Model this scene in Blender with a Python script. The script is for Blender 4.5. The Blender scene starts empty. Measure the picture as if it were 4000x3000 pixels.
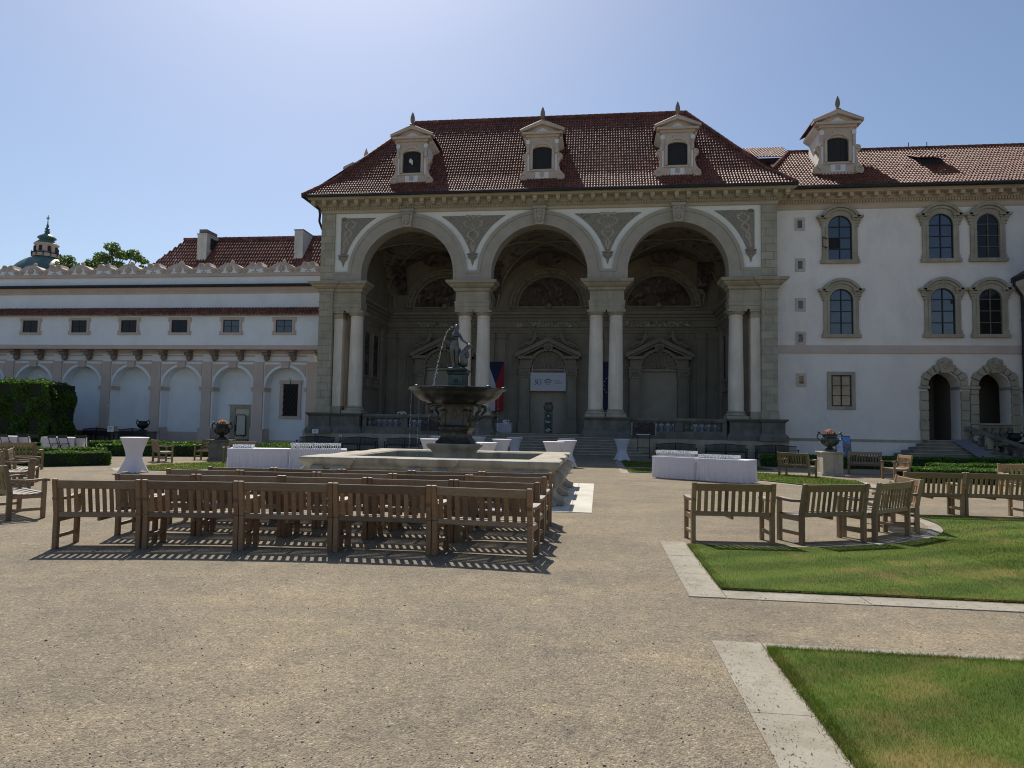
import bpy, bmesh, math, random
import numpy as np
from mathutils import Vector, Matrix
random.seed(7)
rng = np.random.default_rng(11)
scene = bpy.context.scene
COL = scene.collection
rad = math.radians
pi = math.pi

# ---------------------------------------------------------------- camera
FPX, CAMH = 2700.0, 1.65
yaw, pitch, roll = rad(7.2), math.atan(165 / FPX), rad(0.97)
fh = Vector((-math.sin(yaw), math.cos(yaw), 0))
fw = fh * math.cos(pitch) + Vector((0, 0, 1)) * math.sin(pitch)
r0 = Vector((math.cos(yaw), math.sin(yaw), 0))
u0 = r0.cross(fw)
Rv = r0 * math.cos(roll) + u0 * math.sin(roll)
Uv = -r0 * math.sin(roll) + u0 * math.cos(roll)
cam_data = bpy.data.cameras.new("camera")
cam = bpy.data.objects.new("camera", cam_data)
COL.objects.link(cam)
cam.matrix_world = Matrix((
    (Rv.x, Uv.x, -fw.x, 0), (Rv.y, Uv.y, -fw.y, 0), (Rv.z, Uv.z, -fw.z, CAMH), (0, 0, 0, 1)))
cam_data.sensor_width = 36
cam_data.lens = FPX / 4000 * 36
cam_data.clip_end = 3000
cam_data.clip_start = 0.05
scene.camera = cam

# ---------------------------------------------------------------- sky, sun, exposure
SUN_ELEV, SUN_AZ = rad(52.3), rad(-24.5)          # azimuth from +Y, negative = towards -X
world = bpy.data.worlds.new("World")
scene.world = world
world.use_nodes = True
nt = world.node_tree
nt.nodes.clear()
sky = nt.nodes.new("ShaderNodeTexSky")
sky.sky_type = 'NISHITA'
sky.sun_disc = False
sky.sun_elevation = SUN_ELEV
sky.sun_rotation = SUN_AZ
sky.altitude = 200
sky.air_density = 1.0
sky.dust_density = 1.35
sky.ozone_density = 3.2
bg = nt.nodes.new("ShaderNodeBackground")
bg.inputs[1].default_value = 0.113
out = nt.nodes.new("ShaderNodeOutputWorld")
nt.links.new(sky.outputs[0], bg.inputs[0])
nt.links.new(bg.outputs[0], out.inputs[0])

sun_dir = Vector((math.sin(SUN_AZ) * math.cos(SUN_ELEV), math.cos(SUN_AZ) * math.cos(SUN_ELEV), math.sin(SUN_ELEV)))
sd = bpy.data.lights.new("sun", 'SUN')
sd.energy = 5.0
sd.angle = rad(0.55)
sd.color = (1.0, 0.94, 0.84)
sun = bpy.data.objects.new("sun", sd)
sun.rotation_euler = sun_dir.to_track_quat('Z', 'Y').to_euler()
sun.location = (0, 0, 60)
COL.objects.link(sun)
scene.view_settings.view_transform = 'Standard'
scene.view_settings.look = 'None'
scene.view_settings.exposure = 0.0
scene.view_settings.gamma = 1.0
scene.render.filter_size = 1.1
scene.cycles.filter_width = 1.1

# ---------------------------------------------------------------- helpers
class MB:
    """collects geometry, then builds it as ONE mesh object"""
    def __init__(s):
        s.v, s.f, s.m = [], [], []
        s.cur = 0; s.cuts = []
    def add(s, verts, faces):
        n = len(s.v)
        s.v.extend(tuple(p) for p in verts)
        for f in faces:
            s.f.append(tuple(i + n for i in f)); s.m.append(s.cur)
        return s
    def box(s, x0, x1, y0, y1, z0, z1, taper=0.0):
        t = taper
        return s.add([(x0, y0, z0), (x1, y0, z0), (x1, y1, z0), (x0, y1, z0),
                      (x0 + t, y0 + t, z1), (x1 - t, y0 + t, z1), (x1 - t, y1 - t, z1), (x0 + t, y1 - t, z1)],
                     [(3, 2, 1, 0), (4, 5, 6, 7), (0, 1, 5, 4), (1, 2, 6, 5), (2, 3, 7, 6), (3, 0, 4, 7)])
    def hexa(s, b, t):
        return s.add(list(b) + list(t), [(3, 2, 1, 0), (4, 5, 6, 7), (0, 1, 5, 4), (1, 2, 6, 5), (2, 3, 7, 6), (3, 0, 4, 7)])
    def beam(s, p, q, w, h, up=(0, 0, 1)):
        p, q = Vector(p), Vector(q); d = (q - p).normalized()
        u = Vector(up)
        a = d.cross(u)
        if a.length < 1e-4: a = d.cross(Vector((1, 0, 0)))
        a.normalize(); b = a.cross(d).normalized()
        a *= w / 2; b *= h / 2
        return s.hexa([p - a - b, p + a - b, p + a + b, p - a + b], [q - a - b, q + a - b, q + a + b, q - a + b])
    def prism(s, pts, y0, y1):
        """polygon in XZ extruded from y0 to y1"""
        n = len(pts)
        v = [(x, y0, z) for x, z in pts] + [(x, y1, z) for x, z in pts]
        f = [tuple(range(n)), tuple(range(2 * n - 1, n - 1, -1))]
        f += [(i, i + n, (i + 1) % n + n, (i + 1) % n) for i in range(n)]
        return s.add(v, f)
    def slab(s, pts, z0, z1):
        n = len(pts)
        v = [(x, y, z0) for x, y in pts] + [(x, y, z1) for x, y in pts]
        f = [tuple(range(n - 1, -1, -1)), tuple(range(n, 2 * n))]
        f += [(i, (i + 1) % n, (i + 1) % n + n, i + n) for i in range(n)]
        return s.add(v, f)
    def ring(s, cx, cz, r0, r1, y0, y1, a0=0, a1=pi, n=28):
        v, f = [], []
        for i in range(n + 1):
            a = a0 + (a1 - a0) * i / n
            c, q = math.cos(a), math.sin(a)
            v += [(cx + r0 * c, y0, cz + r0 * q), (cx + r1 * c, y0, cz + r1 * q), (cx + r1 * c, y1, cz + r1 * q), (cx + r0 * c, y1, cz + r0 * q)]
        for i in range(n):
            k = i * 4
            for j in range(4):
                f.append((k + j, k + (j + 1) % 4, k + 4 + (j + 1) % 4, k + 4 + j))
        f += [(0, 3, 2, 1), (4 * n, 4 * n + 1, 4 * n + 2, 4 * n + 3)]
        return s.add(v, f)
    def lathe(s, c, prof, n=20, cap=True, mod=None, sx=1, sy=1):
        v, f = [], []
        for r, z in prof:
            for i in range(n):
                a = 2 * pi * i / n
                k = mod(a, z) if mod else 1
                v.append((c[0] + r * k * math.cos(a) * sx, c[1] + r * k * math.sin(a) * sy, c[2] + z))
        m = len(prof)
        for j in range(m - 1):
            for i in range(n):
                f.append((j * n + i, j * n + (i + 1) % n, (j + 1) * n + (i + 1) % n, (j + 1) * n + i))
        if cap:
            if prof[0][0] > 1e-5: f.append(tuple(range(n - 1, -1, -1)))
            if prof[-1][0] > 1e-5: f.append(tuple(range((m - 1) * n, m * n)))
        return s.add(v, f)
    def tube(s, pts, r, n=8, rs=None):
        pts = [Vector(p) for p in pts]; v, f = [], []
        prev = None
        for i, p in enumerate(pts):
            d = (pts[min(i + 1, len(pts) - 1)] - pts[max(i - 1, 0)]).normalized()
            a = d.cross(Vector((0, 0, 1))) if prev is None else prev - d * prev.dot(d)
            if a.length < 1e-4: a = d.cross(Vector((1, 0, 0)))
            a.normalize(); prev = a; b = d.cross(a)
            rr = rs[i] if rs else r
            for j in range(n):
                t = 2 * pi * j / n
                v.append(p + (a * math.cos(t) + b * math.sin(t)) * rr)
        for i in range(len(pts) - 1):
            for j in range(n):
                f.append((i * n + j, i * n + (j + 1) % n, (i + 1) * n + (j + 1) % n, (i + 1) * n + j))
        f += [tuple(range(n - 1, -1, -1)), tuple(range((len(pts) - 1) * n, len(pts) * n))]
        return s.add(v, f)
    def ball(s, c, r, n=10, m=6, sx=1, sy=1, sz=1):
        prof = [(r * math.sin(pi * i / m), -r * math.cos(pi * i / m) * sz) for i in range(m + 1)]
        return s.lathe(c, prof, n, False, None, sx, sy)
    def moulding(s, path, prof, closed=False):
        """sweep profile [(out, z)] along a horizontal path [(x, y)]; out is to the right of travel"""
        n = len(path); v, f = [], []
        P = [Vector((a, b)) for a, b in path]
        offs = []
        for i in range(n):
            ns = []
            if closed or i > 0: d = (P[i] - P[i - 1]).normalized(); ns.append(Vector((d.y, -d.x)))
            if closed or i < n - 1: d = (P[(i + 1) % n] - P[i]).normalized(); ns.append(Vector((d.y, -d.x)))
            if len(ns) == 1: offs.append(ns[0])
            else:
                b = (ns[0] + ns[1]); b /= max(b.dot(ns[0]), 0.2); offs.append(b)
        m = len(prof)
        for i in range(n):
            for o, z in prof:
                q = P[i] + offs[i] * o; v.append((q.x, q.y, z))
        for i in range(n if closed else n - 1):
            k = (i + 1) % n
            for j in range(m - 1):
                f.append((i * m + j, k * m + j, k * m + j + 1, i * m + j + 1))
        if not closed:
            f.append(tuple(range(m))); f.append(tuple(range((n - 1) * m + m - 1, (n - 1) * m - 1, -1)))
        return s.add(v, f)
    def cut(s):
        """what follows becomes a piece of its own in build_each"""
        s.cuts.append((len(s.v), len(s.f))); return s
    def build_each(s, name, mats, parent=None, **kw):
        ends = s.cuts + [(len(s.v), len(s.f))]; a = (0, 0); res = []
        for e in ends:
            if e[1] > a[1]:
                q = MB(); q.v = s.v[a[0]:e[0]]; q.f = [tuple(i - a[0] for i in f) for f in s.f[a[1]:e[1]]]; q.m = s.m[a[1]:e[1]]
                res.append(q.build(name, mats, parent, **kw))
            a = e
        return res
    def build(s, name, mats, parent=None, bevel=0, smooth=None, loc=None, seg=1):
        me = bpy.data.meshes.new(name)
        me.from_pydata([tuple(p) for p in s.v], [], s.f)
        if not isinstance(mats, (list, tuple)): mats = [mats]
        for m in mats: me.materials.append(m)
        if len(mats) > 1: me.polygons.foreach_set('material_index', s.m)
        bm = bmesh.new(); bm.from_mesh(me)
        bmesh.ops.recalc_face_normals(bm, faces=bm.faces)
        if bevel:
            bmesh.ops.bevel(bm, geom=[e for e in bm.edges if len(e.link_faces) == 2 and e.calc_face_angle(0) > 0.6], offset=bevel, segments=seg, affect='EDGES', clamp_overlap=True)
        bm.to_mesh(me); bm.free()
        if smooth:
            me.polygons.foreach_set('use_smooth', [True] * len(me.polygons))
            me.set_sharp_from_angle(angle=rad(smooth))
        me.update()
        o = bpy.data.objects.new(name, me)
        COL.objects.link(o)
        if parent is not None: o.parent = parent
        if loc: o.location = loc
        return o

def thing(name, label, cat, loc=(0, 0, 0), rotz=0, group=None):
    o = bpy.data.objects.new(name, None); COL.objects.link(o)
    o.empty_display_size = 0.2
    o.location = loc; o.rotation_euler = (0, 0, rotz)
    o['label'] = label; o['category'] = cat
    if group: o['group'] = group
    return o
def tag(o, label, cat, group=None):
    o['label'] = label; o['category'] = cat
    if group: o['group'] = group
    return o
def structure(o):
    o['kind'] = 'structure'; return o
def dup(root, loc, rotz, label=None, group=None):
    r = root.copy(); COL.objects.link(r); r.location = loc; r.rotation_euler = (0, 0, rotz)
    if label: r['label'] = label
    if group: r['group'] = group
    for ch in list(root.children):
        c = ch.copy(); COL.objects.link(c); c.parent = r
        for g in list(ch.children):
            d = g.copy(); COL.objects.link(d); d.parent = c
    return r
def raw_mesh(name, V, Fc, mat, parent=None, smooth=False):
    """V (n,3) array, Fc (m,k) int array"""
    me = bpy.data.meshes.new(name)
    n, k = Fc.shape
    me.vertices.add(len(V)); me.vertices.foreach_set('co', np.asarray(V, np.float32).ravel())
    me.loops.add(n * k); me.loops.foreach_set('vertex_index', Fc.astype(np.int32).ravel())
    me.polygons.add(n); me.polygons.foreach_set('loop_start', np.arange(0, n * k, k, dtype=np.int32))
    me.polygons.foreach_set('loop_total', np.full(n, k, np.int32))
    if smooth: me.polygons.foreach_set('use_smooth', np.ones(n, bool))
    me.update(calc_edges=True)
    me.materials.append(mat)
    o = bpy.data.objects.new(name, me); COL.objects.link(o)
    if parent is not None: o.parent = parent
    return o
def leaf_quads(P, N, size, spread=0.8, aspect=0.55):
    """one leaf-shaped quad per point, facing roughly along N"""
    n = len(P)
    d = N + rng.normal(0, spread, (n, 3)); d /= np.linalg.norm(d, axis=1)[:, None] + 1e-9
    t = rng.normal(0, 1, (n, 3)); t -= d * (t * d).sum(1)[:, None]; t /= np.linalg.norm(t, axis=1)[:, None] + 1e-9
    b = np.cross(d, t)
    s = size * rng.uniform(0.6, 1.3, n)[:, None]
    V = np.stack([P - t * s, P + b * s * aspect, P + t * s, P - b * s * aspect], 1).reshape(-1, 3)
    return V, np.arange(4 * n).reshape(-1, 4)

# ---------------------------------------------------------------- materials
def new_mat(name):
    m = bpy.data.materials.new(name); m.use_nodes = True
    n = m.node_tree.nodes; l = m.node_tree.links
    return m, n, l, n['Principled BSDF']
def ramp(n, stops):
    r = n.new('ShaderNodeValToRGB'); e = r.color_ramp.elements
    while len(e) < len(stops): e.new(0.5)
    for i, (p, c) in enumerate(stops):
        e[i].position = p; e[i].color = (*c, 1) if len(c) == 3 else c
    return r
def coords(n, l, scale=(1, 1, 1), world=False):
    if world:
        g = n.new('ShaderNodeNewGeometry'); src = g.outputs['Position']
    else:
        g = n.new('ShaderNodeTexCoord'); src = g.outputs['Object']
    mp = n.new('ShaderNodeMapping'); mp.inputs['Scale'].default_value = scale
    l.new(src, mp.inputs['Vector'])
    return mp.outputs[0]
def noise(n, l, vec, scale, detail=4, rough=0.55):
    t = n.new('ShaderNodeTexNoise'); t.inputs['Scale'].default_value = scale
    t.inputs['Detail'].default_value = detail; t.inputs['Roughness'].default_value = rough
    l.new(vec, t.inputs['Vector'])
    return t.outputs['Fac']
def mixc(n, l, fac, a, b, mode='MIX'):
    m = n.new('ShaderNodeMix'); m.data_type = 'RGBA'; m.blend_type = mode
    for sock, val in ((m.inputs[0], fac), (m.inputs[6], a), (m.inputs[7], b)):
        if hasattr(val, 'links') or hasattr(val, 'is_output'): l.new(val, sock)
        elif isinstance(val, (int, float)): sock.default_value = val
        else: sock.default_value = (*val, 1)
    return m.outputs[2]
def bump(n, l, p, h, strength=0.3, dist=0.02):
    b = n.new('ShaderNodeBump'); b.inputs['Strength'].default_value = strength; b.inputs['Distance'].default_value = dist
    l.new(h, b.inputs['Height']); l.new(b.outputs[0], p.inputs['Normal'])
def mat_stone(name, c1, c2, scale=1.2, rough=0.85, bmp=0.25, streak=0.0, dirt=None, sscale=(2.2, 2.2, 0.3)):
    m, n, l, p = new_mat(name)
    v = coords(n, l)
    f = noise(n, l, v, scale, 6, 0.65)
    r = ramp(n, [(0.3, c1), (0.7, c2)]); l.new(f, r.inputs[0])
    col = r.outputs[0]
    if streak:
        sv = coords(n, l, sscale)
        g = noise(n, l, sv, 1.2, 5, 0.7)
        rr = ramp(n, [(0.45, (0, 0, 0)), (0.75, (streak,) * 3)]); l.new(g, rr.inputs[0])
        col = mixc(n, l, rr.outputs[0], col, dirt or tuple(x * 0.35 for x in c1))
    l.new(col, p.inputs['Base Color'])
    p.inputs['Roughness'].default_value = rough
    h = noise(n, l, v, scale * 14, 5, 0.7)
    bump(n, l, p, h, bmp, 0.03)
    return m
def mat_plain(name, c, rough=0.6, metal=0, var=0.0, scale=6, bmp=0):
    m, n, l, p = new_mat(name)
    if var:
        v = coords(n, l); f = noise(n, l, v, scale, 4)
        r = ramp(n, [(0.3, tuple(x * (1 - var) for x in c)), (0.7, tuple(min(1, x * (1 + var)) for x in c))])
        l.new(f, r.inputs[0]); l.new(r.outputs[0], p.inputs['Base Color'])
        if bmp: bump(n, l, p, noise(n, l, v, scale * 8, 4), bmp, 0.01)
    else:
        p.inputs['Base Color'].default_value = (*c, 1)
    p.inputs['Roughness'].default_value = rough; p.inputs['Metallic'].default_value = metal
    return m
def mat_blocks(name, c1, c2, mortar, bw, bh, axis='XZ', msize=0.012):
    m, n, l, p = new_mat(name)
    tc = n.new('ShaderNodeTexCoord'); sp = n.new('ShaderNodeSeparateXYZ'); cb = n.new('ShaderNodeCombineXYZ')
    l.new(tc.outputs['Object'], sp.inputs[0]); l.new(sp.outputs[0], cb.inputs[0]); l.new(sp.outputs[2], cb.inputs[1])
    br = n.new('ShaderNodeTexBrick'); l.new(cb.outputs[0], br.inputs['Vector'])
    br.inputs['Scale'].default_value = 1; br.inputs['Brick Width'].default_value = bw; br.inputs['Row Height'].default_value = bh
    br.inputs['Mortar Size'].default_value = msize; br.inputs['Mortar Smooth'].default_value = 0.2
    br.inputs['Color1'].default_value = (*c1, 1); br.inputs['Color2'].default_value = (*c2, 1); br.inputs['Mortar'].default_value = (*mortar, 1)
    v = coords(n, l); f = noise(n, l, v, 1.4, 6, 0.65)
    r = ramp(n, [(0.3, (0.78, 0.78, 0.78)), (0.7, (1.1, 1.1, 1.1))]); l.new(f, r.inputs[0])
    l.new(mixc(n, l, 1.0, br.outputs['Color'], r.outputs[0], 'MULTIPLY'), p.inputs['Base Color'])
    p.inputs['Roughness'].default_value = 0.85
    mt = n.new('ShaderNodeMath'); mt.operation = 'SUBTRACT'; l.new(noise(n, l, v, 18, 5), mt.inputs[0]); l.new(br.outputs['Fac'], mt.inputs[1])
    bump(n, l, p, mt.outputs[0], 0.5, 0.03)
    return m
def mat_leaf(name, c1, c2, scale=1.5, trans=0.35):
    m, n, l, p = new_mat(name)
    v = coords(n, l, world=True)
    f = noise(n, l, v, scale, 5, 0.7)
    r = ramp(n, [(0.32, c1), (0.68, c2)]); l.new(f, r.inputs[0])
    l.new(r.outputs[0], p.inputs['Base Color'])
    p.inputs['Roughness'].default_value = 0.5
    p.inputs['Specular IOR Level'].default_value = 0.3
    t = n.new('ShaderNodeBsdfTranslucent'); l.new(mixc(n, l, 1.0, r.outputs[0], (1.2, 1.35, 0.5), 'MULTIPLY'), t.inputs[0])
    mx = n.new('ShaderNodeMixShader'); mx.inputs[0].default_value = trans
    l.new(p.outputs[0], mx.inputs[1]); l.new(t.outputs[0], mx.inputs[2]); l.new(mx.outputs[0], n['Material Output'].inputs[0])
    return m
def mat_wood(name, c1, c2, grey, seed_var=True):
    m, n, l, p = new_mat(name)
    v = coords(n, l, (1, 1, 1))
    sv = coords(n, l, (2.5, 9, 9))
    g1 = noise(n, l, sv, 4, 6, 0.7)
    r = ramp(n, [(0.3, c1), (0.7, c2)]); l.new(g1, r.inputs[0])
    oi = n.new('ShaderNodeObjectInfo')
    ad = n.new('ShaderNodeVectorMath'); ad.operation = 'ADD'
    l.new(v, ad.inputs[0])
    cm = n.new('ShaderNodeCombineXYZ'); mu = n.new('ShaderNodeMath'); mu.operation = 'MULTIPLY'; mu.inputs[1].default_value = 37
    l.new(oi.outputs['Random'], mu.inputs[0]); l.new(mu.outputs[0], cm.inputs[0]); l.new(mu.outputs[0], cm.inputs[2])
    l.new(cm.outputs[0], ad.inputs[1])
    g2 = noise(n, l, ad.outputs[0], 3.0, 5, 0.7)
    rr = ramp(n, [(0.42, (0, 0, 0)), (0.72, (0.85, 0.85, 0.85))]); l.new(g2, rr.inputs[0])
    col = mixc(n, l, rr.outputs[0], r.outputs[0], grey)
    # every board a little different
    hs = n.new('ShaderNodeHueSaturation'); l.new(col, hs.inputs['Color'])
    mr = n.new('ShaderNodeMapRange'); mr.inputs[3].default_value = 0.62; mr.inputs[4].default_value = 1.3
    l.new(oi.outputs['Random'], mr.inputs[0]); l.new(mr.outputs[0], hs.inputs['Value'])
    gm = n.new('ShaderNodeNewGeometry')
    mr2 = n.new('ShaderNodeMapRange'); mr2.inputs[3].default_value = 0.6; mr2.inputs[4].default_value = 1.4
    l.new(gm.outputs['Random Per Island'], mr2.inputs[0])
    fin = n.new('ShaderNodeHueSaturation'); l.new(hs.outputs[0], fin.inputs['Color']); l.new(mr2.outputs[0], fin.inputs['Value'])
    # bleached silver plus painted-in sun gleam on the faces that look up
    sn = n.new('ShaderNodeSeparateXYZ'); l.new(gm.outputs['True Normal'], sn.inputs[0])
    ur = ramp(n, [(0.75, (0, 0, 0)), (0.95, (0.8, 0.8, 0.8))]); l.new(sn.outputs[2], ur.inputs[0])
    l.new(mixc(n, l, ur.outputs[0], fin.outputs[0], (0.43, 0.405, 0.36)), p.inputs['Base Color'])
    p.inputs['Roughness'].default_value = 0.45
    bump(n, l, p, g1, 0.25, 0.006)
    return m

M = {}
M['stone'] = mat_stone('loggia_stone', (0.315, 0.275, 0.20), (0.45, 0.40, 0.30), 0.9, streak=0.5, dirt=(0.17, 0.155, 0.12))
M['stone_grey'] = mat_stone('loggia_render', (0.35, 0.31, 0.245), (0.43, 0.39, 0.315), 1.5, bmp=0.35)
M['quoin'] = mat_blocks('quoin_blocks', (0.36, 0.325, 0.24), (0.44, 0.40, 0.30), (0.20, 0.18, 0.14), 0.9, 0.46)
M['column'] = mat_stone('column_stone', (0.64, 0.55, 0.44), (0.80, 0.71, 0.59), 0.8, streak=0.35, dirt=(0.3, 0.26, 0.2))
M['plaster'] = mat_stone('white_plaster', (0.72, 0.705, 0.63), (0.82, 0.805, 0.73), 0.5, bmp=0.1)
M['plaster_left'] = mat_stone('pale_plaster', (0.76, 0.79, 0.80), (0.83, 0.85, 0.855), 0.4, bmp=0.08, streak=0.42, dirt=(0.55, 0.56, 0.56), sscale=(0.5, 0.5, 0.35))
M['plaster_right'] = mat_stone('stained_plaster', (0.76, 0.70, 0.63), (0.85, 0.795, 0.725), 0.35, bmp=0.12, streak=0.5, dirt=(0.54, 0.51, 0.47), sscale=(0.55, 0.55, 0.30))
M['trim'] = mat_stone('pink_trim', (0.50, 0.40, 0.335), (0.60, 0.49, 0.415), 0.8, bmp=0.15)
M['dormer'] = mat_stone('dormer_plaster', (0.48, 0.385, 0.305), (0.60, 0.50, 0.41), 1.4, bmp=0.15)
M['cornice_tan'] = mat_stone('cornice_tan', (0.46, 0.37, 0.275), (0.56, 0.46, 0.35), 1.0, bmp=0.15)
M['cornice'] = mat_stone('cornice_stone', (0.39, 0.345, 0.25), (0.49, 0.44, 0.33), 1.0, bmp=0.2)
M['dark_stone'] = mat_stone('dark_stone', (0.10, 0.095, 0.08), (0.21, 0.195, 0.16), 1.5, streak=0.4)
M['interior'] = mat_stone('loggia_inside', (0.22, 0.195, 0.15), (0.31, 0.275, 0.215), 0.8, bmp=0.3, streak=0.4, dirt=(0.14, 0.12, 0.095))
M['slate'] = mat_plain('dark_gutter', (0.025, 0.027, 0.03), 0.5, 0.4, 0.2)
M['dark'] = mat_plain('dark_opening', (0.012, 0.012, 0.013), 0.8)
M['shutter'] = mat_plain('dark_shutter', (0.018, 0.017, 0.016), 0.7, 0, 0.3, 12)
M['white_cloth'] = mat_plain('white_cloth', (0.80, 0.79, 0.83), 0.75, 0, 0.03, 3)
M['iron'] = mat_plain('black_iron', (0.018, 0.02, 0.024), 0.45, 0.3, 0.2, 8)
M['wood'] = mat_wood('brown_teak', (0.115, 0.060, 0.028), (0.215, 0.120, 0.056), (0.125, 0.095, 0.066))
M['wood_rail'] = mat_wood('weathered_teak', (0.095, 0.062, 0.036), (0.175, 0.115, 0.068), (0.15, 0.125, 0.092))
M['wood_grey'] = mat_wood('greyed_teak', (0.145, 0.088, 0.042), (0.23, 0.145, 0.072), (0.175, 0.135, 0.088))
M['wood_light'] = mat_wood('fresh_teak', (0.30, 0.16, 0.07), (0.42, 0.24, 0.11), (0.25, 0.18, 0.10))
M['basin_stone'] = mat_stone('basin_stone', (0.34, 0.305, 0.235), (0.52, 0.475, 0.375), 2.2, streak=0.75, dirt=(0.15, 0.13, 0.095))
def mat_bronze(name, a, b, c):
    m, n, l, p = new_mat(name)
    v = coords(n, l)
    f = noise(n, l, v, 5, 6, 0.7)
    r = ramp(n, [(0.35, a), (0.55, b), (0.75, c)]); l.new(f, r.inputs[0])
    l.new(r.outputs[0], p.inputs['Base Color'])
    p.inputs['Metallic'].default_value = 0.55; p.inputs['Roughness'].default_value = 0.38
    bump(n, l, p, noise(n, l, v, 30, 4), 0.15, 0.01)
    return m
M['bronze'] = mat_bronze('dark_bronze', (0.022, 0.024, 0.021), (0.048, 0.05, 0.042), (0.09, 0.098, 0.085))
M['patina'] = mat_bronze('green_patina', (0.035, 0.045, 0.042), (0.07, 0.09, 0.082), (0.13, 0.165, 0.15))
M['pillar'] = mat_bronze('pillar_bronze', (0.035, 0.034, 0.028), (0.07, 0.068, 0.056), (0.12, 0.12, 0.10)); M['pillar'].node_tree.nodes['Principled BSDF'].inputs['Metallic'].default_value = 0.25
M['statue'] = mat_bronze('statue_bronze', (0.06, 0.063, 0.062), (0.12, 0.125, 0.122), (0.20, 0.21, 0.205))
M['corbel'] = mat_stone('corbel_stone', (0.17, 0.14, 0.11), (0.28, 0.235, 0.19), 2.0)
M['copper'] = mat_plain('copper_green', (0.07, 0.14, 0.125), 0.5, 0.1, 0.3, 0.4)
M['pale_paving'] = None
def mat_tile(name, c1, c2, c3, rough=0.6, spec=0.33):
    m, n, l, p = new_mat(name)
    g = n.new('ShaderNodeNewGeometry')
    r = ramp(n, [(0.0, c1), (0.5, c2), (1.0, c3)]); l.new(g.outputs['Random Per Island'], r.inputs[0])
    f = noise(n, l, coords(n, l), 0.5, 5, 0.7)
    rr = ramp(n, [(0.3, (0.6, 0.58, 0.56)), (0.7, (1.15, 1.1, 1.05))]); l.new(f, rr.inputs[0])
    l.new(mixc(n, l, 1.0, r.outputs[0], rr.outputs[0], 'MULTIPLY'), p.inputs['Base Color'])
    p.inputs['Roughness'].default_value = rough
    p.inputs['Specular IOR Level'].default_value = spec
    return m
M['tile'] = mat_tile('roof_tile', (0.12, 0.045, 0.034), (0.19, 0.072, 0.052), (0.27, 0.11, 0.08))
M['tile2'] = mat_tile('roof_tile_pale', (0.13, 0.042, 0.028), (0.19, 0.066, 0.042), (0.25, 0.10, 0.062), 0.62, 0.3)
def mat_glass(name, c=(0.012, 0.016, 0.024), rough=0.06):
    m, n, l, p = new_mat(name)
    p.inputs['Base Color'].default_value = (*c, 1); p.inputs['Roughness'].default_value = rough
    p.inputs['Specular IOR Level'].default_value = 0.8; p.inputs['IOR'].default_value = 1.6
    v = coords(n, l); bump(n, l, p, noise(n, l, v, 1.2, 2), 0.25, 0.05)
    return m
M['glass'] = mat_glass('window_glass')
M['glass_dark'] = mat_glass('window_glass_dark', (0.006, 0.006, 0.007), 0.15)
M['glass_dark'].node_tree.nodes['Principled BSDF'].inputs['Specular IOR Level'].default_value = 0.25
def mat_clear(name):
    m, n, l, p = new_mat(name)
    p.inputs['Base Color'].default_value = (0.97, 0.98, 1.0, 1); p.inputs['Roughness'].default_value = 0.02
    p.inputs['Transmission Weight'].default_value = 0.55; p.inputs['IOR'].default_value = 1.4
    return m
M['clear'] = mat_clear('sparkle_white_glass')  # partly opaque white, painting in the sparkle of backlit glasses
M['vase_glass'] = mat_clear('vase_glass'); M['vase_glass'].node_tree.nodes['Principled BSDF'].inputs['Transmission Weight'].default_value = 0.97; M['vase_glass'].node_tree.nodes['Principled BSDF'].inputs['IOR'].default_value = 1.1
M['water_drop'] = mat_plain('water_drops', (0.75, 0.8, 0.85), 0.1)
M['water_drop'].node_tree.nodes['Principled BSDF'].inputs['Transmission Weight'].default_value = 0.5
def mat_mural(name, cols, scale, bmp=0.1):
    m, n, l, p = new_mat(name)
    v = coords(n, l)
    t = n.new('ShaderNodeTexNoise'); t.inputs['Scale'].default_value = scale; t.inputs['Detail'].default_value = 6
    t.inputs['Roughness'].default_value = 0.65; t.inputs['Distortion'].default_value = 1.6; l.new(v, t.inputs['Vector'])
    r = ramp(n, cols); l.new(t.outputs['Fac'], r.inputs[0]); l.new(r.outputs[0], p.inputs['Base Color'])
    p.inputs['Roughness'].default_value = 0.85
    if bmp: bump(n, l, p, t.outputs['Fac'], bmp, 0.08)
    return m
M['mural'] = mat_mural('mural_paint', [(0.34, (0.02, 0.018, 0.02)), (0.46, (0.06, 0.045, 0.035)), (0.53, (0.13, 0.085, 0.06)), (0.58, (0.06, 0.06, 0.07)), (0.68, (0.34, 0.29, 0.22))], 1.5)
M['scroll'] = mat_mural('scroll_stucco', [(0.38, (0.19, 0.17, 0.135)), (0.46, (0.31, 0.275, 0.22)), (0.53, (0.23, 0.205, 0.165)), (0.6, (0.32, 0.285, 0.23))], 2.4, 0.9)
M['frieze'] = mat_mural('frieze_relief', [(0.38, (0.05, 0.045, 0.035)), (0.46, (0.42, 0.37, 0.29)), (0.53, (0.07, 0.06, 0.05)), (0.6, (0.55, 0.49, 0.39))], 3.1, 0.9)
M['vault'] = mat_mural('vault_stucco', [(0.36, (0.08, 0.065, 0.05)), (0.45, (0.24, 0.205, 0.155)), (0.58, (0.28, 0.245, 0.185)), (0.68, (0.10, 0.085, 0.07))], 1.1, 0.5)
M['hedge'] = mat_leaf('hedge_leaves', (0.035, 0.075, 0.012), (0.095, 0.17, 0.03), 1.2, 0.42)
M['box_hedge'] = mat_leaf('box_hedge_leaves', (0.035, 0.085, 0.012), (0.105, 0.19, 0.03), 3.0, 0.4)
M['tree'] = mat_leaf('tree_leaves', (0.06, 0.10, 0.025), (0.14, 0.20, 0.06), 0.5, 0.4)
M['core'] = mat_plain('dark_twigs', (0.012, 0.018, 0.007), 0.9)
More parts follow.
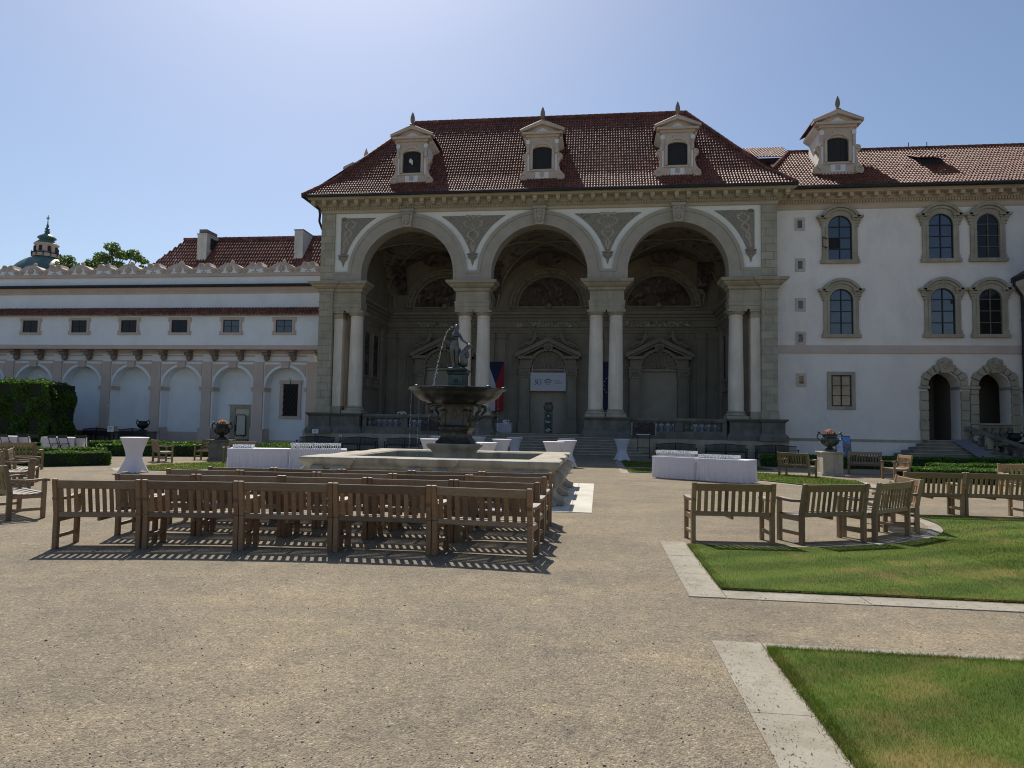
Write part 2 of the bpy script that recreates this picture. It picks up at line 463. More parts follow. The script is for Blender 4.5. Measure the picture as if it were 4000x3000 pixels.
M['flower'] = mat_leaf('pink_flowers', (0.48, 0.16, 0.20), (0.66, 0.34, 0.36), 20, 0.3)
M['bark'] = mat_plain('bark', (0.07, 0.055, 0.04), 0.9, 0, 0.3, 4, 0.4)
M['white_paint'] = mat_plain('white_paint', (0.72, 0.72, 0.72), 0.6)
M['navy_paint'] = mat_plain('navy_print', (0.02, 0.025, 0.06), 0.7)
M['screen'] = mat_plain('dark_screen', (0.015, 0.012, 0.013), 0.12)
# ---------------------------------------------------------------- ground
def mat_gravel():
    m, n, l, p = new_mat('gravel')
    v = coords(n, l, world=True)
    big = noise(n, l, v, 0.55, 5, 0.65)
    mid = noise(n, l, v, 4.5, 5, 0.7)
    r1 = ramp(n, [(0.34, (0.222, 0.193, 0.150)), (0.66, (0.305, 0.258, 0.184))]); l.new(big, r1.inputs[0])
    sv = n.new('ShaderNodeMapping'); sv.inputs['Rotation'].default_value = (0, 0, rad(35)); sv.inputs['Scale'].default_value = (0.55, 1.9, 1); l.new(v, sv.inputs[0])
    worn = noise(n, l, sv.outputs[0], 0.8, 4, 0.6)
    rw = ramp(n, [(0.48, (0.96, 0.96, 0.97)), (0.70, (1.10, 1.08, 1.03))]); l.new(worn, rw.inputs[0])
    r2 = ramp(n, [(0.3, (0.86, 0.86, 0.87)), (0.7, (1.13, 1.12, 1.08))]); l.new(mid, r2.inputs[0])
    c = mixc(n, l, 1.0, r1.outputs[0], r2.outputs[0], 'MULTIPLY')
    c = mixc(n, l, 1.0, c, rw.outputs[0], 'MULTIPLY')
    vo = n.new('ShaderNodeTexVoronoi'); vo.inputs['Scale'].default_value = 95; l.new(v, vo.inputs['Vector'])
    hs = n.new('ShaderNodeSeparateColor'); l.new(vo.outputs['Color'], hs.inputs[0])
    r3 = ramp(n, [(0.0, (0.66, 0.65, 0.66)), (0.25, (0.88, 0.87, 0.86)), (0.75, (1.12, 1.10, 1.06)), (0.97, (1.35, 1.33, 1.28)), (1.0, (1.9, 1.9, 1.9))]); l.new(hs.outputs[0], r3.inputs[0])
    c = mixc(n, l, 1.0, c, r3.outputs[0], 'MULTIPLY')
    vo2 = n.new('ShaderNodeTexVoronoi'); vo2.inputs['Scale'].default_value = 38; l.new(v, vo2.inputs['Vector'])
    hs2 = n.new('ShaderNodeSeparateColor'); l.new(vo2.outputs['Color'], hs2.inputs[0])
    r4 = ramp(n, [(0.0, (0.72, 0.72, 0.73)), (0.12, (0.97, 0.97, 0.97)), (0.9, (1.0, 1.0, 1.0)), (1.0, (1.25, 1.25, 1.22))]); l.new(hs2.outputs[1], r4.inputs[0])
    c = mixc(n, l, 1.0, c, r4.outputs[0], 'MULTIPLY')
    l.new(c, p.inputs['Base Color'])
    p.inputs['Roughness'].default_value = 0.92; p.inputs['Specular IOR Level'].default_value = 0.15
    ad = n.new('ShaderNodeMath'); ad.operation = 'MULTIPLY_ADD'; ad.inputs[1].default_value = -0.6
    l.new(vo.outputs['Distance'], ad.inputs[0])
    lo = n.new('ShaderNodeMath'); lo.operation = 'MULTIPLY_ADD'; lo.inputs[1].default_value = 3.0
    l.new(noise(n, l, v, 1.9, 4, 0.6), lo.inputs[0]); l.new(noise(n, l, v, 22, 5, 0.75), lo.inputs[2]); l.new(lo.outputs[0], ad.inputs[2])
    bump(n, l, p, ad.outputs[0], 0.7, 0.016)
    return m
M['gravel'] = mat_gravel()
def mat_kerb():
    m, n, l, p = new_mat('kerb_stone')
    v = coords(n, l, world=True)
    f = noise(n, l, v, 1.8, 6, 0.7)
    r = ramp(n, [(0.3, (0.28, 0.252, 0.195)), (0.7, (0.37, 0.337, 0.268))]); l.new(f, r.inputs[0])
    g = noise(n, l, v, 45, 3, 0.6)
    rr = ramp(n, [(0.30, (0.5, 0.47, 0.42)), (0.40, (1, 1, 1))]); l.new(g, rr.inputs[0])
    d = noise(n, l, v, 3.2, 5, 0.75)
    rd = ramp(n, [(0.5, (1, 1, 1)), (0.7, (0.74, 0.70, 0.63))]); l.new(d, rd.inputs[0])
    c = mixc(n, l, 1.0, r.outputs[0], rr.outputs[0], 'MULTIPLY')
    c = mixc(n, l, 1.0, c, rd.outputs[0], 'MULTIPLY')
    # grit trodden over the stones
    gs = noise(n, l, v, 2.6, 7, 0.8)
    gr = ramp(n, [(0.52, (0, 0, 0)), (0.60, (0.75, 0.75, 0.75))]); l.new(gs, gr.inputs[0])
    l.new(mixc(n, l, gr.outputs[0], c, (0.27, 0.232, 0.175)), p.inputs['Base Color'])
    p.inputs['Roughness'].default_value = 0.85
    bump(n, l, p, noise(n, l, v, 60, 4), 0.35, 0.01)
    return m
M['kerb'] = mat_kerb()
M['slab'] = mat_blocks('slab_paving', (0.60, 0.57, 0.49), (0.66, 0.63, 0.55), (0.40, 0.37, 0.31), 1.1, 0.55)
def mat_lawn(name, blade=False):
    m, n, l, p = new_mat(name)
    v = coords(n, l, world=True)
    f = noise(n, l, v, 1.1, 5, 0.65)
    r = ramp(n, [(0.32, (0.068, 0.116, 0.014)), (0.68, (0.124, 0.168, 0.030))]); l.new(f, r.inputs[0])
    # worn, yellowed patches and soft mowing bands
    g = noise(n, l, v, 0.85, 4, 0.6)
    rr = ramp(n, [(0.52, (0, 0, 0)), (0.66, (0.8, 0.8, 0.8))]); l.new(g, rr.inputs[0])
    c = mixc(n, l, rr.outputs[0], r.outputs[0], (0.23, 0.18, 0.065))
    w = n.new('ShaderNodeTexWave'); w.inputs['Scale'].default_value = 0.42; w.inputs['Distortion'].default_value = 2.5; w.inputs['Detail'].default_value = 2
    mp = n.new('ShaderNodeMapping'); mp.inputs['Rotation'].default_value = (0, 0, rad(62)); l.new(v, mp.inputs[0]); l.new(mp.outputs[0], w.inputs['Vector'])
    wr = ramp(n, [(0.2, (0.82, 0.85, 0.8)), (0.8, (1.18, 1.15, 1.15))]); l.new(w.outputs['Fac'], wr.inputs[0])
    c = mixc(n, l, 1.0, c, wr.outputs[0], 'MULTIPLY')
    if blade:
        gi = n.new('ShaderNodeNewGeometry')
        rb = ramp(n, [(0, (0.6, 0.65, 0.6)), (1, (1.5, 1.4, 1.3))]); l.new(gi.outputs['Random Per Island'], rb.inputs[0])
        c = mixc(n, l, 1.0, c, rb.outputs[0], 'MULTIPLY')
    l.new(c, p.inputs['Base Color']); p.inputs['Roughness'].default_value = 0.6 if blade else 0.95
    p.inputs['Specular IOR Level'].default_value = 0.25
    if blade:
        t = n.new('ShaderNodeBsdfTranslucent'); l.new(mixc(n, l, 1.0, c, (1.1, 1.15, 0.6), 'MULTIPLY'), t.inputs[0])
        mx = n.new('ShaderNodeMixShader'); mx.inputs[0].default_value = 0.4
        l.new(p.outputs[0], mx.inputs[1]); l.new(t.outputs[0], mx.inputs[2]); l.new(mx.outputs[0], n['Material Output'].inputs[0])
    else:
        bump(n, l, p, noise(n, l, v, 60, 4, 0.7), 0.8, 0.03)
    return m
M['lawn'] = mat_lawn('lawn_soil')
M['blade'] = mat_lawn('grass_blades', True)

g = MB(); g.add([(-400, -60, 0), (400, -60, 0), (400, 600, 0), (-400, 600, 0)], [(0, 1, 2, 3)])
structure(g.build('gravel_ground', M['gravel']))

def arc(cx, cy, r, a0, a1, n=24):
    return [(cx + r * math.cos(rad(a0 + (a1 - a0) * i / n)), cy + r * math.sin(rad(a0 + (a1 - a0) * i / n))) for i in range(n + 1)]
PC = (1.9, 14.4)
near_lawn = [(1.27, -4), (16, -4), (16, 5.42), (1.27, 5.47)]
mid_lawn = [(1.27, 7.44), (16, 7.40), (16, 14.72), (6.25, 14.72)] + arc(*PC, 4.28, 4.3, -98.5)
far_lawn = [(1.12, 26.2), (3.0, 25.8), (4.6, 24.6), (5.7, 22.9), (6.6, 21.3), (7.4, 20.9), (8.2, 22.3), (8.5, 24.3), (7.6, 26.3), (5.9, 27.6), (3.5, 28.3), (1.12, 28.4)]
shade_lawn = [(1.12, 30.0), (4, 29.6), (7.2, 29.9), (7.0, 31.5), (4.5, 33.6), (1.12, 34.8)]
west_lawn = [(-8.42, 28.4), (-13.2, 27.6), (-14.9, 26.3), (-15.9, 24.3), (-16.1, 21.8), (-15.3, 20.9), (-13.9, 21.1), (-13.0, 22.7), (-11.9, 24.4), (-10.3, 25.6), (-8.42, 26.0)]
west_near_lawn = [(-10.3, 7.4), (-10.3, 10.0), (-13.2, 12.0), (-14.0, 14.7), (-24, 14.7), (-24, 7.4)]
# kerbs: flat stone strips round every lawn
def strip(mb, a, b, w, z=0.008, piece=1.3):
    """flagstones laid along a->b, width w to the left of travel"""
    a, b = Vector(a), Vector(b); L = (b - a).length; k = max(1, round(L / piece)); d = (b - a) / k
    nrm = Vector((-d.y, d.x)).normalized() * w
    for i in range(k):
        s0 = a + d * i + d.normalized() * 0.004; s1 = a + d * (i + 1) - d.normalized() * 0.004
        mb.slab([tuple(s0), tuple(s1), tuple(s1 + nrm), tuple(s0 + nrm)], 0.0, z + random.uniform(0, 0.003))
def outline(poly, w):
    """grow a polygon outwards by w"""
    n = len(poly); P = [Vector(p) for p in poly]; res = []
    area = sum(P[i].x * P[(i + 1) % n].y - P[(i + 1) % n].x * P[i].y for i in range(n)); sg = 1 if area > 0 else -1
    for i in range(n):
        d0 = (P[i] - P[i - 1]).normalized(); d1 = (P[(i + 1) % n] - P[i]).normalized()
        n0 = Vector((d0.y, -d0.x)) * sg; n1 = Vector((d1.y, -d1.x)) * sg
        b = n0 + n1; b /= max(b.dot(n0), 0.4); q = P[i] + b * w; res.append((q.x, q.y))
    return res
k = MB()
strip(k, (1.255, -4), (1.255, 5.67), 0.365)
strip(k, (1.262, 5.45), (16, 5.42), 0.21)
k.cut(); strip(k, (1.255, 7.09), (1.255, 10.42), 0.355)
strip(k, (1.262, 7.09), (16, 7.05), 0.34)
ap = arc(*PC, 4.285, -97, 4, 14)
for i in range(14):
    q0 = Vector(ap[i]); q1 = Vector(ap[i + 1]); c = Vector(PC)
    k.slab([tuple(q0), tuple(q1), tuple(c + (q1 - c) * 0.95), tuple(c + (q0 - c) * 0.95)], 0, 0.008 + 0.002 * (i % 2))
strip(k, (6.28, 14.73), (16, 14.73), 0.36)
for poly in (far_lawn, shade_lawn, west_lawn, west_near_lawn):
    k.cut(); k.slab(outline(poly, 0.3), 0, 0.006)
for o in k.build_each('kerb_paving', M['kerb']): structure(o)
k = MB(); k.box(-7.15, -0.12, 13.55, 20.55, 0, 0.012)
structure(k.build('fountain_paving', M['slab']))
M['soil'] = mat_plain('soil_edge', (0.055, 0.042, 0.026), 0.95, 0, 0.4, 20, 0.5)
for poly in (near_lawn, mid_lawn, far_lawn, shade_lawn, west_lawn, west_near_lawn):
    lw = MB(); lw.slab(poly, 0, 0.034); lw.m = [1] * len(lw.f); lw.m[1] = 0; structure(lw.build('lawn', [M['lawn'], M['soil']]))
def inside(poly, X, Y):
    r = np.zeros(len(X), bool); n = len(poly)
    for i in range(n):
        x0, y0 = poly[i]; x1, y1 = poly[(i + 1) % n]
        if y0 == y1: continue
        c = ((y0 > Y) != (y1 > Y)) & (X < (x1 - x0) * (Y - y0) / (y1 - y0) + x0)
        r ^= c
    return r
def scatter(poly, box, dens):
    x0, x1, y0, y1 = box; n = int((x1 - x0) * (y1 - y0) * dens)
    X = rng.uniform(x0, x1, n); Y = rng.uniform(y0, y1, n)
    # blades lean out over the edge a little
    k = inside(poly, X, Y)
    return X[k], Y[k]
BV = []
for poly, box, dens, h, w in ((near_lawn, (1.27, 3.6, 2.6, 5.47), 11000, 0.024, 0.0028), (near_lawn, (3.6, 7, 2.6, 5.47), 2500, 0.024, 0.005),
                              (mid_lawn, (1.27, 6.5, 7.4, 11.5), 4200, 0.020, 0.0045), (mid_lawn, (4.8, 12.5, 7.4, 14.72), 1500, 0.022, 0.008),
                              (far_lawn, (1, 9, 20, 29), 450, 0.045, 0.02), (shade_lawn, (1, 8, 29, 35), 350, 0.05, 0.022), (west_lawn, (-17, -8, 20, 29), 400, 0.045, 0.02)):
    X, Y = scatter(poly, box, dens); n = len(X)
    a = rng.uniform(0, 2 * pi, n); hh = h * rng.uniform(0.5, 1.25, n); ln = rng.normal(0, 0.45, (n, 2)) * hh[:, None]
    b = np.stack([np.cos(a), np.sin(a), np.zeros(n)], 1) * w * 0.5
    base = np.stack([X, Y, np.full(n, 0.030)], 1); tip = base + np.stack([ln[:, 0], ln[:, 1], hh], 1)
    BV.append(np.stack([base - b, base + b, tip], 1).reshape(-1, 3))
# a denser shaggy fringe along the edges seen close by
for (ax, ay), (bx, by), n, h in (((1.27, 2.8), (1.27, 5.47), 5200, 0.038), ((1.27, 5.47), (6, 5.45), 7000, 0.038), ((1.27, 7.44), (1.27, 10.1), 3000, 0.03), ((1.27, 7.44), (9, 7.42), 7000, 0.03)):
    t = rng.uniform(0, 1, n); X = ax + (bx - ax) * t + rng.normal(0.02, 0.025, n) * (ax == bx); Y = ay + (by - ay) * t + rng.normal(0, 0.02, n) * (ax != bx)
    a = rng.uniform(0, 2 * pi, n); hh = h * rng.uniform(0.4, 1.2, n); ln = rng.normal(0, 0.6, (n, 2)) * hh[:, None]
    b = np.stack([np.cos(a), np.sin(a), np.zeros(n)], 1) * 0.0025
    base = np.stack([X, Y, np.full(n, 0.022)], 1); tip = base + np.stack([ln[:, 0], ln[:, 1], hh], 1)
    BV.append(np.stack([base - b, base + b, tip], 1).reshape(-1, 3))
BV = np.concatenate(BV)
o = raw_mesh('grass', BV, np.arange(len(BV)).reshape(-1, 3), M['blade']); o['kind'] = 'stuff'
# loose pebbles on the gravel and strewn over the kerb stones
def pebbles():
    X, Y = [], []
    n = 9000
    yy = 2.9 + 9 * rng.uniform(0, 1, n) ** 2.0; xx = rng.uniform(-0.95, 0.62, n) * yy
    k = ~(inside(near_lawn, xx, yy) | inside(mid_lawn, xx, yy)); xx, yy = xx[k], yy[k]
    ke = rng.uniform(0, 1, 2600); side = rng.integers(0, 4, 2600)
    kx = np.where(side == 0, 0.88 + np.abs(rng.normal(0, 0.12, 2600)), np.where(side == 1, 1.0 + ke * 5, np.where(side == 2, 0.88 + np.abs(rng.normal(0, 0.12, 2600)), 1.0 + ke * 8)))
    ky = np.where(side == 0, 3 + ke * 2.6, np.where(side == 1, 5.66 - np.abs(rng.normal(0, 0.06, 2600)), np.where(side == 2, 7.1 + ke * 3.3, 7.08 + np.abs(rng.normal(0, 0.1, 2600)))))
    xx = np.concatenate([xx, kx]); yy = np.concatenate([yy, ky]); n = len(xx)
    zz = np.zeros(n); zz[-2600:] = 0.011
    s = rng.lognormal(math.log(0.0032), 0.42, n); s = np.minimum(s, 0.011); s[-2600:] *= 0.85
    oct_ = np.array([(1, 0, 0), (0, 1, 0), (-1, 0, 0), (0, -1, 0), (0, 0, 0.75), (0, 0, -0.6)])
    fc = np.array([(0, 1, 4), (1, 2, 4), (2, 3, 4), (3, 0, 4), (1, 0, 5), (2, 1, 5), (3, 2, 5), (0, 3, 5)])
    V = oct_[None] * s[:, None, None] * rng.uniform(0.6, 1.3, (n, 6, 1))
    a = rng.uniform(0, 2 * pi, n); c, q = np.cos(a), np.sin(a)
    VX = V[:, :, 0] * c[:, None] - V[:, :, 1] * q[:, None]; VY = V[:, :, 0] * q[:, None] + V[:, :, 1] * c[:, None]
    P = np.stack([VX + xx[:, None], VY + yy[:, None], V[:, :, 2] + (zz + s * 0.35)[:, None]], 2).reshape(-1, 3)
    F = (fc[None] + (np.arange(n) * 6)[:, None, None]).reshape(-1, 3)
    m, nn, l, p = new_mat('pebbles')
    gi = nn.new('ShaderNodeNewGeometry')
    r = ramp(nn, [(0, (0.09, 0.085, 0.08)), (0.25, (0.20, 0.175, 0.145)), (0.8, (0.36, 0.31, 0.25)), (0.97, (0.42, 0.38, 0.33)), (1, (0.75, 0.73, 0.7))]); l.new(gi.outputs['Random Per Island'], r.inputs[0])
    l.new(r.outputs[0], p.inputs['Base Color']); p.inputs['Roughness'].default_value = 0.85
    o = raw_mesh('loose_gravel', P, F, m); o['kind'] = 'stuff'
pebbles()
# ---------------------------------------------------------------- tiled roofs
def tile_slope(mb, origin, along, prof, width, pitch=0.2, course=0.36, clips=()):
    """rows of half-round tiles; along: unit vector along the eave (world XY),
    prof: [(out, z)] polyline up the slope, out measured to the left of 'along'"""
    a = Vector((along[0], along[1], 0)); up2 = Vector((-along[1], along[0], 0))
    seg = []; L = 0
    for (o0, z0), (o1, z1) in zip(prof, prof[1:]):
        d = math.hypot(o1 - o0, z1 - z0); seg.append((L, L + d, o0, z0, o1, z1)); L += d
    def at(t):
        for s0, s1, o0, z0, o1, z1 in seg:
            if t <= s1 + 1e-6 or s1 == seg[-1][1]:
                u = (t - s0) / (s1 - s0); d = s1 - s0
                nrm = Vector((0, 0, 1)) * ((o1 - o0) / d) - up2 * ((z1 - z0) / d)
                return up2 * (o0 + (o1 - o0) * u) + Vector((0, 0, z0 + (z1 - z0) * u)), nrm
    O = Vector(origin)
    cs = [(-0.5, 0.0), (-0.36, 0.0), (-0.29, 0.032), (-0.14, 0.058), (0.0, 0.066), (0.14, 0.058), (0.29, 0.032), (0.36, 0.0), (0.5, 0.0)]
    nc = int(width / pitch); nr = int(L / course)
    course = L / nr
    V, F = [], []
    m = len(cs)
    for r in range(nr):
        p0, n0 = at(r * course); p1, n1 = at((r + 1) * course)
        for c in range(nc):
            xc = (c + 0.5) * pitch
            jig = random.uniform(-0.006, 0.006); sk = random.uniform(-0.008, 0.008)
            k = len(V)
            for x, h in cs:
                hh = h * pitch / 0.2
                q = O + a * (xc + x * pitch + sk * (h > 0)) + p0
                V.append(q + n0 * (hh * 1.1 + 0.045 + jig)); V.append(q + n0 * (hh * 0.5 - 0.02))
                V.append(O + a * (xc + x * pitch * 0.94) + p1 + n1 * (hh * 0.9 + 0.002 + jig))
            for j in range(m - 1):
                F.append((k + 3 * j, k + 3 * j + 3, k + 3 * j + 5, k + 3 * j + 2))
                F.append((k + 3 * j + 1, k + 3 * j + 4, k + 3 * j + 3, k + 3 * j))
    if clips:
        bm = bmesh.new()
        vs = [bm.verts.new(v) for v in V]
        for f in F: bm.faces.new([vs[i] for i in f])
        for co, no in clips:
            bmesh.ops.bisect_plane(bm, geom=bm.verts[:] + bm.edges[:] + bm.faces[:], plane_co=co, plane_no=no, clear_outer=True)
        bm.verts.index_update()
        V = [v.co.copy() for v in bm.verts]; F = [tuple(v.index for v in f.verts) for f in bm.faces]
        bm.free()
    mb.add(V, F)
def ridge_tiles(mb, p, q, r=0.13, step=0.42):
    p, q = Vector(p), Vector(q); n = max(1, int((q - p).length / step)); d = (q - p) / n
    for i in range(n):
        mb.tube([p + d * i - d * 0.1, p + d * (i + 1)], r, 7, [r * 1.12, r * 0.95])

# ---------------------------------------------------------------- loggia
AX = -3.65                                     # axis of the building
ARC = (-11.81, -3.65, 4.51); RI, RO, ZC = 2.95, 3.72, 10.92
FY = 41.0
loggia = thing('loggia_building', 'tall open stone loggia with three round arches, paired columns and a steep red tiled roof', 'building', (0, 0, 0))
X0, X1 = -17.38, 10.12
CORN = [(0.0, 14.76), (0.07, 14.80), (0.09, 14.92), (0.16, 14.96), (0.18, 15.10), (0.30, 15.18), (0.32, 15.40), (0.82, 15.44), (0.86, 15.52), (0.98, 15.56), (1.02, 15.72), (0.0, 15.74)]
# front wall with the three openings
pts = [(-16.5, 10.42)]
for c in ARC:
    pts += [(c - RI, 10.42)] + [(c - RI * math.cos(pi * i / 32), ZC + RI * math.sin(pi * i / 32)) for i in range(33)] + [(c + RI, 10.42)]
pts += [(9.24, 10.42), (9.24, 15.7), (-16.5, 15.7)]
w = MB(); w.prism(pts, FY, FY + 0.9)
w.build('wall', M['plaster'], loggia)
for c in ARC:                                   # archivolts
    a = MB()
    a.ring(c, ZC, RI - 0.02, RO, FY - 0.10, FY + 0.6, 0, pi, 40)
    a.ring(c, ZC, RI + 0.62, RO + 0.05, FY - 0.15, FY - 0.09, 0, pi, 40)
    a.ring(c, ZC, RI - 0.05, RI + 0.10, FY - 0.13, FY + 0.95, 0, pi, 40)
    for s in (-1, 1):
        xa, xb = sorted((c + s * (RI - 0.02), c + s * RO)); a.box(xa, xb, FY - 0.10, FY + 0.6, 10.42, ZC)
        xa, xb = sorted((c + s * (RI - 0.05), c + s * (RI + 0.10))); a.box(xa, xb, FY - 0.13, FY + 0.95, 10.42, ZC)
    a.build('archivolt', M['stone_grey'], loggia, smooth=40)
    kz = MB()
    kz.prism([(c - 0.26, 13.75), (c + 0.26, 13.75), (c + 0.36, 14.78), (c - 0.36, 14.78)], FY - 0.42, FY)
    kz.prism([(c - 0.40, 14.72), (c + 0.40, 14.72), (c + 0.44, 14.88), (c - 0.44, 14.88)], FY - 0.50, FY)
    kz.ball((c, FY - 0.42, 14.35), 0.22, 10, 8, 0.9, 0.7, 1.15)
    for s in (-1, 1):
        kz.ball((c + s * 0.24, FY - 0.40, 14.6), 0.11); kz.ball((c + s * 0.2, FY - 0.40, 14.05), 0.10)
    kz.ball((c, FY - 0.44, 14.0), 0.12); kz.ball((c, FY - 0.55, 14.33), 0.06)
    kz.build('keystone', M['stone_grey'], loggia, bevel=0.02)
imp = MB()
for xa, xb in ((ARC[0] + RO - 0.01, ARC[1] - RO + 0.01), (ARC[1] + RO - 0.01, ARC[2] - RO + 0.01), (-16.5, ARC[0] - RO + 0.01), (ARC[2] + RO - 0.01, 9.24)):
    imp.cut(); imp.box(xa, xb, FY - 0.10, FY + 0.0, 10.42, 11.04); imp.box(xa - 0.02, xb + 0.02, FY - 0.14, FY - 0.10, 10.9, 11.06)
imp.build_each('springer_band', M['stone_grey'], loggia)
# stucco spandrel panels with a bracket below each
def spandrel(xl, xr, cl, cr):
    zt, zb, rr = 14.47, 12.1, 4.12
    p = []
    if cl is not None:                           # left boundary is the arc to the right of centre cl
        for i in range(17):
            z = zt - (zt - zb) * i / 16; x = cl + math.sqrt(max(0, rr * rr - (z - ZC) ** 2)); p.append((x, z))
    else: p += [(xl, zt), (xl, zb)]
    if cr is not None:
        for i in range(17):
            z = zb + (zt - zb) * i / 16; x = cr - math.sqrt(max(0, rr * rr - (z - ZC) ** 2)); p.append((x, z))
    else: p += [(xr, zb), (xr, zt)]
    s = MB(); s.prism(p, FY - 0.05, FY + 0.0)
    q = s.build('spandrel_panel', M['scroll'], loggia)
    mx = sum(x for x, z in p if abs(z - zb) < 0.01) / 2
    b = MB()
    b.lathe((mx, FY - 0.02, 0), [(0.0, 11.35), (0.05, 11.5), (0.09, 11.62), (0.07, 11.66), (0.2, 11.8), (0.26, 11.95), (0.2, 12.02), (0.32, 12.05), (0.34, 12.13), (0.0, 12.14)], 14, False, None, 1, 0.45)
    for s_ in (-1, 1): b.ball((mx + s_ * 0.2, FY - 0.08, 11.93), 0.09)
    b.build('bracket', M['scroll'], q, smooth=40)
    # raised garlands
    gq = MB(); cx = (p[0][0] + p[-1][0]) / 2 if (cl and cr) else mx
    for kx in range(26):
        t = kx / 25; z = 14.3 - t * 2.0
        wv = 0.62 * (1 - t) * (1 if cl is not None and cr is not None else 0.8)
        for s_ in (-1, 1):
            x = cx + s_ * wv * abs(math.sin(t * 9)) * 1.1 if (cl is not None and cr is not None) else mx + (0.5 if cl is None else -0.5) * (1 - t) + s_ * 0.35 * (1 - t) * math.sin(t * 11)
            gq.ball((x, FY - 0.055, z), 0.05 + 0.05 * random.random(), 7, 5, 1, 0.5, 1)
    for s_ in (-0.35, 0.35, 0): gq.ball((cx + s_ if cl is not None and cr is not None else mx, FY - 0.06, 14.42), 0.12, 8, 5, 1.4, 0.5, 0.9)
    gq.build('garland', M['stone_grey'], q, smooth=60)
spandrel(-16.12, None, None, ARC[0]); spandrel(None, None, ARC[0], ARC[1]); spandrel(None, None, ARC[1], ARC[2]); spandrel(None, 8.87, ARC[2], None)
# corner pilasters of squared blocks
for xa, xb in ((X0, -16.5), (9.24, X1)):
    q = MB(); q.box(xa, xb, FY - 0.12, FY + 0.9, 2.3, 14.78)
    q.build('corner_pilaster', M['quoin'], loggia, bevel=0.015)
    q = MB(); q.box(xa - 0.06, xb + 0.06, FY - 0.18, FY + 0.9, 2.3, 2.75, 0.03); q.build('pilaster_base', M['stone'], loggia, bevel=0.01); q = MB(); q.box(xa - 0.03, xb + 0.03, FY - 0.155, FY + 0.9, 8.62, 8.75); q.box(xa - 0.03, xb + 0.03, FY - 0.155, FY + 0.9, 9.15, 9.25)
    q.build('pilaster_band', M['stone'], loggia, bevel=0.01)
# entablature blocks above the columns
IMP = [(0.0, 9.78), (0.10, 9.84), (0.12, 9.98), (0.22, 10.02), (0.36, 10.14), (0.38, 10.2), (0.50, 10.26), (0.56, 10.40), (0.54, 10.425), (0.0, 10.44)]
for xa, xb, side in ((-16.5, -14.74, 'L'), (-8.74, -6.70, ''), (-0.60, 1.42, ''), (7.46, 9.24, 'R')):
    e = MB()
    yb = FY + 0.95
    e.box(xa, xb, FY + 0.02, yb, 8.64, 9.79)
    e.box(xa - 0.05, xb + 0.05, FY - 0.03, yb + 0.05, 8.86, 9.12) ; e.box(xa - 0.08, xb + 0.08, FY - 0.06, yb + 0.08, 9.10, 9.20)
    e.box(xa - 0.03, xb + 0.03, FY - 0.005, yb + 0.03, 8.64, 8.86)
    if side == 'L': path = [(xa - 0.95, yb), (xa - 0.95, FY - 0.10), (xb, FY - 0.10), (xb, yb)]; path = [(X0, yb), (X0, FY - 0.12), (xa, FY - 0.12), (xa, FY), (xb, FY), (xb, yb)]
    elif side == 'R': path = [(xa, yb), (xa, FY), (xb, FY), (xb, FY - 0.12), (X1, FY - 0.12), (X1, yb)]
    else: path = [(xa, yb), (xa, FY), (xb, FY), (xb, yb)]
    e.moulding(path, IMP)
    e.build('entablature', M['stone'], loggia, bevel=0.008)
# columns and pilasters
def column(x, y, r=0.44):
    c = MB()
    pr = [(r * 1.0, 2.74)]
    for i in range(9):
        t = i / 8; pr.append((r * (1 - 0.13 * max(0, t - 0.25) / 0.75), 2.80 + t * 5.35))
    pr += [(r * 0.93, 8.17), (r * 0.95, 8.22), (r * 0.88, 8.26), (r * 0.88, 8.36)]
    c.lathe((x, y, 0), pr, 28)
    o = c.build('column', M['column'], loggia, smooth=40)
    d = MB(); d.box(x - 0.62, x + 0.62, y - 0.62, y + 0.62, 2.29, 2.45); d.lathe((x, y, 0), [(0.60, 2.45), (0.64, 2.50), (0.60, 2.56), (0.53, 2.58), (0.50, 2.62), (0.54, 2.68), (0.50, 2.74), (0.44, 2.76)], 28)
    d.build('column_base', M['stone'], o, smooth=40)
    d = MB(); d.lathe((x, y, 0), [(r * 0.88, 8.34), (r * 0.98, 8.38), (r * 1.2, 8.48), (r * 1.22, 8.52)], 28)
    d.box(x - 0.55, x + 0.55, y - 0.55, y + 0.55, 8.52, 8.64)
    d.build('capital', M['stone'], o, smooth=40)
for x in (-15.10, -8.22, -7.06, -0.21, 0.97, 7.90): column(x, FY + 0.5)
for x in (-16.17, 8.95):
    p = MB(); p.box(x - 0.27, x + 0.27, FY + 0.12, FY + 0.8, 2.7, 8.2); o = p.build('pilaster', M['column'], loggia, bevel=0.01)
    p = MB(); p.box(x - 0.34, x + 0.30, FY + 0.02, FY + 0.8, 2.29, 2.5); p.box(x - 0.30, x + 0.28, FY + 0.06, FY + 0.8, 2.5, 2.72); p.build('pilaster_foot', M['stone'], o, bevel=0.01); p = MB(); p.box(x - 0.30, x + 0.30, FY + 0.06, FY + 0.8, 8.18, 8.40); p.box(x - 0.33, x + 0.34, FY + 0.02, FY + 0.8, 8.50, 8.64); p.box(x - 0.28, x + 0.28, FY + 0.1, FY + 0.8, 8.4, 8.5)
    p.build('capital', M['stone'], o, bevel=0.01)
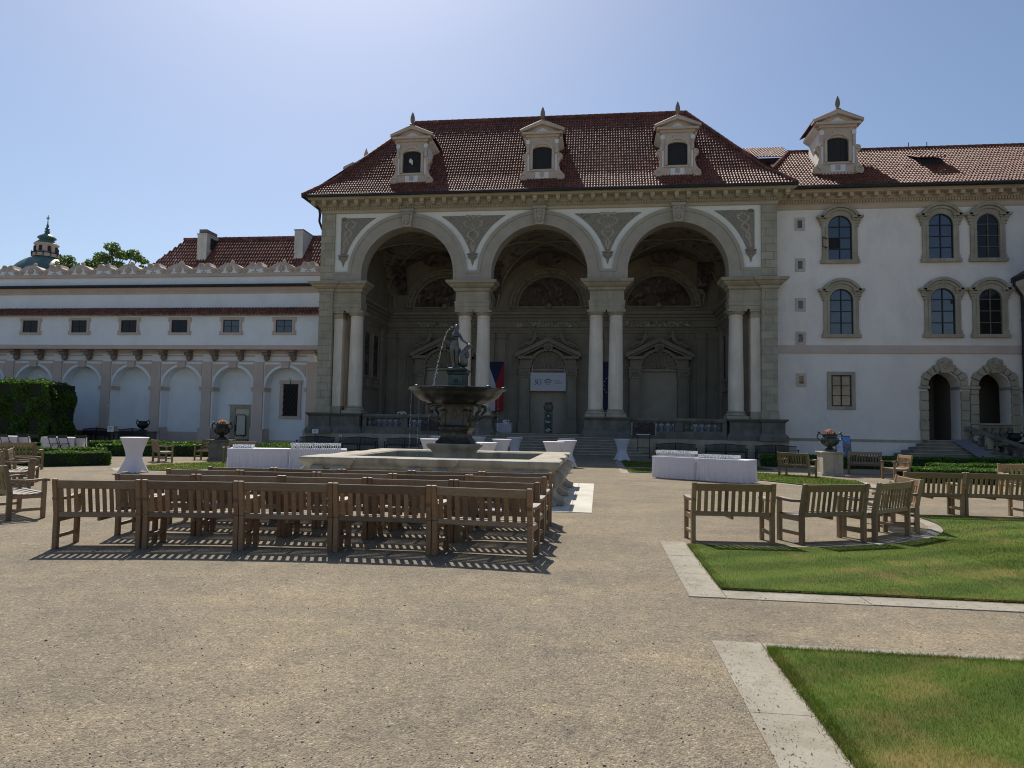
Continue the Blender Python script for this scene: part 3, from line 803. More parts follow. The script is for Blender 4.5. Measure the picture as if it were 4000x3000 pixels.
# pedestals
PED = [(0.16, 1.05), (0.16, 1.30), (0.06, 1.42), (0.03, 1.47), (0.0, 1.50), (0.0, 2.08), (0.05, 2.12), (0.12, 2.20), (0.16, 2.22), (0.16, 2.29), (-0.2, 2.295)]
for xa, xb, side in ((-14.44, None, 'L'), (-8.98, -6.32, ''), (-0.86, 1.74, ''), (7.42, None, 'R')):
    p = MB(); ya, yb = FY - 0.28, FY + 1.3
    if side == 'L':
        path = [(X0 - 0.3, yb), (X0 - 0.3, ya - 0.15), (-16.35, ya - 0.15), (-16.35, ya), (-14.50, ya), (-14.50, yb)]; body = (X0 - 0.3, -14.5)
    elif side == 'R':
        path = [(7.42, yb), (7.42, ya), (9.15, ya), (9.15, ya - 0.15), (X1 + 0.3, ya - 0.15), (X1 + 0.3, yb)]; body = (7.42, X1 + 0.3)
    else:
        path = [(xa, yb), (xa, ya), (xb, ya), (xb, yb)]; body = (xa, xb)
    p.moulding(path, PED)
    p.box(body[0] + 0.02, body[1] - 0.02, ya + 0.02, yb, 0.9, 2.285)
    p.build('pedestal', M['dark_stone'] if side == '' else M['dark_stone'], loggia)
# plinth wall and floor
p = MB(); p.box(X0 - 0.5, -8.9, FY - 0.42, FY + 1.2, -0.1, 1.06); p.box(1.66, X1 + 0.5, FY - 0.42, FY + 1.2, -0.1, 1.06); p.box(-8.9, 1.66, FY + 0.02, FY + 1.2, -0.1, 1.06)
p.build('plinth', M['stone'], loggia)
p = MB(); p.box(X0, X1, FY + 1.2, 49.6, -0.1, 1.2); p.box(-8.9, 1.66, FY + 0.02, FY + 1.2, 1.06, 1.2)
p.build('floor', M['stone'], loggia)
M['step_stone'] = mat_stone('step_stone', (0.15, 0.14, 0.115), (0.26, 0.24, 0.20), 1.5, streak=0.2)
st = thing('stone_steps', 'wide dark stone steps rising to the middle arch of the loggia', 'steps', (0, 0, 0))
for i in range(8):
    s = MB(); e = 0.30 * (7 - i)
    yf = 38.45 + 0.34 * i
    s.box(-7.9 - 0.9 - e * 1.0, 0.6 + e * 1.0, yf, yf + 0.44, -0.05 if i == 0 else 0.15 * i, 0.15 * (i + 1))
    if i < 7: s.box(-7.9 - 0.88 - e, 0.58 + e, yf + 0.44, 41.02, 0.15 * i - 0.01, 0.15 * (i + 1) - 0.012)
    o = s.build('step', M['step_stone'], st, bevel=0.01); s = MB(); s.box(-7.9 - 0.93 - e, 0.63 + e, yf - 0.04, yf + 0.42, 0.15 * (i + 1) - 0.002, 0.15 * (i + 1) + 0.035); s.build('tread', M['stone'], o, bevel=0.012)
# balustrades
def baluster_prof(s=1): return [(0.10 * s, 1.50), (0.10 * s, 1.54), (0.05 * s, 1.57), (0.09 * s, 1.63), (0.115 * s, 1.70), (0.10 * s, 1.77), (0.055 * s, 1.84), (0.045 * s, 1.9), (0.07 * s, 1.96), (0.08 * s, 2.0), (0.08 * s, 2.03)]
for xa, xb in ((-14.36, -9.12), (1.88, 7.28)):
    b = MB(); b.box(xa, xb, FY - 0.14, FY + 0.28, 2.03, 2.10); b.box(xa, xb, FY - 0.20, FY + 0.34, 2.10, 2.27); b.box(xa, xb, FY - 0.22, FY + 0.34, 1.05, 1.50)
    mid = (xa + xb) / 2
    b.box(mid - 0.22, mid + 0.22, FY - 0.12, FY + 0.24, 1.50, 2.03)
    b.box(xa, xa + 0.25, FY - 0.12, FY + 0.24, 1.50, 2.03); b.box(xb - 0.25, xb, FY - 0.12, FY + 0.24, 1.50, 2.03)
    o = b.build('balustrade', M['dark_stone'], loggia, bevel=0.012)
    for h0, h1 in ((xa + 0.25, mid - 0.22), (mid + 0.22, xb - 0.25)):
        for i in range(6):
            q = MB(); q.lathe((h0 + (i + 0.5) * (h1 - h0) / 6, FY + 0.06, 0), baluster_prof(1.25), 12)
            q.build('baluster', M['dark_stone'], o, smooth=50)
# interior
BY = 49.0
NX = (-11.2, -3.58, 4.10)
SL, SR = -15.45, 8.15
iw = MB()
iw.box(SL - 0.6, SR + 0.6, BY, BY + 0.5, 1.2, 15.4)
iw.box(SL - 0.6, SL, FY + 0.9, BY, 1.2, 15.4); iw.box(SR, SR + 0.6, FY + 0.9, BY, 1.2, 15.4)
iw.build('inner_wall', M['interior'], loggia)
co = MB()
ICO = [(0.0, 8.30), (0.06, 8.34), (0.06, 8.50), (0.10, 8.52), (0.12, 8.66), (0.18, 8.70), (0.02, 8.74), (0.02, 9.16), (0.10, 9.22), (0.16, 9.36), (0.30, 9.44), (0.34, 9.56), (0.50, 9.62), (0.54, 9.80), (0.0, 9.90)]
co.moulding([(SL, FY + 0.9), (SL, BY), (SR, BY), (SR, FY + 0.9)], ICO)
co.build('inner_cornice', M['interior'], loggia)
fz = MB()
for c in NX: fz.cut(); fz.box(c - 2.3, c + 2.3, BY - 0.06, BY, 8.76, 9.15)
for y in (43.4, 45.9): fz.cut(); fz.box(SL, SL + 0.06, y, y + 2.0, 8.76, 9.15); fz.cut(); fz.box(SR - 0.06, SR, y, y + 2.0, 8.76, 9.15)
fz.build_each('scroll_frieze', M['frieze'], loggia)
pl = MB()
for c in (SL + 0.75, (NX[0] + NX[1]) / 2, (NX[1] + NX[2]) / 2, SR - 0.75):
    pl.cut()
    for dx in (-0.42, 0.42):
        pl.box(c + dx - 0.32, c + dx + 0.32, BY - 0.18, BY, 2.1, 7.9); pl.box(c + dx - 0.38, c + dx + 0.38, BY - 0.24, BY, 7.9, 8.3); pl.box(c + dx - 0.40, c + dx + 0.40, BY - 0.28, BY, 1.2, 2.1)
    pl.box(c - 0.9, c + 0.9, BY - 0.06, BY, 1.2, 8.3)
for y in (43.2, 47.6):
    for xw, s in ((SL, 1), (SR, -1)):
        xa, xb = sorted((xw, xw + s * 0.2)); pl.cut(); pl.box(xa, xb, y - 0.35, y + 0.35, 1.2, 8.3)
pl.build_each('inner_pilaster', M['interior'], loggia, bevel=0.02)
wp = MB()
for c in NX:
    for s in (-1, 1):
        xa = c + s * 2.62
        wp.box(xa - 0.03, xa + 0.03, BY - 0.05, BY, 5.9, 7.95); 
    wp.box(c - 2.62, c + 2.62, BY - 0.05, BY, 7.92, 7.99); wp.box(c - 2.9, c - 1.75, BY - 0.05, BY, 5.35, 5.75); wp.box(c + 1.75, c + 2.9, BY - 0.05, BY, 5.35, 5.75)
wp.build('wall_moulding', M['interior'], loggia)
# lying figures for the niche gables, grown from a skeleton
def skin_mesh(joints, edges, name, sub=2):
    me = bpy.data.meshes.new(name); me.from_pydata([j[:3] for j in joints], edges, [])
    o = bpy.data.objects.new(name, me); COL.objects.link(o)
    mod = o.modifiers.new('skin', 'SKIN')
    for i, j in enumerate(joints):
        sv = me.skin_vertices[0].data[i]; sv.radius = (j[3], j[4] if len(j) > 4 else j[3])
    me.skin_vertices[0].data[0].use_root = True
    ss = o.modifiers.new('sub', 'SUBSURF'); ss.levels = ss.render_levels = sub
    dg = bpy.context.evaluated_depsgraph_get(); dg.update()
    res = bpy.data.meshes.new_from_object(o.evaluated_get(dg))
    bpy.data.objects.remove(o); bpy.data.meshes.remove(me)
    res.polygons.foreach_set('use_smooth', [True] * len(res.polygons)); res.name = name
    return res
FIG = [(0, 0, 0.2, 0.17), (0.10, 0, 0.55, 0.17), (0.18, 0, 0.80, 0.19), (0.20, 0, 0.98, 0.07), (0.20, 0, 1.13, 0.11), (0.19, 0, 1.24, 0.08),
       (0.05, 0.0, 0.82, 0.07), (-0.2, -0.05, 0.62, 0.05), (-0.42, -0.05, 0.72, 0.05), (0.33, 0, 0.82, 0.07), (0.52, 0, 0.62, 0.05), (0.72, 0, 0.72, 0.05),
       (-0.38, -0.06, 0.30, 0.13), (-0.72, -0.05, 0.04, 0.09), (-1.0, -0.05, -0.10, 0.06), (-0.34, 0.1, 0.12, 0.12), (-0.78, 0.08, -0.12, 0.09)]
FIGE = [(0, 1), (1, 2), (2, 3), (3, 4), (4, 5), (2, 6), (6, 7), (7, 8), (2, 9), (9, 10), (10, 11), (0, 12), (12, 13), (13, 14), (0, 15), (15, 16)]
fig_mesh = skin_mesh(FIG, FIGE, 'reclining_figure', 1); fig_mesh.materials.append(M['interior'])
for c in NX:
    n_ = MB(); zs = 5.78; r = 1.20
    # pilasters, capitals, impost
    for s in (-1, 1):
        xa, xb = sorted((c + s * 1.28, c + s * 2.0)); n_.box(xa, xb, BY - 0.62, BY, 2.0, 5.1); n_.box(xa - 0.06, xb + 0.06, BY - 0.70, BY, 1.2, 2.0)
        n_.box(xa + 0.12, xb - 0.12, BY - 0.67, BY - 0.61, 2.2, 5.0)
        n_.box(xa - 0.05, xb + 0.05, BY - 0.68, BY, 5.1, 5.72, 0); n_.box(xa - 0.12, xb + 0.12, BY - 0.76, BY, 5.72, 5.86)
        n_.box(xa + 0.02, xb - 0.02, BY - 0.62, BY, 5.86, 6.40); n_.box(xa - 0.16, xb + 0.2, BY - 0.86, BY, 6.40, 6.62)
        for q in range(5): n_.ball((xa + 0.1 + q * 0.13, BY - 0.70, 5.3 + 0.2 * (q % 2)), 0.1, 7, 5)
    n_.ring(c, zs, r, r + 0.20, BY - 0.66, BY, 0, pi, 24)
    # gable
    for s in (-1, 1):
        n_.prism([(c, 7.62), (c, 7.94), (c + s * 2.32, 6.80), (c + s * 2.32, 6.52)], BY - 0.92, BY)
        n_.prism([(c, 7.45), (c, 7.62), (c + s * 2.2, 6.56), (c + s * 2.2, 6.42)], BY - 0.70, BY)
    n_.prism([(c - 0.28, 6.95), (c + 0.28, 6.95), (c + 0.35, 7.5), (c - 0.35, 7.5)], BY - 0.80, BY); n_.ball((c, BY - 0.80, 7.2), 0.2)
    ni = n_.build('niche', M['interior'], loggia, bevel=0.01)
    sh = MB()                                     # scalloped shell head
    V, F = [], []; na, nb = 48, 8
    for i in range(na + 1):
        a = pi * i / na; rib = 1 - 0.06 * (i % 4 in (0,)) - 0.03 * (i % 4 in (1, 3))
        for j in range(nb + 1):
            t = j / nb; rr = r * t * (rib if t > 0.25 else 1)
            V.append((c + rr * math.cos(a), BY - 0.05 - 0.52 * t ** 2.2 + (0.07 * (i % 4 == 0)) * t, zs + rr * math.sin(a)))
    for i in range(na):
        for j in range(nb): F.append((i * (nb + 1) + j, (i + 1) * (nb + 1) + j, (i + 1) * (nb + 1) + j + 1, i * (nb + 1) + j + 1))
    sh.add(V, F)
    for q in (-0.3, 0, 0.3): sh.ball((c + q, BY - 0.12, zs + 0.12), 0.15)
    sh.build('shell', M['interior'], ni)
    bk = MB(); bk.box(c - 1.28, c + 1.28, BY - 0.06, BY, 1.5, 5.6); bk.box(c - 1.28, c + 1.28, BY - 0.30, BY - 0.02, 5.62, 5.76); bk.box(c - 1.3, c + 1.3, BY - 0.2, BY, 1.2, 1.6)
    bk.build('niche_back', M['stone_grey'], ni)
    for s in (-1, 1):
        fo = bpy.data.objects.new('reclining_figure', fig_mesh); COL.objects.link(fo); fo.parent = ni
        fo.location = (c + s * 1.12, BY - 0.62, 7.30); fo.scale = (-s * 1.05, 1.1, 0.95)
    lu = MB()
    R2 = 2.75
    lu.ring(c, 10.12, R2 - 0.28, R2, BY - 0.22, BY, 0, pi, 32); lu.ring(c, 10.12, R2 - 0.05, R2 + 0.12, BY - 0.34, BY, 0, pi, 32); lu.ring(c, 10.12, R2 - 0.52, R2 - 0.44, BY - 0.14, BY, 0, pi, 32)
    lu.box(c - 2.4, c + 2.4, BY - 0.16, BY, 10.12, 10.24); lu.ball((c, BY - 0.2, 10.25), 0.22, 8, 6)
    for q in range(13): lu.ball((c + 2.6 * math.cos(pi * (q + .5) / 13), BY - 0.22, 10.12 + 2.6 * math.sin(pi * (q + .5) / 13)), 0.11, 7, 5)
    lo = lu.build('lunette_frame', M['interior'], loggia)
    pa = MB(); pa.prism([(c + 2.3 * math.cos(pi * i / 28), 10.2 + 2.28 * math.sin(pi * i / 28)) for i in range(29)], BY - 0.04, BY - 0.01)
    pa.build('painting', M['mural'], lo)
# stucco figures on the piers between the lunettes
for c in (SL + 0.75, (NX[0] + NX[1]) / 2, (NX[1] + NX[2]) / 2, SR - 0.75):
    fo = bpy.data.objects.new('stucco_figure', fig_mesh); COL.objects.link(fo); fo.parent = loggia
    fo.location = (c, BY - 0.35, 10.9); fo.rotation_euler = (0, rad(-70), 0); fo.scale = (0.9, 0.6, 0.7)
# groin vaults
va = MB()
PX = (-15.9, -7.73, 0.43, 8.7); BX = (SL - 0.3, (NX[0] + NX[1]) / 2, (NX[1] + NX[2]) / 2, SR + 0.3)
NU, NV = 26, 26; Hh = 3.75
for b in range(3):
    V, F = [], []
    for j in range(NV + 1):
        ty = j / NV; y = FY + 0.85 + ty * (BY - FY - 0.85); hy = Hh * math.sqrt(max(0, 1 - (2 * ty - 1) ** 2))
        xa = PX[b] + (BX[b] - PX[b]) * ty; xb = PX[b + 1] + (BX[b + 1] - PX[b + 1]) * ty
        for i in range(NU + 1):
            tx = i / NU; hx = Hh * math.sqrt(max(0, 1 - (2 * tx - 1) ** 2))
            V.append((xa + (xb - xa) * tx, y, 10.2 + max(hx, hy)))
    for j in range(NV):
        for i in range(NU): F.append((j * (NU + 1) + i, j * (NU + 1) + i + 1, (j + 1) * (NU + 1) + i + 1, (j + 1) * (NU + 1) + i))
    va.add(V, F)
va.build('vault', M['vault'], loggia, smooth=25)
rb = MB()
for b in range(3):
    for d in (0, 1):
        pth = []
        for i in range(25):
            t = i / 24; ty = t; tx = t if d == 0 else 1 - t
            y = FY + 0.9 + ty * (BY - FY - 0.9); xa = PX[b] + (BX[b] - PX[b]) * ty; xb = PX[b + 1] + (BX[b + 1] - PX[b + 1]) * ty
            pth.append((xa + (xb - xa) * tx, y, 10.2 + Hh * math.sqrt(max(0, 1 - (2 * t - 1) ** 2)) - 0.03))
        rb.tube(pth, 0.09, 6)
rb.build('vault_rib', M['interior'], loggia, smooth=60)
for b in range(3):
    fr = MB(); c = (PX[b] + PX[b + 1]) / 2 * 0.55 + NX[b] * 0.45
    fr.prism([(c + 0.95 * math.cos(2 * pi * i / 20), 13.25 + 0.45 * math.sin(2 * pi * i / 20)) for i in range(20)], 47.2, 47.24)
    o = fr.build('ceiling_fresco', M['mural'], loggia); o.rotation_euler = (0, 0, 0)
for c in ((PX[1] + BX[1]) / 2 * 0.25 + BX[1] * 0.75, BX[2], SL + 1.1, SR - 1.1):
    q = MB(); y3, z3 = (48.72, 48.15, 47.45), (11.15, 12.15, 12.9); wd = (0.34, 0.42, 0.52)
    for i in range(2):
        a, b = wd[i], wd[i + 1]
        q.hexa([(c - a, y3[i], z3[i]), (c + a, y3[i], z3[i]), (c + a, y3[i] + 0.05, z3[i] + 0.05), (c - a, y3[i] + 0.05, z3[i] + 0.05)], [(c - b, y3[i + 1], z3[i + 1]), (c + b, y3[i + 1], z3[i + 1]), (c + b, y3[i + 1] + 0.05, z3[i + 1] + 0.05), (c - b, y3[i + 1] + 0.05, z3[i + 1] + 0.05)])
    q.build('vault_painting', M['mural'], loggia)
for xw, s in ((SL, 1), (SR, -1)):
    for y in (44.3, 46.1):
        q = MB(); q.box(*sorted((xw, xw + s * 0.04)), y - 0.55, y + 0.55, 4.9, 7.7); o = q.build('wall_painting', M['mural'], loggia)
        f = MB(); xa, xb = sorted((xw, xw + s * 0.12))
        f.box(xa, xb, y - 0.68, y - 0.56, 4.75, 7.85); f.box(xa, xb, y + 0.56, y + 0.68, 4.75, 7.85); f.box(xa, xb, y - 0.56, y + 0.56, 7.71, 7.85); f.box(xa, xb, y - 0.56, y + 0.56, 4.75, 4.89); f.build('frame', M['interior'], o)
        f = MB(); f.prism([(-0.75, 4.1), (0.75, 4.1), (0, 4.7)], -0.06, 0.06); g_ = f.build('gable', M['interior'], o); g_.rotation_euler = (0, 0, pi / 2); g_.location = (xw + s * 0.12, y, 0)
# main cornice with modillions and dentils
cn = MB(); cn.moulding([(X0, 43), (X0, FY - 0.02), (X1, FY - 0.02), (X1, 43)], CORN)
md = MB(); x = X0 - 0.45
while x < X1 + 0.6:
    md.cut(); md.box(x, x + 0.24, FY - 0.78, FY - 0.28, 15.21, 15.43); md.box(x + 0.03, x + 0.21, FY - 0.70, FY - 0.28, 15.13, 15.21); x += 0.69
md.build_each('modillion', M['cornice'], loggia)
x = X0 - 0.16
while x < X1 + 0.16: cn.box(x, x + 0.085, FY - 0.30, FY - 0.15, 14.97, 15.09); x += 0.15
cn.build('cornice', M['cornice'], loggia)
# roof
EY, EZ, RY, RZ = 39.95, 15.66, 45.45, 22.45
EXL, EXR = -18.25, 10.98
PROF = [(0, EZ), (1.35, EZ + 1.32), (5.5, RZ)]
rf = MB()
tile_slope(rf, (EXL, EY, 0), (1, 0), PROF, EXR - EXL, 0.168, 0.31,
           clips=[((EXL, EY, 0), (-1, 1, 0)), ((EXR, EY, 0), (1, 1, 0))])
bk = 50.95
def hipface(a, b, c, d=None): rf.add([a, b, c] + ([d] if d else []), [tuple(range(4 if d else 3))])
hipface((EXL, EY, EZ), (EXL, bk, EZ), (EXL + 5.5, RY, RZ)); hipface((EXR, EY, EZ), (EXR - 5.5, RY, RZ), (EXR, bk, EZ)); hipface((EXL, bk, EZ), (EXR, bk, EZ), (EXR - 5.5, RY, RZ), (EXL + 5.5, RY, RZ))
rf.add([(EXL, EY + 0.05, EZ - 0.04), (EXR, EY + 0.05, EZ - 0.04), (EXR, bk, EZ - 0.04), (EXL, bk, EZ - 0.04)], [(0, 1, 2, 3)])
roof = rf.build('roof', M['tile'], loggia, smooth=45)
rd = MB()
mid = 1.35
for a, b in (((EXL, EY, EZ), (EXL + mid, EY + mid, EZ + 1.32)), ((EXL + mid, EY + mid, EZ + 1.32), (EXL + 5.5, RY, RZ)), ((EXL + 5.5, RY, RZ), (EXR - 5.5, RY, RZ)), ((EXR - 5.5, RY, RZ), (EXR - mid, EY + mid, EZ + 1.32)), ((EXR - mid, EY + mid, EZ + 1.32), (EXR, EY, EZ))):
    ridge_tiles(rd, Vector(a) + Vector((0, 0, 0.05)), Vector(b) + Vector((0, 0, 0.05)))
rd.build('ridge_tiles', M['tile'], roof, smooth=45)
gt = MB(); gt.tube([(EXL - 0.05, EY - 0.06, EZ - 0.06), (EXR + 0.05, EY - 0.06, EZ - 0.06)], 0.10, 8)
gt.tube([(EXL - 0.05, EY - 0.06, EZ - 0.08), (EXL + 0.35, EY + 0.4, EZ - 0.30), (X0 - 0.12, FY - 0.3, 15.0), (X0 - 0.14, FY - 0.1, 14.75), (X0 - 0.30, FY + 0.2, 14.4), (X0 - 0.22, FY + 0.45, 14.0), (X0 - 0.1, FY + 0.5, 13.8)], 0.075, 8)
gt.box(EXL, EXR, EY - 0.03, EY + 0.16, EZ - 0.10, EZ - 0.02)
gt.build('gutter', M['slate'], loggia, smooth=40)

# dormers
def dormer(parent, cx, y, zb, s=1.0, back=3.2):
    """scrolled dormer, base centre at (cx, y, zb)"""
    def PX_(pts): return [(cx + a * s, zb + b * s) for a, b in pts]
    f = MB()
    # front wall as a frame round the shuttered opening
    W = 0.92
    op = [(-0.58, 0.72)] + [(-0.58, 1.92)] + [(0.58 * -math.cos(pi * i / 10), 1.92 + 0.20 * math.sin(pi * i / 10)) for i in range(1, 10)] + [(0.58, 1.92), (0.58, 0.72)]
    f.prism(PX_([(-W, 0.0), (W, 0.0), (W, 0.72), (-W, 0.72)]), y, y + 0.35)
    f.prism(PX_([(-W, 0.72), (-0.58, 0.72), (-0.58, 1.92), (-W, 1.92)]), y, y + 0.35); f.prism(PX_([(W, 0.72), (W, 1.92), (0.58, 1.92), (0.58, 0.72)]), y, y + 0.35)
    f.prism(PX_([(-W, 1.92)] + op[1:-1][0:0] + [(-0.58, 1.92)] + [(0.58 * -math.cos(pi * i / 10), 1.92 + 0.20 * math.sin(pi * i / 10)) for i in range(1, 10)] + [(0.58, 1.92), (W, 1.92), (W, 2.72), (-W, 2.72)]), y, y + 0.35)
    # raised window surround
    for a, b, c, d in ((-0.72, -0.58, 0.66, 1.95), (0.58, 0.72, 0.66, 1.95), (-0.78, 0.78, 0.58, 0.70)):
        f.box(cx + a * s, cx + b * s, y - 0.07, y, zb + c * s, zb + d * s)
    f.ring(cx, zb + 1.62 * s, 0.645 * s, 0.79 * s, y - 0.07, y, rad(28), rad(152), 12)
    # side volutes
    for sg in (-1, 1):
        vol = [(0.92, 0.02), (1.30, 0.02), (1.38, 0.14), (1.36, 0.34), (1.24, 0.46), (1.10, 0.62), (1.02, 0.95), (1.02, 1.15), (1.10, 1.28), (1.22, 1.40), (1.24, 1.54), (1.14, 1.66), (1.00, 1.70), (0.92, 1.66)]
        f.prism(PX_([(sg * a, b) for a, b in vol]), y - 0.05, y + 0.30)
        f.ring(cx + sg * 1.12 * s, zb + 0.24 * s, 0.14 * s, 0.21 * s, y - 0.12, y - 0.04, 0, 2 * pi, 14); f.ring(cx + sg * 1.08 * s, zb + 1.52 * s, 0.05 * s, 0.13 * s, y - 0.11, y - 0.04, 0, 2 * pi, 12)
        f.box(*sorted((cx + sg * 0.80 * s, cx + sg * 0.96 * s)), y - 0.06, y, zb + 1.7 * s, zb + 2.55 * s)
    # entablature + gable
    f.box(cx - 1.02 * s, cx + 1.02 * s, y - 0.10, y + 0.3, zb + 2.68 * s, zb + 2.82 * s); f.box(cx - 1.22 * s, cx + 1.22 * s, y - 0.24, y + 0.3, zb + 2.82 * s, zb + 2.96 * s)
    for sg in (-1, 1):
        f.prism(PX_([(sg * 1.34, 2.96), (sg * 1.34, 3.10), (0, 3.66), (0, 3.42)]), y - 0.28, y + 0.3)
    f.prism(PX_([(-1.2, 2.96), (1.2, 2.96), (0, 3.44)]), y - 0.03, y + 0.3)
    o = f.build('dormer', M['dormer'], parent)
    # cheeks
    c = MB(); L_ = back
    for sg in (-1, 1):
        xa, xb = sorted((cx + sg * 0.88 * s, cx + sg * 0.80 * s))
        c.cut(); c.box(xa, xb, y + 0.3, y + L_, zb + 0.1, zb + 2.75 * s)
        xa, xb = sorted((cx + sg * 0.86 * s, cx + sg * 1.2 * s)); c.hexa([(xa, y + 0.3, zb + 2.55 * s), (xb, y + 0.3, zb + 2.80 * s), (xb, y + L_, zb + 2.80 * s), (xa, y + L_, zb + 2.55 * s)] if sg > 0 else [(xa, y + 0.3, zb + 2.80 * s), (xb, y + 0.3, zb + 2.55 * s), (xb, y + L_, zb + 2.55 * s), (xa, y + L_, zb + 2.80 * s)], [(xa, y + 0.3, zb + 2.95 * s), (xb, y + 0.3, zb + 2.95 * s), (xb, y + L_, zb + 2.95 * s), (xa, y + L_, zb + 2.95 * s)])
    c.build_each('cheek', M['plaster'], o)
    sh = MB(); sh.box(cx - 0.6 * s, cx + 0.6 * s, y + 0.14, y + 0.2, zb + 0.70 * s, zb + 2.14 * s)
    for q in range(9): sh.box(cx + (-0.58 + q * 0.13) * s, cx + (-0.465 + q * 0.13) * s, y + 0.12, y + 0.14, zb + 0.72 * s, zb + 2.12 * s)
    sh.ring(cx, zb + 1.45 * s, 0.0, 0.10, y + 0.10, y + 0.12, 0, 2 * pi, 10)
    sh.build('shutter', M['shutter'], o)
    wp = MB(); wp.box(cx - 0.40 * s, cx + 0.40 * s, y - 0.02, y, zb + 0.14 * s, zb + 0.55 * s); wp.cut(); wp.prism(PX_([(-0.45, 3.02), (0.45, 3.02), (0, 3.26)]), y - 0.05, y)
    for sg in (-1, 1): wp.cut(); wp.box(*sorted((cx + sg * 0.75 * s, cx + sg * 0.99 * s)), y - 0.075, y - 0.06, zb + 2.28 * s, zb + 2.52 * s)
    wp.cut(); wp.box(cx - 0.9 * s, cx - 0.8 * s, y - 0.02, y, zb + 0.6 * s, zb + 1.6 * s); wp.cut(); wp.box(cx + 0.8 * s, cx + 0.9 * s, y - 0.02, y, zb + 0.6 * s, zb + 1.6 * s)
    wp.build_each('white_panel', M['white_paint'], o)
    orn = MB()
    for q in range(4): orn.box(cx + (-0.13 + q * 0.07) * s, cx + (-0.08 + q * 0.07) * s, y - 0.05, y - 0.02, zb + (0.22 + 0.03 * (q % 2)) * s, zb + 0.52 * s)
    orn.cut()
    for q in (-0.2, -0.07, 0.07, 0.2): orn.ball((cx + q * s, y - 0.02, zb + (2.42 + 0.06 * abs(q)) * s), 0.09 * s, 8, 5, 1, 0.5)
    orn.build_each('ornament', M['trim'], o)
    r = MB()
    for sg in (-1, 1):
        ea = Vector((cx + sg * 1.36 * s, y - 0.3, zb + 3.08 * s)); ap = Vector((cx, y - 0.3, zb + 3.66 * s)); dv = Vector((0, L_ + 0.5, 0))
        n_ = 16
        for i in range(n_):
            p0 = dv * (i / n_); p1 = dv * ((i + 1) / n_)
            up_ = Vector((0, 0, 0.07)); 
            r.add([ea + p0, ap + p0, ap + (p0 + p1) / 2 + up_, ea + (p0 + p1) / 2 + up_, ap + p1, ea + p1], [(0, 1, 2, 3), (3, 2, 4, 5)])
    r.build('dormer_roof', M['tile'], o)
    fn = MB(); fz_ = zb + 3.62 * s
    fn.box(cx - 0.14, cx + 0.14, y - 0.2, y + 0.08, fz_ - 0.1, fz_ + 0.12)
    fn.lathe((cx, y - 0.06, fz_ + 0.1), [(0.09, 0), (0.12, 0.04), (0.05, 0.1), (0.11, 0.18), (0.145, 0.34), (0.13, 0.52), (0.07, 0.72), (0.0, 0.86)], 12)
    fn.build('finial', M['corbel'], o, smooth=50)
    return o
for cx in (-11.66, -3.55, 4.47): dormer(loggia, cx, 40.85, 16.50, 1.0)
bd = MB(); bd.ball((-11.72, 40.78, 17.95), 0.11, 8, 6, 0.9, 0.6, 1.4); bd.box(-11.66, -11.58, 40.76, 40.82, 17.72, 17.98)
tag(bd.build('white_figurine', M['white_paint']), 'small white figurine in the dark opening of the loggia roof dormer on the left', 'figurine')
# small dormer far round the left side of the roof, only its gable and spike show
sdm = MB(); sdm.box(-17.1, -16.2, 44.2, 45.4, 17.9, 18.9); sdm.prism([(-17.35, 18.85), (-15.9, 18.85), (-16.0, 19.0), (-16.65, 19.3), (-17.3, 19.0)], 44.0, 45.5)
sdm.lathe((-15.95, 44.6, 19.05), [(0.15, 0), (0.15, 0.25), (0.08, 0.3), (0.14, 0.5), (0.18, 0.75), (0.15, 1.0), (0.0, 1.45)], 10)
sdm.build('side_dormer', M['trim'], loggia)
# ---------------------------------------------------------------- left wing
wing = thing('garden_wing', 'long white and pink garden wing with blind arches, six small windows and a scrolled parapet', 'building')
LX, RXW = -62.0, -17.6
AY, RY2 = 43.3, 44.1                    # face of the arcade, back of the niches
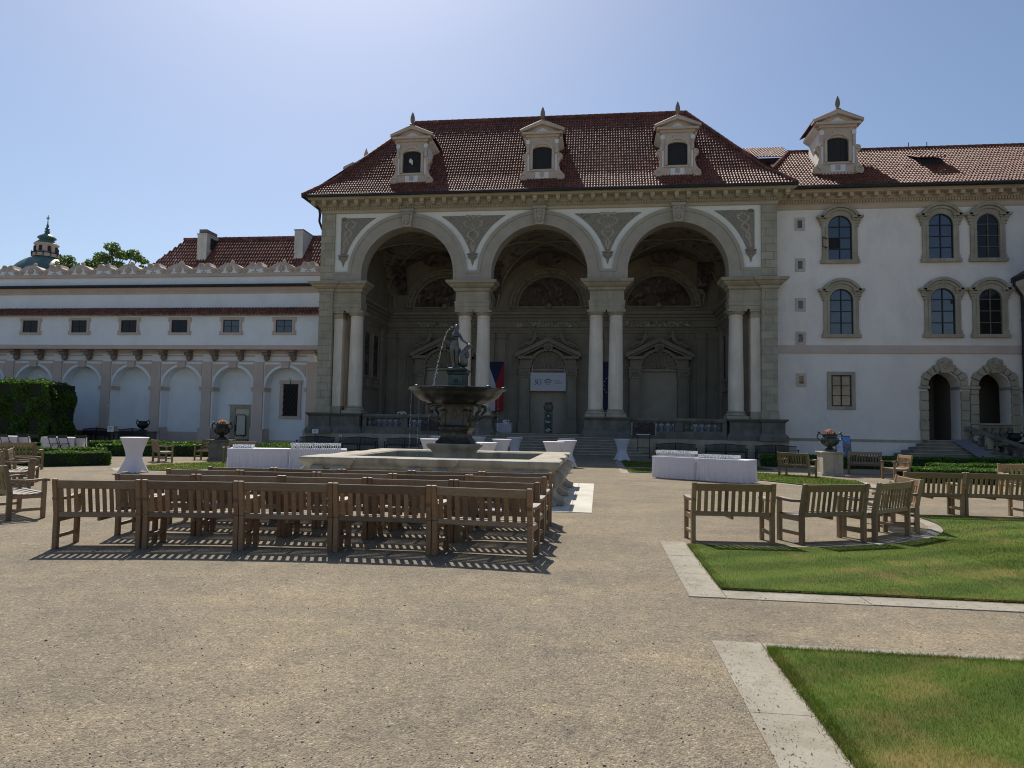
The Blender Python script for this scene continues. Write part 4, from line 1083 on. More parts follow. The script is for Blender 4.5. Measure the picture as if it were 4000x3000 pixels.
# bay pitch 3.67, niche centres
NC = [-20.56 - 3.67 * i for i in range(11)]
wl = MB()
wl.box(LX, RXW, RY2, RY2 + 0.4, 0, 6.3)
wl.build('wall', M['plaster_left'], wing)
ar = MB()
edges = [RXW] 
for i, c in enumerate(NC):
    r = 1.40
    xl, xr = c - 1.835, c + 1.835
    xr = min(xr, RXW)
    p = [(xl, 0.0), (c - r, 0.0)] + [(c - r, 3.9)] + [(c - r * math.cos(pi * k / 20), 3.9 + (r) * math.sin(pi * k / 20)) for k in range(1, 20)] + [(c + r, 3.9), (c + r, 0.0), (xr, 0.0), (xr, 6.35), (xl, 6.35)]
    ar.prism(p, AY, RY2)
ar.build('arcade', M['plaster_left'], wing)
tr = MB(); wh = MB()
for i, c in enumerate(NC):
    r = 1.40
    # pink pilaster strips either side, spandrel panels, plinths, imposts
    for xa, xb in ((c - 2.17, c - 1.50),) + (() if i else ((c + 1.50, RXW),)):
        tr.box(xa, xb, AY - 0.10, AY, 0.0, 5.62)
        tr.box(xa - 0.12, min(xb + 0.12, RXW), AY - 0.16, AY - 0.10, 0.0, 1.2)
    for s in (-1, 1):
        pts = [(c + s * 0.33, 5.46), (c + s * 1.42, 5.46)]
        arcp = [(c + s * x, 3.9 + math.sqrt(max(0, 1.58 ** 2 - x * x))) for x in [1.42, 1.3, 1.1, 0.9, 0.7, 0.5, 0.33]]
        tr.prism(pts + arcp, AY - 0.03, AY)
        xa, xb = sorted((c + s * 1.52, c + s * 1.36)); tr.box(xa, xb, AY - 0.12, RY2 - 0.01, 3.66, 3.90)
        tr.box(xa - 0.02, xb + 0.02, AY - 0.15, RY2 - 0.01, 3.86, 3.93)
    tr.prism([(c - 0.24, 5.22), (c + 0.24, 5.22), (c + 0.30, 5.60), (c - 0.30, 5.60)], AY - 0.14, AY)
    tr.box(c - 1.45, c + 1.45, RY2 - 0.05, RY2, 0.0, 0.9 if i not in (0,) else 0.45)
    tr.box(c - 1.41, c - 1.36, AY - 0.02, RY2 - 0.06, 0, 1.2); tr.box(c + 1.36, c + 1.41, AY - 0.02, RY2 - 0.06, 0, 1.2)
    tr.box(c - 1.48, c + 1.48, AY - 0.05, AY, 5.62, 5.70); tr.box(c - 1.48, c + 1.48, AY - 0.04, AY, 5.98, 6.06)
tr.box(LX, RXW, AY - 0.10, AY, 6.16, 6.36)
tr.build('pink_trim', M['trim'], wing)
cb = MB(); x = RXW - 0.55
k = 0
while x > LX:
    cb.cut(); cb.box(x - 0.24, x + 0.24, 42.62, AY, 6.22, 6.38); cb.box(x - 0.19, x + 0.19, 42.8, AY, 6.02, 6.24); cb.box(x - 0.16, x + 0.16, 43.0, AY, 5.78, 6.04); cb.ball((x, 43.1, 5.8), 0.15, 8, 5)
    k += 1; x = RXW - 0.55 - 1.835 * k
cb.build_each('corbel', M['corbel'], wing, bevel=0.02)
up = MB()
up.box(LX, RXW - 0.3, 42.6, 43.4, 6.66, 8.62)
up.build('upper_wall', M['plaster_left'], wing)
bd = MB(); bd.box(LX, RXW - 0.28, 42.52, 43.45, 6.38, 6.66); bd.build('string_course', M['trim'], wing, bevel=0.01)
for i in range(11):
    c = -20.42 - 3.655 * i
    f = MB()
    for xa, xb, za, zb in ((c - 0.76, c + 0.76, 8.33, 8.5), (c - 0.76, c + 0.76, 7.34, 7.50), (c - 0.72, c - 0.56, 7.5, 8.33), (c + 0.56, c + 0.72, 7.5, 8.33)): f.box(xa, xb, 42.52, 42.62, za, zb)
    for s in (-1, 1):
        for z0 in (7.34, 8.22): xa, xb = sorted((c + s * 0.70, c + s * 0.82)); f.box(xa, xb, 42.535, 42.62, z0, z0 + 0.28)
    o = f.build('window', M['trim'], wing, bevel=0.008)
    g_ = MB(); g_.box(c - 0.57, c + 0.57, 42.575, 42.595, 7.48, 8.34); g_.build('pane', M['glass'] if i < 2 else M['glass_dark'], o)
    b_ = MB()
    for q in ((-0.56, 0.05), (-0.02, 0.03), (0.52, 0.05)): b_.box(c + q[0], c + q[0] + q[1], 42.555, 42.58, 7.5, 8.33)
    b_.box(c - 0.55, c + 0.55, 42.556, 42.579, 7.90, 7.93); b_.box(c - 0.55, c + 0.55, 42.556, 42.579, 7.49, 7.53); b_.box(c - 0.55, c + 0.55, 42.556, 42.579, 8.28, 8.33)
    b_.build('glazing_bar', M['slate'], o)
rf = MB(); tile_slope(rf, (LX, 42.25, 0), (1, 0), [(0, 8.66), (1.35, 9.30)], RXW - 0.2 - LX, 0.22, 0.4)
rf.build('tile_apron', M['tile'], wing, smooth=45)
w2 = MB(); w2.box(LX, RXW - 0.15, 43.6, 44.4, 8.6, 11.5); w2.build('top_wall', M['plaster_left'], wing)
t2 = MB()
t2.moulding([(LX, 43.6), (RXW - 0.1, 43.6)], [(0.0, 10.28), (0.04, 10.30), (0.05, 10.42), (0.12, 10.5), (0.2, 10.64), (0.22, 10.70), (0, 10.71)])
t2.box(LX, RXW - 0.6, 43.48, 44.4, 11.46, 11.66)
t2.build('cornice', M['trim'], wing)
t3 = MB(); t3.tube([(LX, 43.28, 10.80), (RXW - 0.7, 43.28, 10.80)], 0.095, 8); t3.box(LX, RXW - 0.7, 43.24, 43.62, 10.70, 10.78)
x = LX
while x < RXW - 0.8: t3.tube([(x, 43.2, 10.70), (x, 43.6, 10.86)], 0.05, 5); x += 0.22
t3.build('gutter', M['slate'], wing, smooth=40)
# scrolled parapet: alternating crest stones
j = 0; x = -18.42
while x > LX + 2:
    c = x - 0.93; p = []
    hi = j % 2 == 1
    def crest(u):
        a = abs(u)
        if hi: return 12.05 + (0.34 if a < 0.18 else 0.34 * max(0, 1 - ((a - 0.18) / 0.68) ** 1.5)) + 0.0
        return 12.02 + (0.40 - 0.12 * max(0, (0.14 - a) / 0.14) if a < 0.42 else 0.16 * max(0, (0.92 - a) / 0.5) + 0.06 * (a < 0.55))
    us = [i / 20 * 1.84 - 0.92 for i in range(21)]
    m_ = MB(); m_.prism([(c - 0.92, 11.67), (c + 0.92, 11.67)] + [(c + u, crest(u)) for u in reversed(us)], 43.55, 44.3)
    o = m_.build('crest_stone', M['trim'], wing)
    q = MB()
    if hi: q.prism([(c - 0.62, 11.70), (c + 0.62, 11.70), (c + 0.40, 11.85), (c + 0.36, 12.05), (c + 0.2, 12.2), (c, 12.25), (c - 0.2, 12.2), (c - 0.36, 12.05), (c - 0.40, 11.85)], 43.535, 43.55)
    else: q.prism([(c - 0.60, 11.70), (c + 0.60, 11.70), (c + 0.45, 11.90), (c + 0.5, 12.0), (c + 0.2, 11.92), (c - 0.2, 11.92), (c - 0.5, 12.0), (c - 0.45, 11.90)], 43.535, 43.55)
    q.build('inset_panel', M['plaster_left'], o)
    q = MB()
    for s in (-1, 1): q.cut(); q.ring(c + s * 0.72, 11.86, 0.05, 0.13, 43.50, 43.55, 0, 2 * pi, 12)
    q.cut()
    if hi:
        q.ball((c, 43.52, 11.98), 0.2, 9, 6, 1, 0.4, 1); q.cut(); q.ball((c, 43.9, 12.53), 0.13, 10, 7); q.box(c - 0.13, c + 0.13, 43.7, 44.1, 12.36, 12.44); q.cut()
        for w_ in range(7): q.ball((c + 0.2 * math.cos(w_ * 0.9), 43.52, 11.98 + 0.2 * math.sin(w_ * 0.9)), 0.08, 6, 4, 1, 0.5)
    else:
        q.tube([(c, 43.52, 11.95), (c, 43.52, 11.82), (c - 0.12, 43.52, 11.74), (c - 0.2, 43.52, 11.80)], 0.035, 6); q.tube([(c, 43.52, 11.82), (c + 0.12, 43.52, 11.74), (c + 0.2, 43.52, 11.80)], 0.035, 6)
        for s in (-1, 1): q.cut(); q.ring(c + s * 0.24, 12.26, 0.06, 0.11, 43.52, 43.55, 0, 2 * pi, 10)
    q.build_each('carving', M['cornice_tan'], o, smooth=50)
    x -= 1.86; j += 1
# doorway in the second niche, barred window in the first
c = NC[1]
dr = MB()
dr.box(c - 0.49, c - 0.12, RY2 - 0.14, RY2, 0.5, 2.72); dr.box(c + 0.86, c + 1.06, RY2 - 0.14, RY2, 0.5, 2.72); dr.box(c - 0.12, c + 0.86, RY2 - 0.14, RY2, 2.55, 2.72); dr.box(c - 0.6, c + 1.14, RY2 - 0.13, RY2, 2.72, 2.80)
o = dr.build('doorway', M['stone'], wing, bevel=0.01)
q = MB(); q.box(c - 0.12, c + 0.86, RY2 - 0.06, RY2 - 0.02, 0.5, 2.55); q.build('inner_wall', mat_plain('lit_passage', (0.62, 0.56, 0.40), 0.8), o)
q = MB(); q.box(c - 0.12, c + 0.14, RY2 - 0.09, RY2 - 0.06, 1.0, 1.45); q.build('dark_box', M['dark'], o)
q = MB()
for i in range(3): q.box(c - 1.2 + 0.1 * i, c + 1.3 - 0.1 * i, 43.0 + 0.2 * i, RY2 - 0.15, 0.0, 0.16 * (i + 1))
q.build('doorstep', M['dark_stone'], o, bevel=0.01)
tl = thing('luggage_trolley', 'upright metal trolley frame left standing in the small open doorway', 'trolley', (c + 0.42, RY2 - 0.3, 0.66))
q = MB(); q.tube([(-0.33, 0, 0.05), (-0.33, 0, 1.38), (-0.27, 0, 1.45), (0.27, 0, 1.45), (0.33, 0, 1.38), (0.33, 0, 0.05)], 0.03, 6); q.box(-0.36, 0.36, -0.12, 0.1, 0.06, 0.10); q.build('frame', M['iron'], tl, smooth=40)
q = MB(); q.box(-0.30, 0.30, 0.0, 0.03, 0.12, 1.40); q.build('panel', mat_plain('pale_panel', (0.5, 0.47, 0.40), 0.6), tl)
for s in (-0.25, 0.25):
    q = MB(); q.ball((s, -0.05, 0.03), 0.06, 10, 6, 0.5, 1, 1); q.build('wheel', M['iron'], tl)
c = NC[0]
f = MB()
for xa, xb, za, zb in ((c - 0.72, c + 0.84, 4.22, 4.46), (c - 0.72, c + 0.84, 1.90, 2.10), (c - 0.68, c - 0.42, 2.1, 4.22), (c + 0.60, c + 0.80, 2.1, 4.22)): f.box(xa, xb, RY2 - 0.13, RY2, za, zb)
o = f.build('barred_window', M['trim'], wing, bevel=0.01)
q = MB(); q.box(c - 0.43, c + 0.61, RY2 - 0.05, RY2 - 0.02, 2.08, 4.24); q.build('pane', M['dark'], o)
q = MB()
for i in range(-4, 9):
    for s in (-1, 1):
        x0 = c - 0.42 + i * 0.26; p0 = [x0, 2.1]; p1 = [x0 + s * 1.2, 4.0]
        a, b = sorted((x0, x0 + s * 1.2)); lo, hi_ = c - 0.42, c + 0.60
        t0 = max(0, min(1, ((lo if s > 0 else hi_) - x0) / (s * 1.2))); t1 = max(0, min(1, ((hi_ if s > 0 else lo) - x0) / (s * 1.2)))
        if t1 - t0 > 0.05: q.beam((x0 + s * 1.2 * t0, RY2 - 0.17, 2.1 + 1.9 * t0), (x0 + s * 1.2 * t1, RY2 - 0.17, 2.1 + 1.9 * t1), 0.022, 0.022)
for z in (2.1, 3.98, 4.2): q.beam((c - 0.5, RY2 - 0.17, z), (c + 0.66, RY2 - 0.17, z), 0.03, 0.03)
for i in range(5): q.ring(c - 0.3 + i * 0.2, 4.09, 0.05, 0.075, RY2 - 0.18, RY2 - 0.16, 0, 2 * pi, 10)
q.tube([(c + 0.09, RY2 - 0.17, 4.2), (c + 0.09, RY2 - 0.2, 4.5), (c - 0.02, RY2 - 0.22, 4.6)], 0.02, 5)
q.build('grille', M['iron'], o)
lp = MB(); lp.box(NC[3] - 1.55, NC[3] - 1.45, AY - 0.16, AY - 0.1, 2.55, 2.62)
lp.build('wall_lamp', M['white_paint'], wing)

# ---------------------------------------------------------------- right wing
pal = thing('palace_wing', 'white palace wing with arched stone windows, tan cornice, red roof and two rusticated doorways', 'building')
PY = 41.7
PXL, PXR = 10.0, 34.0
# door openings
D = ((19.31, 0.86, 1.25), (21.94, 0.85, 2.2))
pts = [(PXL, -0.1)]
for cx, r, zb in D:
    pts += [(cx - r, -0.1 if zb < 2 else -0.1), (cx - r, 4.25)] + [(cx - r * math.cos(pi * i / 16), 4.25 + r * math.sin(pi * i / 16)) for i in range(1, 16)] + [(cx + r, 4.25), (cx + r, -0.1)]
pts += [(PXR, -0.1), (PXR, 15.0), (PXL, 15.0)]
w = MB(); w.prism(pts, PY, PY + 1.1)
w.build('wall', M['plaster_right'], pal)
q = MB(); q.box(17.5, 24.5, PY + 3.2, PY + 3.4, 0, 6.2); q.box(17.4, 17.6, PY + 1.1, PY + 3.3, 0, 6.2); q.box(24.4, 24.6, PY + 1.1, PY + 3.3, 0, 6.2); q.box(17.4, 24.6, PY + 1.1, PY + 3.3, 6.2, 6.4); q.box(20.2, 20.9, PY + 1.1, PY + 3.2, 0, 6.2)
q.build('hall', mat_plain('dim_hall', (0.20, 0.17, 0.14), 0.9), pal)
q = MB(); q.box(17.5, 24.5, PY, PY + 3.2, 1.0, 1.25); q.build('hall_floor', M['stone'], pal)
q = MB(); q.box(21.09, 22.79, PY + 0.05, PY + 0.9, 1.2, 2.16); q.box(21.02, 22.86, PY - 0.12, PY + 0.9, 2.16, 2.26); q.build('parapet', M['stone'], pal, bevel=0.01)
# notice stand inside the first doorway
ns = thing('notice_stand', 'dark notice stand with small white cards just inside the palace doorway', 'stand', (18.85, PY + 1.3, 1.25))
q = MB(); q.box(-0.22, 0.22, 0, 0.06, 0.1, 2.3); q.box(-0.3, 0.3, -0.15, 0.2, 0, 0.1); q.build('board', M['shutter'], ns)
for z in (0.75, 1.2): 
    q = MB(); q.box(-0.13, 0.17, -0.03, 0.0, z, z + 0.13); q.build('card', M['white_paint'], ns)
# string course, plinth band
bnd = MB(); bnd.box(PXL, PXR, PY - 0.05, PY, 6.33, 6.63); bnd.box(PXL, PXR, PY - 0.10, PY, 6.17, 6.33); bnd.build('string_course', M['trim'], pal, bevel=0.008)
bnd = MB(); bnd.box(PXL, 18.2, PY - 0.06, PY, 1.10, 1.25); bnd.build('plinth_band', M['stone'], pal); bnd = MB(); bnd.box(PXL, 18.2, PY - 0.03, PY, -0.1, 1.10); bnd.build('plinth', M['plaster_right'], pal)
co = MB(); co.moulding([(PXL, PY), (PXR, PY)], [(0.0, 14.60), (0.05, 14.66), (0.06, 14.9), (0.14, 14.96), (0.16, 15.1), (0.26, 15.16), (0.28, 15.38), (0.72, 15.42), (0.76, 15.5), (0.88, 15.56), (0.92, 15.74), (0.0, 15.76)])
md = MB(); x = PXL + 0.9
while x < PXR:
    md.cut(); md.box(x, x + 0.22, PY - 0.68, PY - 0.26, 15.19, 15.41); x += 0.66
md.build_each('modillion', M['cornice_tan'], pal)
x = PXL + 0.4
while x < PXR: co.box(x, x + 0.085, PY - 0.27, PY - 0.13, 14.97, 15.09); x += 0.155
co.build('cornice', M['cornice_tan'], pal)
def arch_window(cx, zs, w, zspr, open_sash=False, dark=False):
    """arched stone window: sill z zs, half width w, arch springing zspr"""
    f = MB(); y = PY
    for s in (-1, 1):
        xa, xb = sorted((cx + s * w, cx + s * (w + 0.32))); f.box(xa, xb, y - 0.12, y, zs + 0.2, zspr)
        xa, xb = sorted((cx + s * w, cx + s * (w + 0.14))); f.box(xa, xb, y - 0.16, y - 0.12, zs + 0.2, zspr)
        xa, xb = sorted((cx + s * (w + 0.02), cx + s * (w + 0.36))); f.box(xa, xb, y - 0.15, y, zs + 0.2, zs + 0.42)
        for k_, (dx, dz) in enumerate(((0.40, 0.18), (0.46, 0.36), (0.50, 0.50))):
            xa, xb = sorted((cx + s * (w + 0.05), cx + s * (w + dx))); f.box(xa, xb, y - 0.13 - 0.03 * k_, y, zspr + dz - 0.18, zspr + dz - 0.02)
        xa, xb = sorted((cx + s * (w - 0.02), cx + s * (w + 0.62))); f.box(xa, xb, y - 0.30, y, zspr + 0.50, zspr + 0.64)
        xa, xb = sorted((cx + s * (w + 0.0), cx + s * (w + 0.52))); f.box(xa, xb, y - 0.22, y, zspr + 0.40, zspr + 0.50)
    f.box(cx - w - 0.42, cx + w + 0.42, y - 0.20, y, zs, zs + 0.2)
    f.ring(cx, zspr, w, w + 0.30, y - 0.14, y, 0, pi, 22)
    R_ = w + 0.46
    a0 = math.asin(0.5 / (R_ + 0.1))
    f.ring(cx, zspr + 0.04, R_ - 0.2, R_ - 0.06, y - 0.22, y, a0, pi - a0, 20); f.ring(cx, zspr + 0.06, R_ - 0.06, R_ + 0.1, y - 0.30, y, a0, pi - a0, 20)
    o = f.build('arched_window', M['stone'], pal, bevel=0.006)
    g_ = MB(); yg = y - 0.025
    g_.prism([(cx - w, zs + 0.2), (cx + w, zs + 0.2)] + [(cx + w * math.cos(pi * i / 18), zspr + w * math.sin(pi * i / 18)) for i in range(19)], yg, yg + 0.02)
    g_.build('pane', M['glass_dark'] if dark else M['glass'], o)
    b = MB(); H_ = zspr - zs - 0.2; fw_ = 0.05 if not dark else 0.06
    b.box(cx - fw_ / 2, cx + fw_ / 2, yg - 0.05, yg - 0.006, zs + 0.2, zspr + w)
    for i in range(4): b.box(cx - w, cx + w, yg - 0.045, yg - 0.004, zs + 0.2 + i * H_ / 3 - 0.025, zs + 0.2 + i * H_ / 3 + 0.025)
    for s in (-1, 1): xa, xb = sorted((cx + s * w, cx + s * (w - 0.05))); b.box(xa, xb, yg - 0.05, yg - 0.006, zs + 0.2, zspr)
    b.ring(cx, zspr, w - 0.05, w, yg - 0.05, yg - 0.006, 0, pi, 18)
    b.build('glazing_bar', M['slate'] if not dark else mat_plain('brown_bar', (0.12, 0.10, 0.08), 0.7), o)
    if open_sash:
        s_ = MB(); x0 = cx - w; z0, z1 = zs + 0.2 + H_ / 3 + 0.03, zs + 0.2 + 2 * H_ / 3 - 0.03
        for za, zb in ((z0, z0 + 0.05), (z1 - 0.05, z1)): s_.beam((x0, yg - 0.06, (za + zb) / 2), (x0 - 0.42, yg - 0.48, (za + zb) / 2), 0.04, 0.05)
        for t in (0, 1): s_.beam((x0 - 0.42 * t, yg - 0.06 - 0.42 * t, z0), (x0 - 0.42 * t, yg - 0.06 - 0.42 * t, z1), 0.04, 0.04)
        s_.build('open_sash', M['slate'], o)
        h_ = MB(); h_.box(cx - w + 0.05, cx - 0.03, yg - 0.012, yg - 0.003, z0, z1); h_.build('dark_opening', M['dark'], o)
for cx, dk in ((13.80, False), (19.28, False), (21.78, True)):
    arch_window(cx, 11.40, 0.655 if not dk else 0.6, 13.55, cx < 15, dk)
    arch_window(cx + 0.03, 7.06, 0.64 if not dk else 0.6, 9.25, False, dk)
sw = 0
for z0 in (13.37, 10.95, 8.61, 6.64, 4.22):
    f = MB()
    for xa, xb, za, zb in ((11.32, 11.88, z0 + 0.62, z0 + 0.78), (11.32, 11.88, z0, z0 + 0.16), (11.32, 11.46, z0 + 0.16, z0 + 0.62), (11.72, 11.88, z0 + 0.16, z0 + 0.62)): f.box(xa, xb, PY - 0.05, PY + 0.0, za, zb)
    o = f.build('small_window', M['dormer'], pal, bevel=0.006)
    g_ = MB(); g_.box(11.45, 11.73, PY - 0.02, PY - 0.006, z0 + 0.15, z0 + 0.63); g_.build('pane', M['glass'], o)
f = MB()
for xa, xb, za, zb in ((13.03, 14.56, 4.90, 5.10), (13.03, 14.56, 2.93, 3.11), (13.03, 13.25, 3.11, 4.9), (14.34, 14.56, 3.11, 4.9)): f.box(xa, xb, PY - 0.08, PY + 0.0, za, zb)
o = f.build('square_window', M['stone'], pal, bevel=0.008)
g_ = MB(); g_.box(13.24, 14.35, PY - 0.02, PY - 0.005, 3.1, 4.91); g_.build('pane', mat_glass('reflecting_glass', (0.10, 0.10, 0.09), 0.1), o)
b = MB()
for xa, xb, za, zb in ((13.25, 13.32, 3.11, 4.9), (14.27, 14.34, 3.11, 4.9), (13.765, 13.825, 3.11, 4.9), (13.32, 14.27, 4.83, 4.9), (13.32, 14.27, 3.11, 3.17), (13.32, 14.27, 3.70, 3.74), (13.32, 14.27, 4.27, 4.31)): b.box(xa, xb, PY - 0.055, PY - 0.022, za, zb)
b.build('glazing_bar', M['slate'], o)
def rusticated(cx, r, zb):
    f = MB(); zi = 4.15
    for s in (-1, 1):
        f.cut(); z = zb if zb < 2 else 1.6
        k_ = 0
        while z < zi - 0.1:
            h = min(0.56, zi - z); xa, xb = sorted((cx + s * r, cx + s * (r + 0.42 + 0.03 * (k_ % 2)))); f.box(xa, xb, PY - 0.16, PY + 0.02, z + 0.012, z + h - 0.012); z += h; k_ += 1
        xa, xb = sorted((cx + s * (r - 0.05), cx + s * (r + 0.46))); f.box(xa, xb, PY - 0.22, PY + 1.0 if s > 0 else PY + 0.02, zi, zi + 0.17)
    o = f.build_each('door_jamb', M['stone'], pal, bevel=0.03)[0]; f = MB()
    for i in range(9):
        if i == 4: f.cut(); continue
        a0, a1 = pi * i / 9 + 0.02, pi * (i + 1) / 9 - 0.02
        f.ring(cx, zi + 0.17, r, r + (0.44 if i % 2 else 0.38), PY - (0.20 if i % 2 else 0.15), PY + 0.02, a0, a1, 4)
    o = f.build_each('door_arch', M['stone'], pal, bevel=0.03)[0]
    q = MB()
    q.prism([(cx - 0.22, zi + r + 0.05), (cx + 0.22, zi + r + 0.05), (cx + 0.38, zi + r + 0.62), (cx + 0.3, zi + r + 0.78), (cx, zi + r + 0.95), (cx - 0.3, zi + r + 0.78), (cx - 0.38, zi + r + 0.62)], PY - 0.3, PY)
    q.ball((cx, PY - 0.3, zi + r + 0.5), 0.24, 10, 7, 0.85, 0.6, 1.1)
    for s in (-1, 1): q.ball((cx + s * 0.25, PY - 0.26, zi + r + 0.7), 0.12); q.ball((cx + s * 0.09, PY - 0.45, zi + r + 0.55), 0.05)
    q.ball((cx, PY - 0.47, zi + r + 0.45), 0.06)
    q.build('keystone_mask', M['stone'], o, bevel=0.02)
for a in D: rusticated(*a)
# roof
PROF2 = [(0, 15.62), (1.2, 16.45), (5.3, 19.76)]
rf = MB()
cl = Vector((1.85, 2.9, 0)).normalized()
tile_slope(rf, (8.4, 40.7, 0), (1, 0), PROF2, PXR - 8.4, 0.185, 0.33, clips=[((10.12, 42.85, 0), (-cl.y, cl.x, 0))])
rf.add([(PXL + 2, 46, 19.74), (PXR, 46, 19.74), (PXR, 51.3, 15.6), (PXL + 2, 51.3, 15.6)], [(0, 1, 2, 3)])
roof2 = rf.build('roof', M['tile2'], pal, smooth=45)
rd = MB(); ridge_tiles(rd, (12.1, 46, 19.80), (PXR, 46, 19.80)); ridge_tiles(rd, (10.12, 42.85, 17.32), (12.1, 46, 19.80))
rd.build('ridge_tiles', M['tile2'], roof2, smooth=45)
gt = MB(); gt.tube([(10.2, 40.62, 15.62), (PXR, 40.62, 15.62)], 0.10, 8); gt.box(10.2, PXR, 40.66, 40.86, 15.55, 15.62); gt.build('gutter', M['slate'], pal, smooth=40)
dormer(pal, 14.05, 42.55, 17.02, 1.06, 2.5)
sk = MB(); sk.hexa([(19.1, 43.4, 17.55), (20.3, 43.4, 17.55), (20.3, 45.2, 18.9), (19.1, 45.2, 18.9)], [(19.1, 43.4, 18.1), (20.3, 43.4, 18.1), (20.3, 45.2, 19.0), (19.1, 45.2, 19.0)])
o = sk.build('eyebrow_dormer', M['dark'], pal)
q = MB(); tile_slope(q, (18.9, 43.2, 0), (1, 0), [(0, 18.13), (2.0, 19.05)], 1.65, 0.215, 0.4); q.build('dormer_roof', M['tile2'], o, smooth=45)
for x in (19.5, 20.6):
    q = MB(); q.tube([(x, 46, 19.8), (x, 46, 20.2)], 0.025, 5); q.build('lightning_rod', M['slate'], pal)
# steps, ramp and stair balustrade in front of the doorways
ps = thing('palace_steps', 'dark stone steps fanning out below the left rusticated doorway', 'steps')
for i in range(7):
    s = MB(); t = 6 - i; yf = 38.95 + 0.36 * i
    s.box(18.15 - 0.40 * t, 20.75 + 0.12 * t, yf, yf + 0.46, 0.178 * i - (0.05 if i == 0 else 0), 0.178 * (i + 1))
    if i < 6: s.box(18.17 - 0.40 * t, 20.73 + 0.12 * t, yf + 0.46, PY - 0.02, 0.178 * i, 0.178 * (i + 1) - 0.012)
    o = s.build('step', M['step_stone'], ps, bevel=0.01); s = MB(); s.box(18.12 - 0.40 * t, 20.78 + 0.12 * t, yf - 0.04, yf + 0.44, 0.178 * (i + 1) - 0.002, 0.178 * (i + 1) + 0.03); s.build('tread', M['stone'], o, bevel=0.01)
rp = MB(); rp.hexa([(19.45, 41.2, 1.27), (20.3, 41.2, 1.27), (20.75, 38.2, 0.02), (19.9, 38.2, 0.02)], [(19.45, 41.2, 1.33), (20.3, 41.2, 1.33), (20.75, 38.2, 0.08), (19.9, 38.2, 0.08)])
tag(rp.build('ramp', mat_plain('grey_ramp', (0.21, 0.22, 0.25), 0.6, 0.2, 0.1)), 'narrow grey ramp laid over the dark steps below the palace doorway', 'ramp')
bl = thing('stair_balustrade', 'sloping stone stair balustrade running down beside the grey ramp', 'balustrade')
q = MB(); q.beam((20.35, 41.4, 2.0), (21.9, 38.6, 0.95), 0.34, 0.16); q.beam((20.35, 41.4, 1.15), (21.9, 38.6, 0.12), 0.36, 0.22); q.build('rail', M['dark_stone'], bl, bevel=0.015)
q = MB(); q.box(20.8, 21.1, 40.25, 40.55, 0.3, 1.55); q.build('post', M['stone'], bl)
for i in range(7):
    t = (i + 0.5) / 7
    q = MB(); q.lathe((20.35 + 1.55 * t, 41.4 - 2.8 * t, -0.36 - 1.04 * t), baluster_prof(1.3), 10); q.build('baluster', M['dark_stone'], bl, smooth=50)
q = MB(); q.box(21.15, 22.8, PY - 0.2, PY - 0.02, 1.3, 1.45); q.build('ledge', M['dark_stone'], bl)
for i in range(4):
    q = MB(); q.lathe((21.4 + i * 0.42, PY - 0.11, 0.0), baluster_prof(1.2), 10); q.build('baluster', M['dark_stone'], bl, smooth=50)

# ---------------------------------------------------------------- building at the right edge
eb = thing('side_building', 'corner of a dark-eaved building with a drainpipe at the far right edge', 'building')
q = MB(); q.box(23.65, 31, 35.5, PY - 0.02, -0.1, 10.1); q.build('wall', M['plaster_right'], eb)
q = MB(); q.hexa([(22.95, 35, 10.15), (31, 35, 15.2), (31, PY - 0.02, 15.2), (22.95, PY - 0.02, 10.15)], [(22.95, 35, 10.45), (31, 35, 15.5), (31, PY - 0.02, 15.5), (22.95, PY - 0.02, 10.45)]); q.build('roof', M['slate'], eb)
q = MB(); q.tube([(22.95, PY - 0.35, 10.3), (22.95, PY - 0.3, 10.0), (23.4, PY - 0.2, 9.4), (23.42, PY - 0.2, 8.6), (23.42, PY - 0.2, 0.3)], 0.085, 8)
for z in (8.0, 6.1, 4.0, 2.0): q.tube([(23.42, PY - 0.2, z), (23.42, PY - 0.2, z + 0.08)], 0.11, 8)
q.build('drainpipe', M['iron'], eb, smooth=40)

# ---------------------------------------------------------------- houses behind
hb = thing('hipped_house', 'house behind the garden wing showing only its red hipped roof and three chimneys', 'building')
q = MB(); q.box(-40.5, -18, 60.5, 72, 0, 13.2); q.build('wall', M['plaster'], hb)
rf = MB()
tile_slope(rf, (-45, 57.0, 0), (1, 0), [(0, 13.0), (5.2, 19.35)], 28, 0.27, 0.5, clips=[((-41.7, 60, 0), (-0.82, 0.57, 0))])
rf.add([(-40.2, 62.2, 19.3), (-17, 62.2, 19.3), (-17, 69, 13), (-45, 69, 13)], [(0, 1, 2, 3)])
rr = rf.build('roof', M['tile'], hb, smooth=45)
rd = MB(); ridge_tiles(rd, (-40.4, 62.2, 19.36), (-17, 62.2, 19.36), 0.17, 0.5); rd.build('ridge_tiles', M['tile'], rr, smooth=45)
chm = mat_stone('chimney_render', (0.44, 0.42, 0.37), (0.58, 0.55, 0.49), 1.2, streak=0.4)
q = MB(); q.box(-37.7, -36.75, 60, 62.0, 15.5, 19.3); q.box(-37.76, -36.69, 59.95, 62.05, 19.2, 19.3); o = q.build('chimney', chm, hb)
q = MB(); q.box(-37.6, -36.85, 60.1, 61.9, 19.3, 19.72); q.build('chimney_cap', M['dark_stone'], o)
q = MB(); q.box(-36.74, -36.70, 60.6, 61.8, 17.9, 19.0); q.build('dark_recess', M['dark'], o)
q = MB(); q.box(-28.1, -27.25, 60, 63.5, 15.5, 19.42); o = q.build('chimney', chm, hb)
q = MB(); q.box(-28.16, -27.2, 59.94, 63.56, 19.42, 19.5); q.build('chimney_cap', M['dark_stone'], o)
q = MB(); q.box(-37.3, -36.5, 62.6, 66, 17.5, 19.1); o = q.build('chimney', chm, hb)
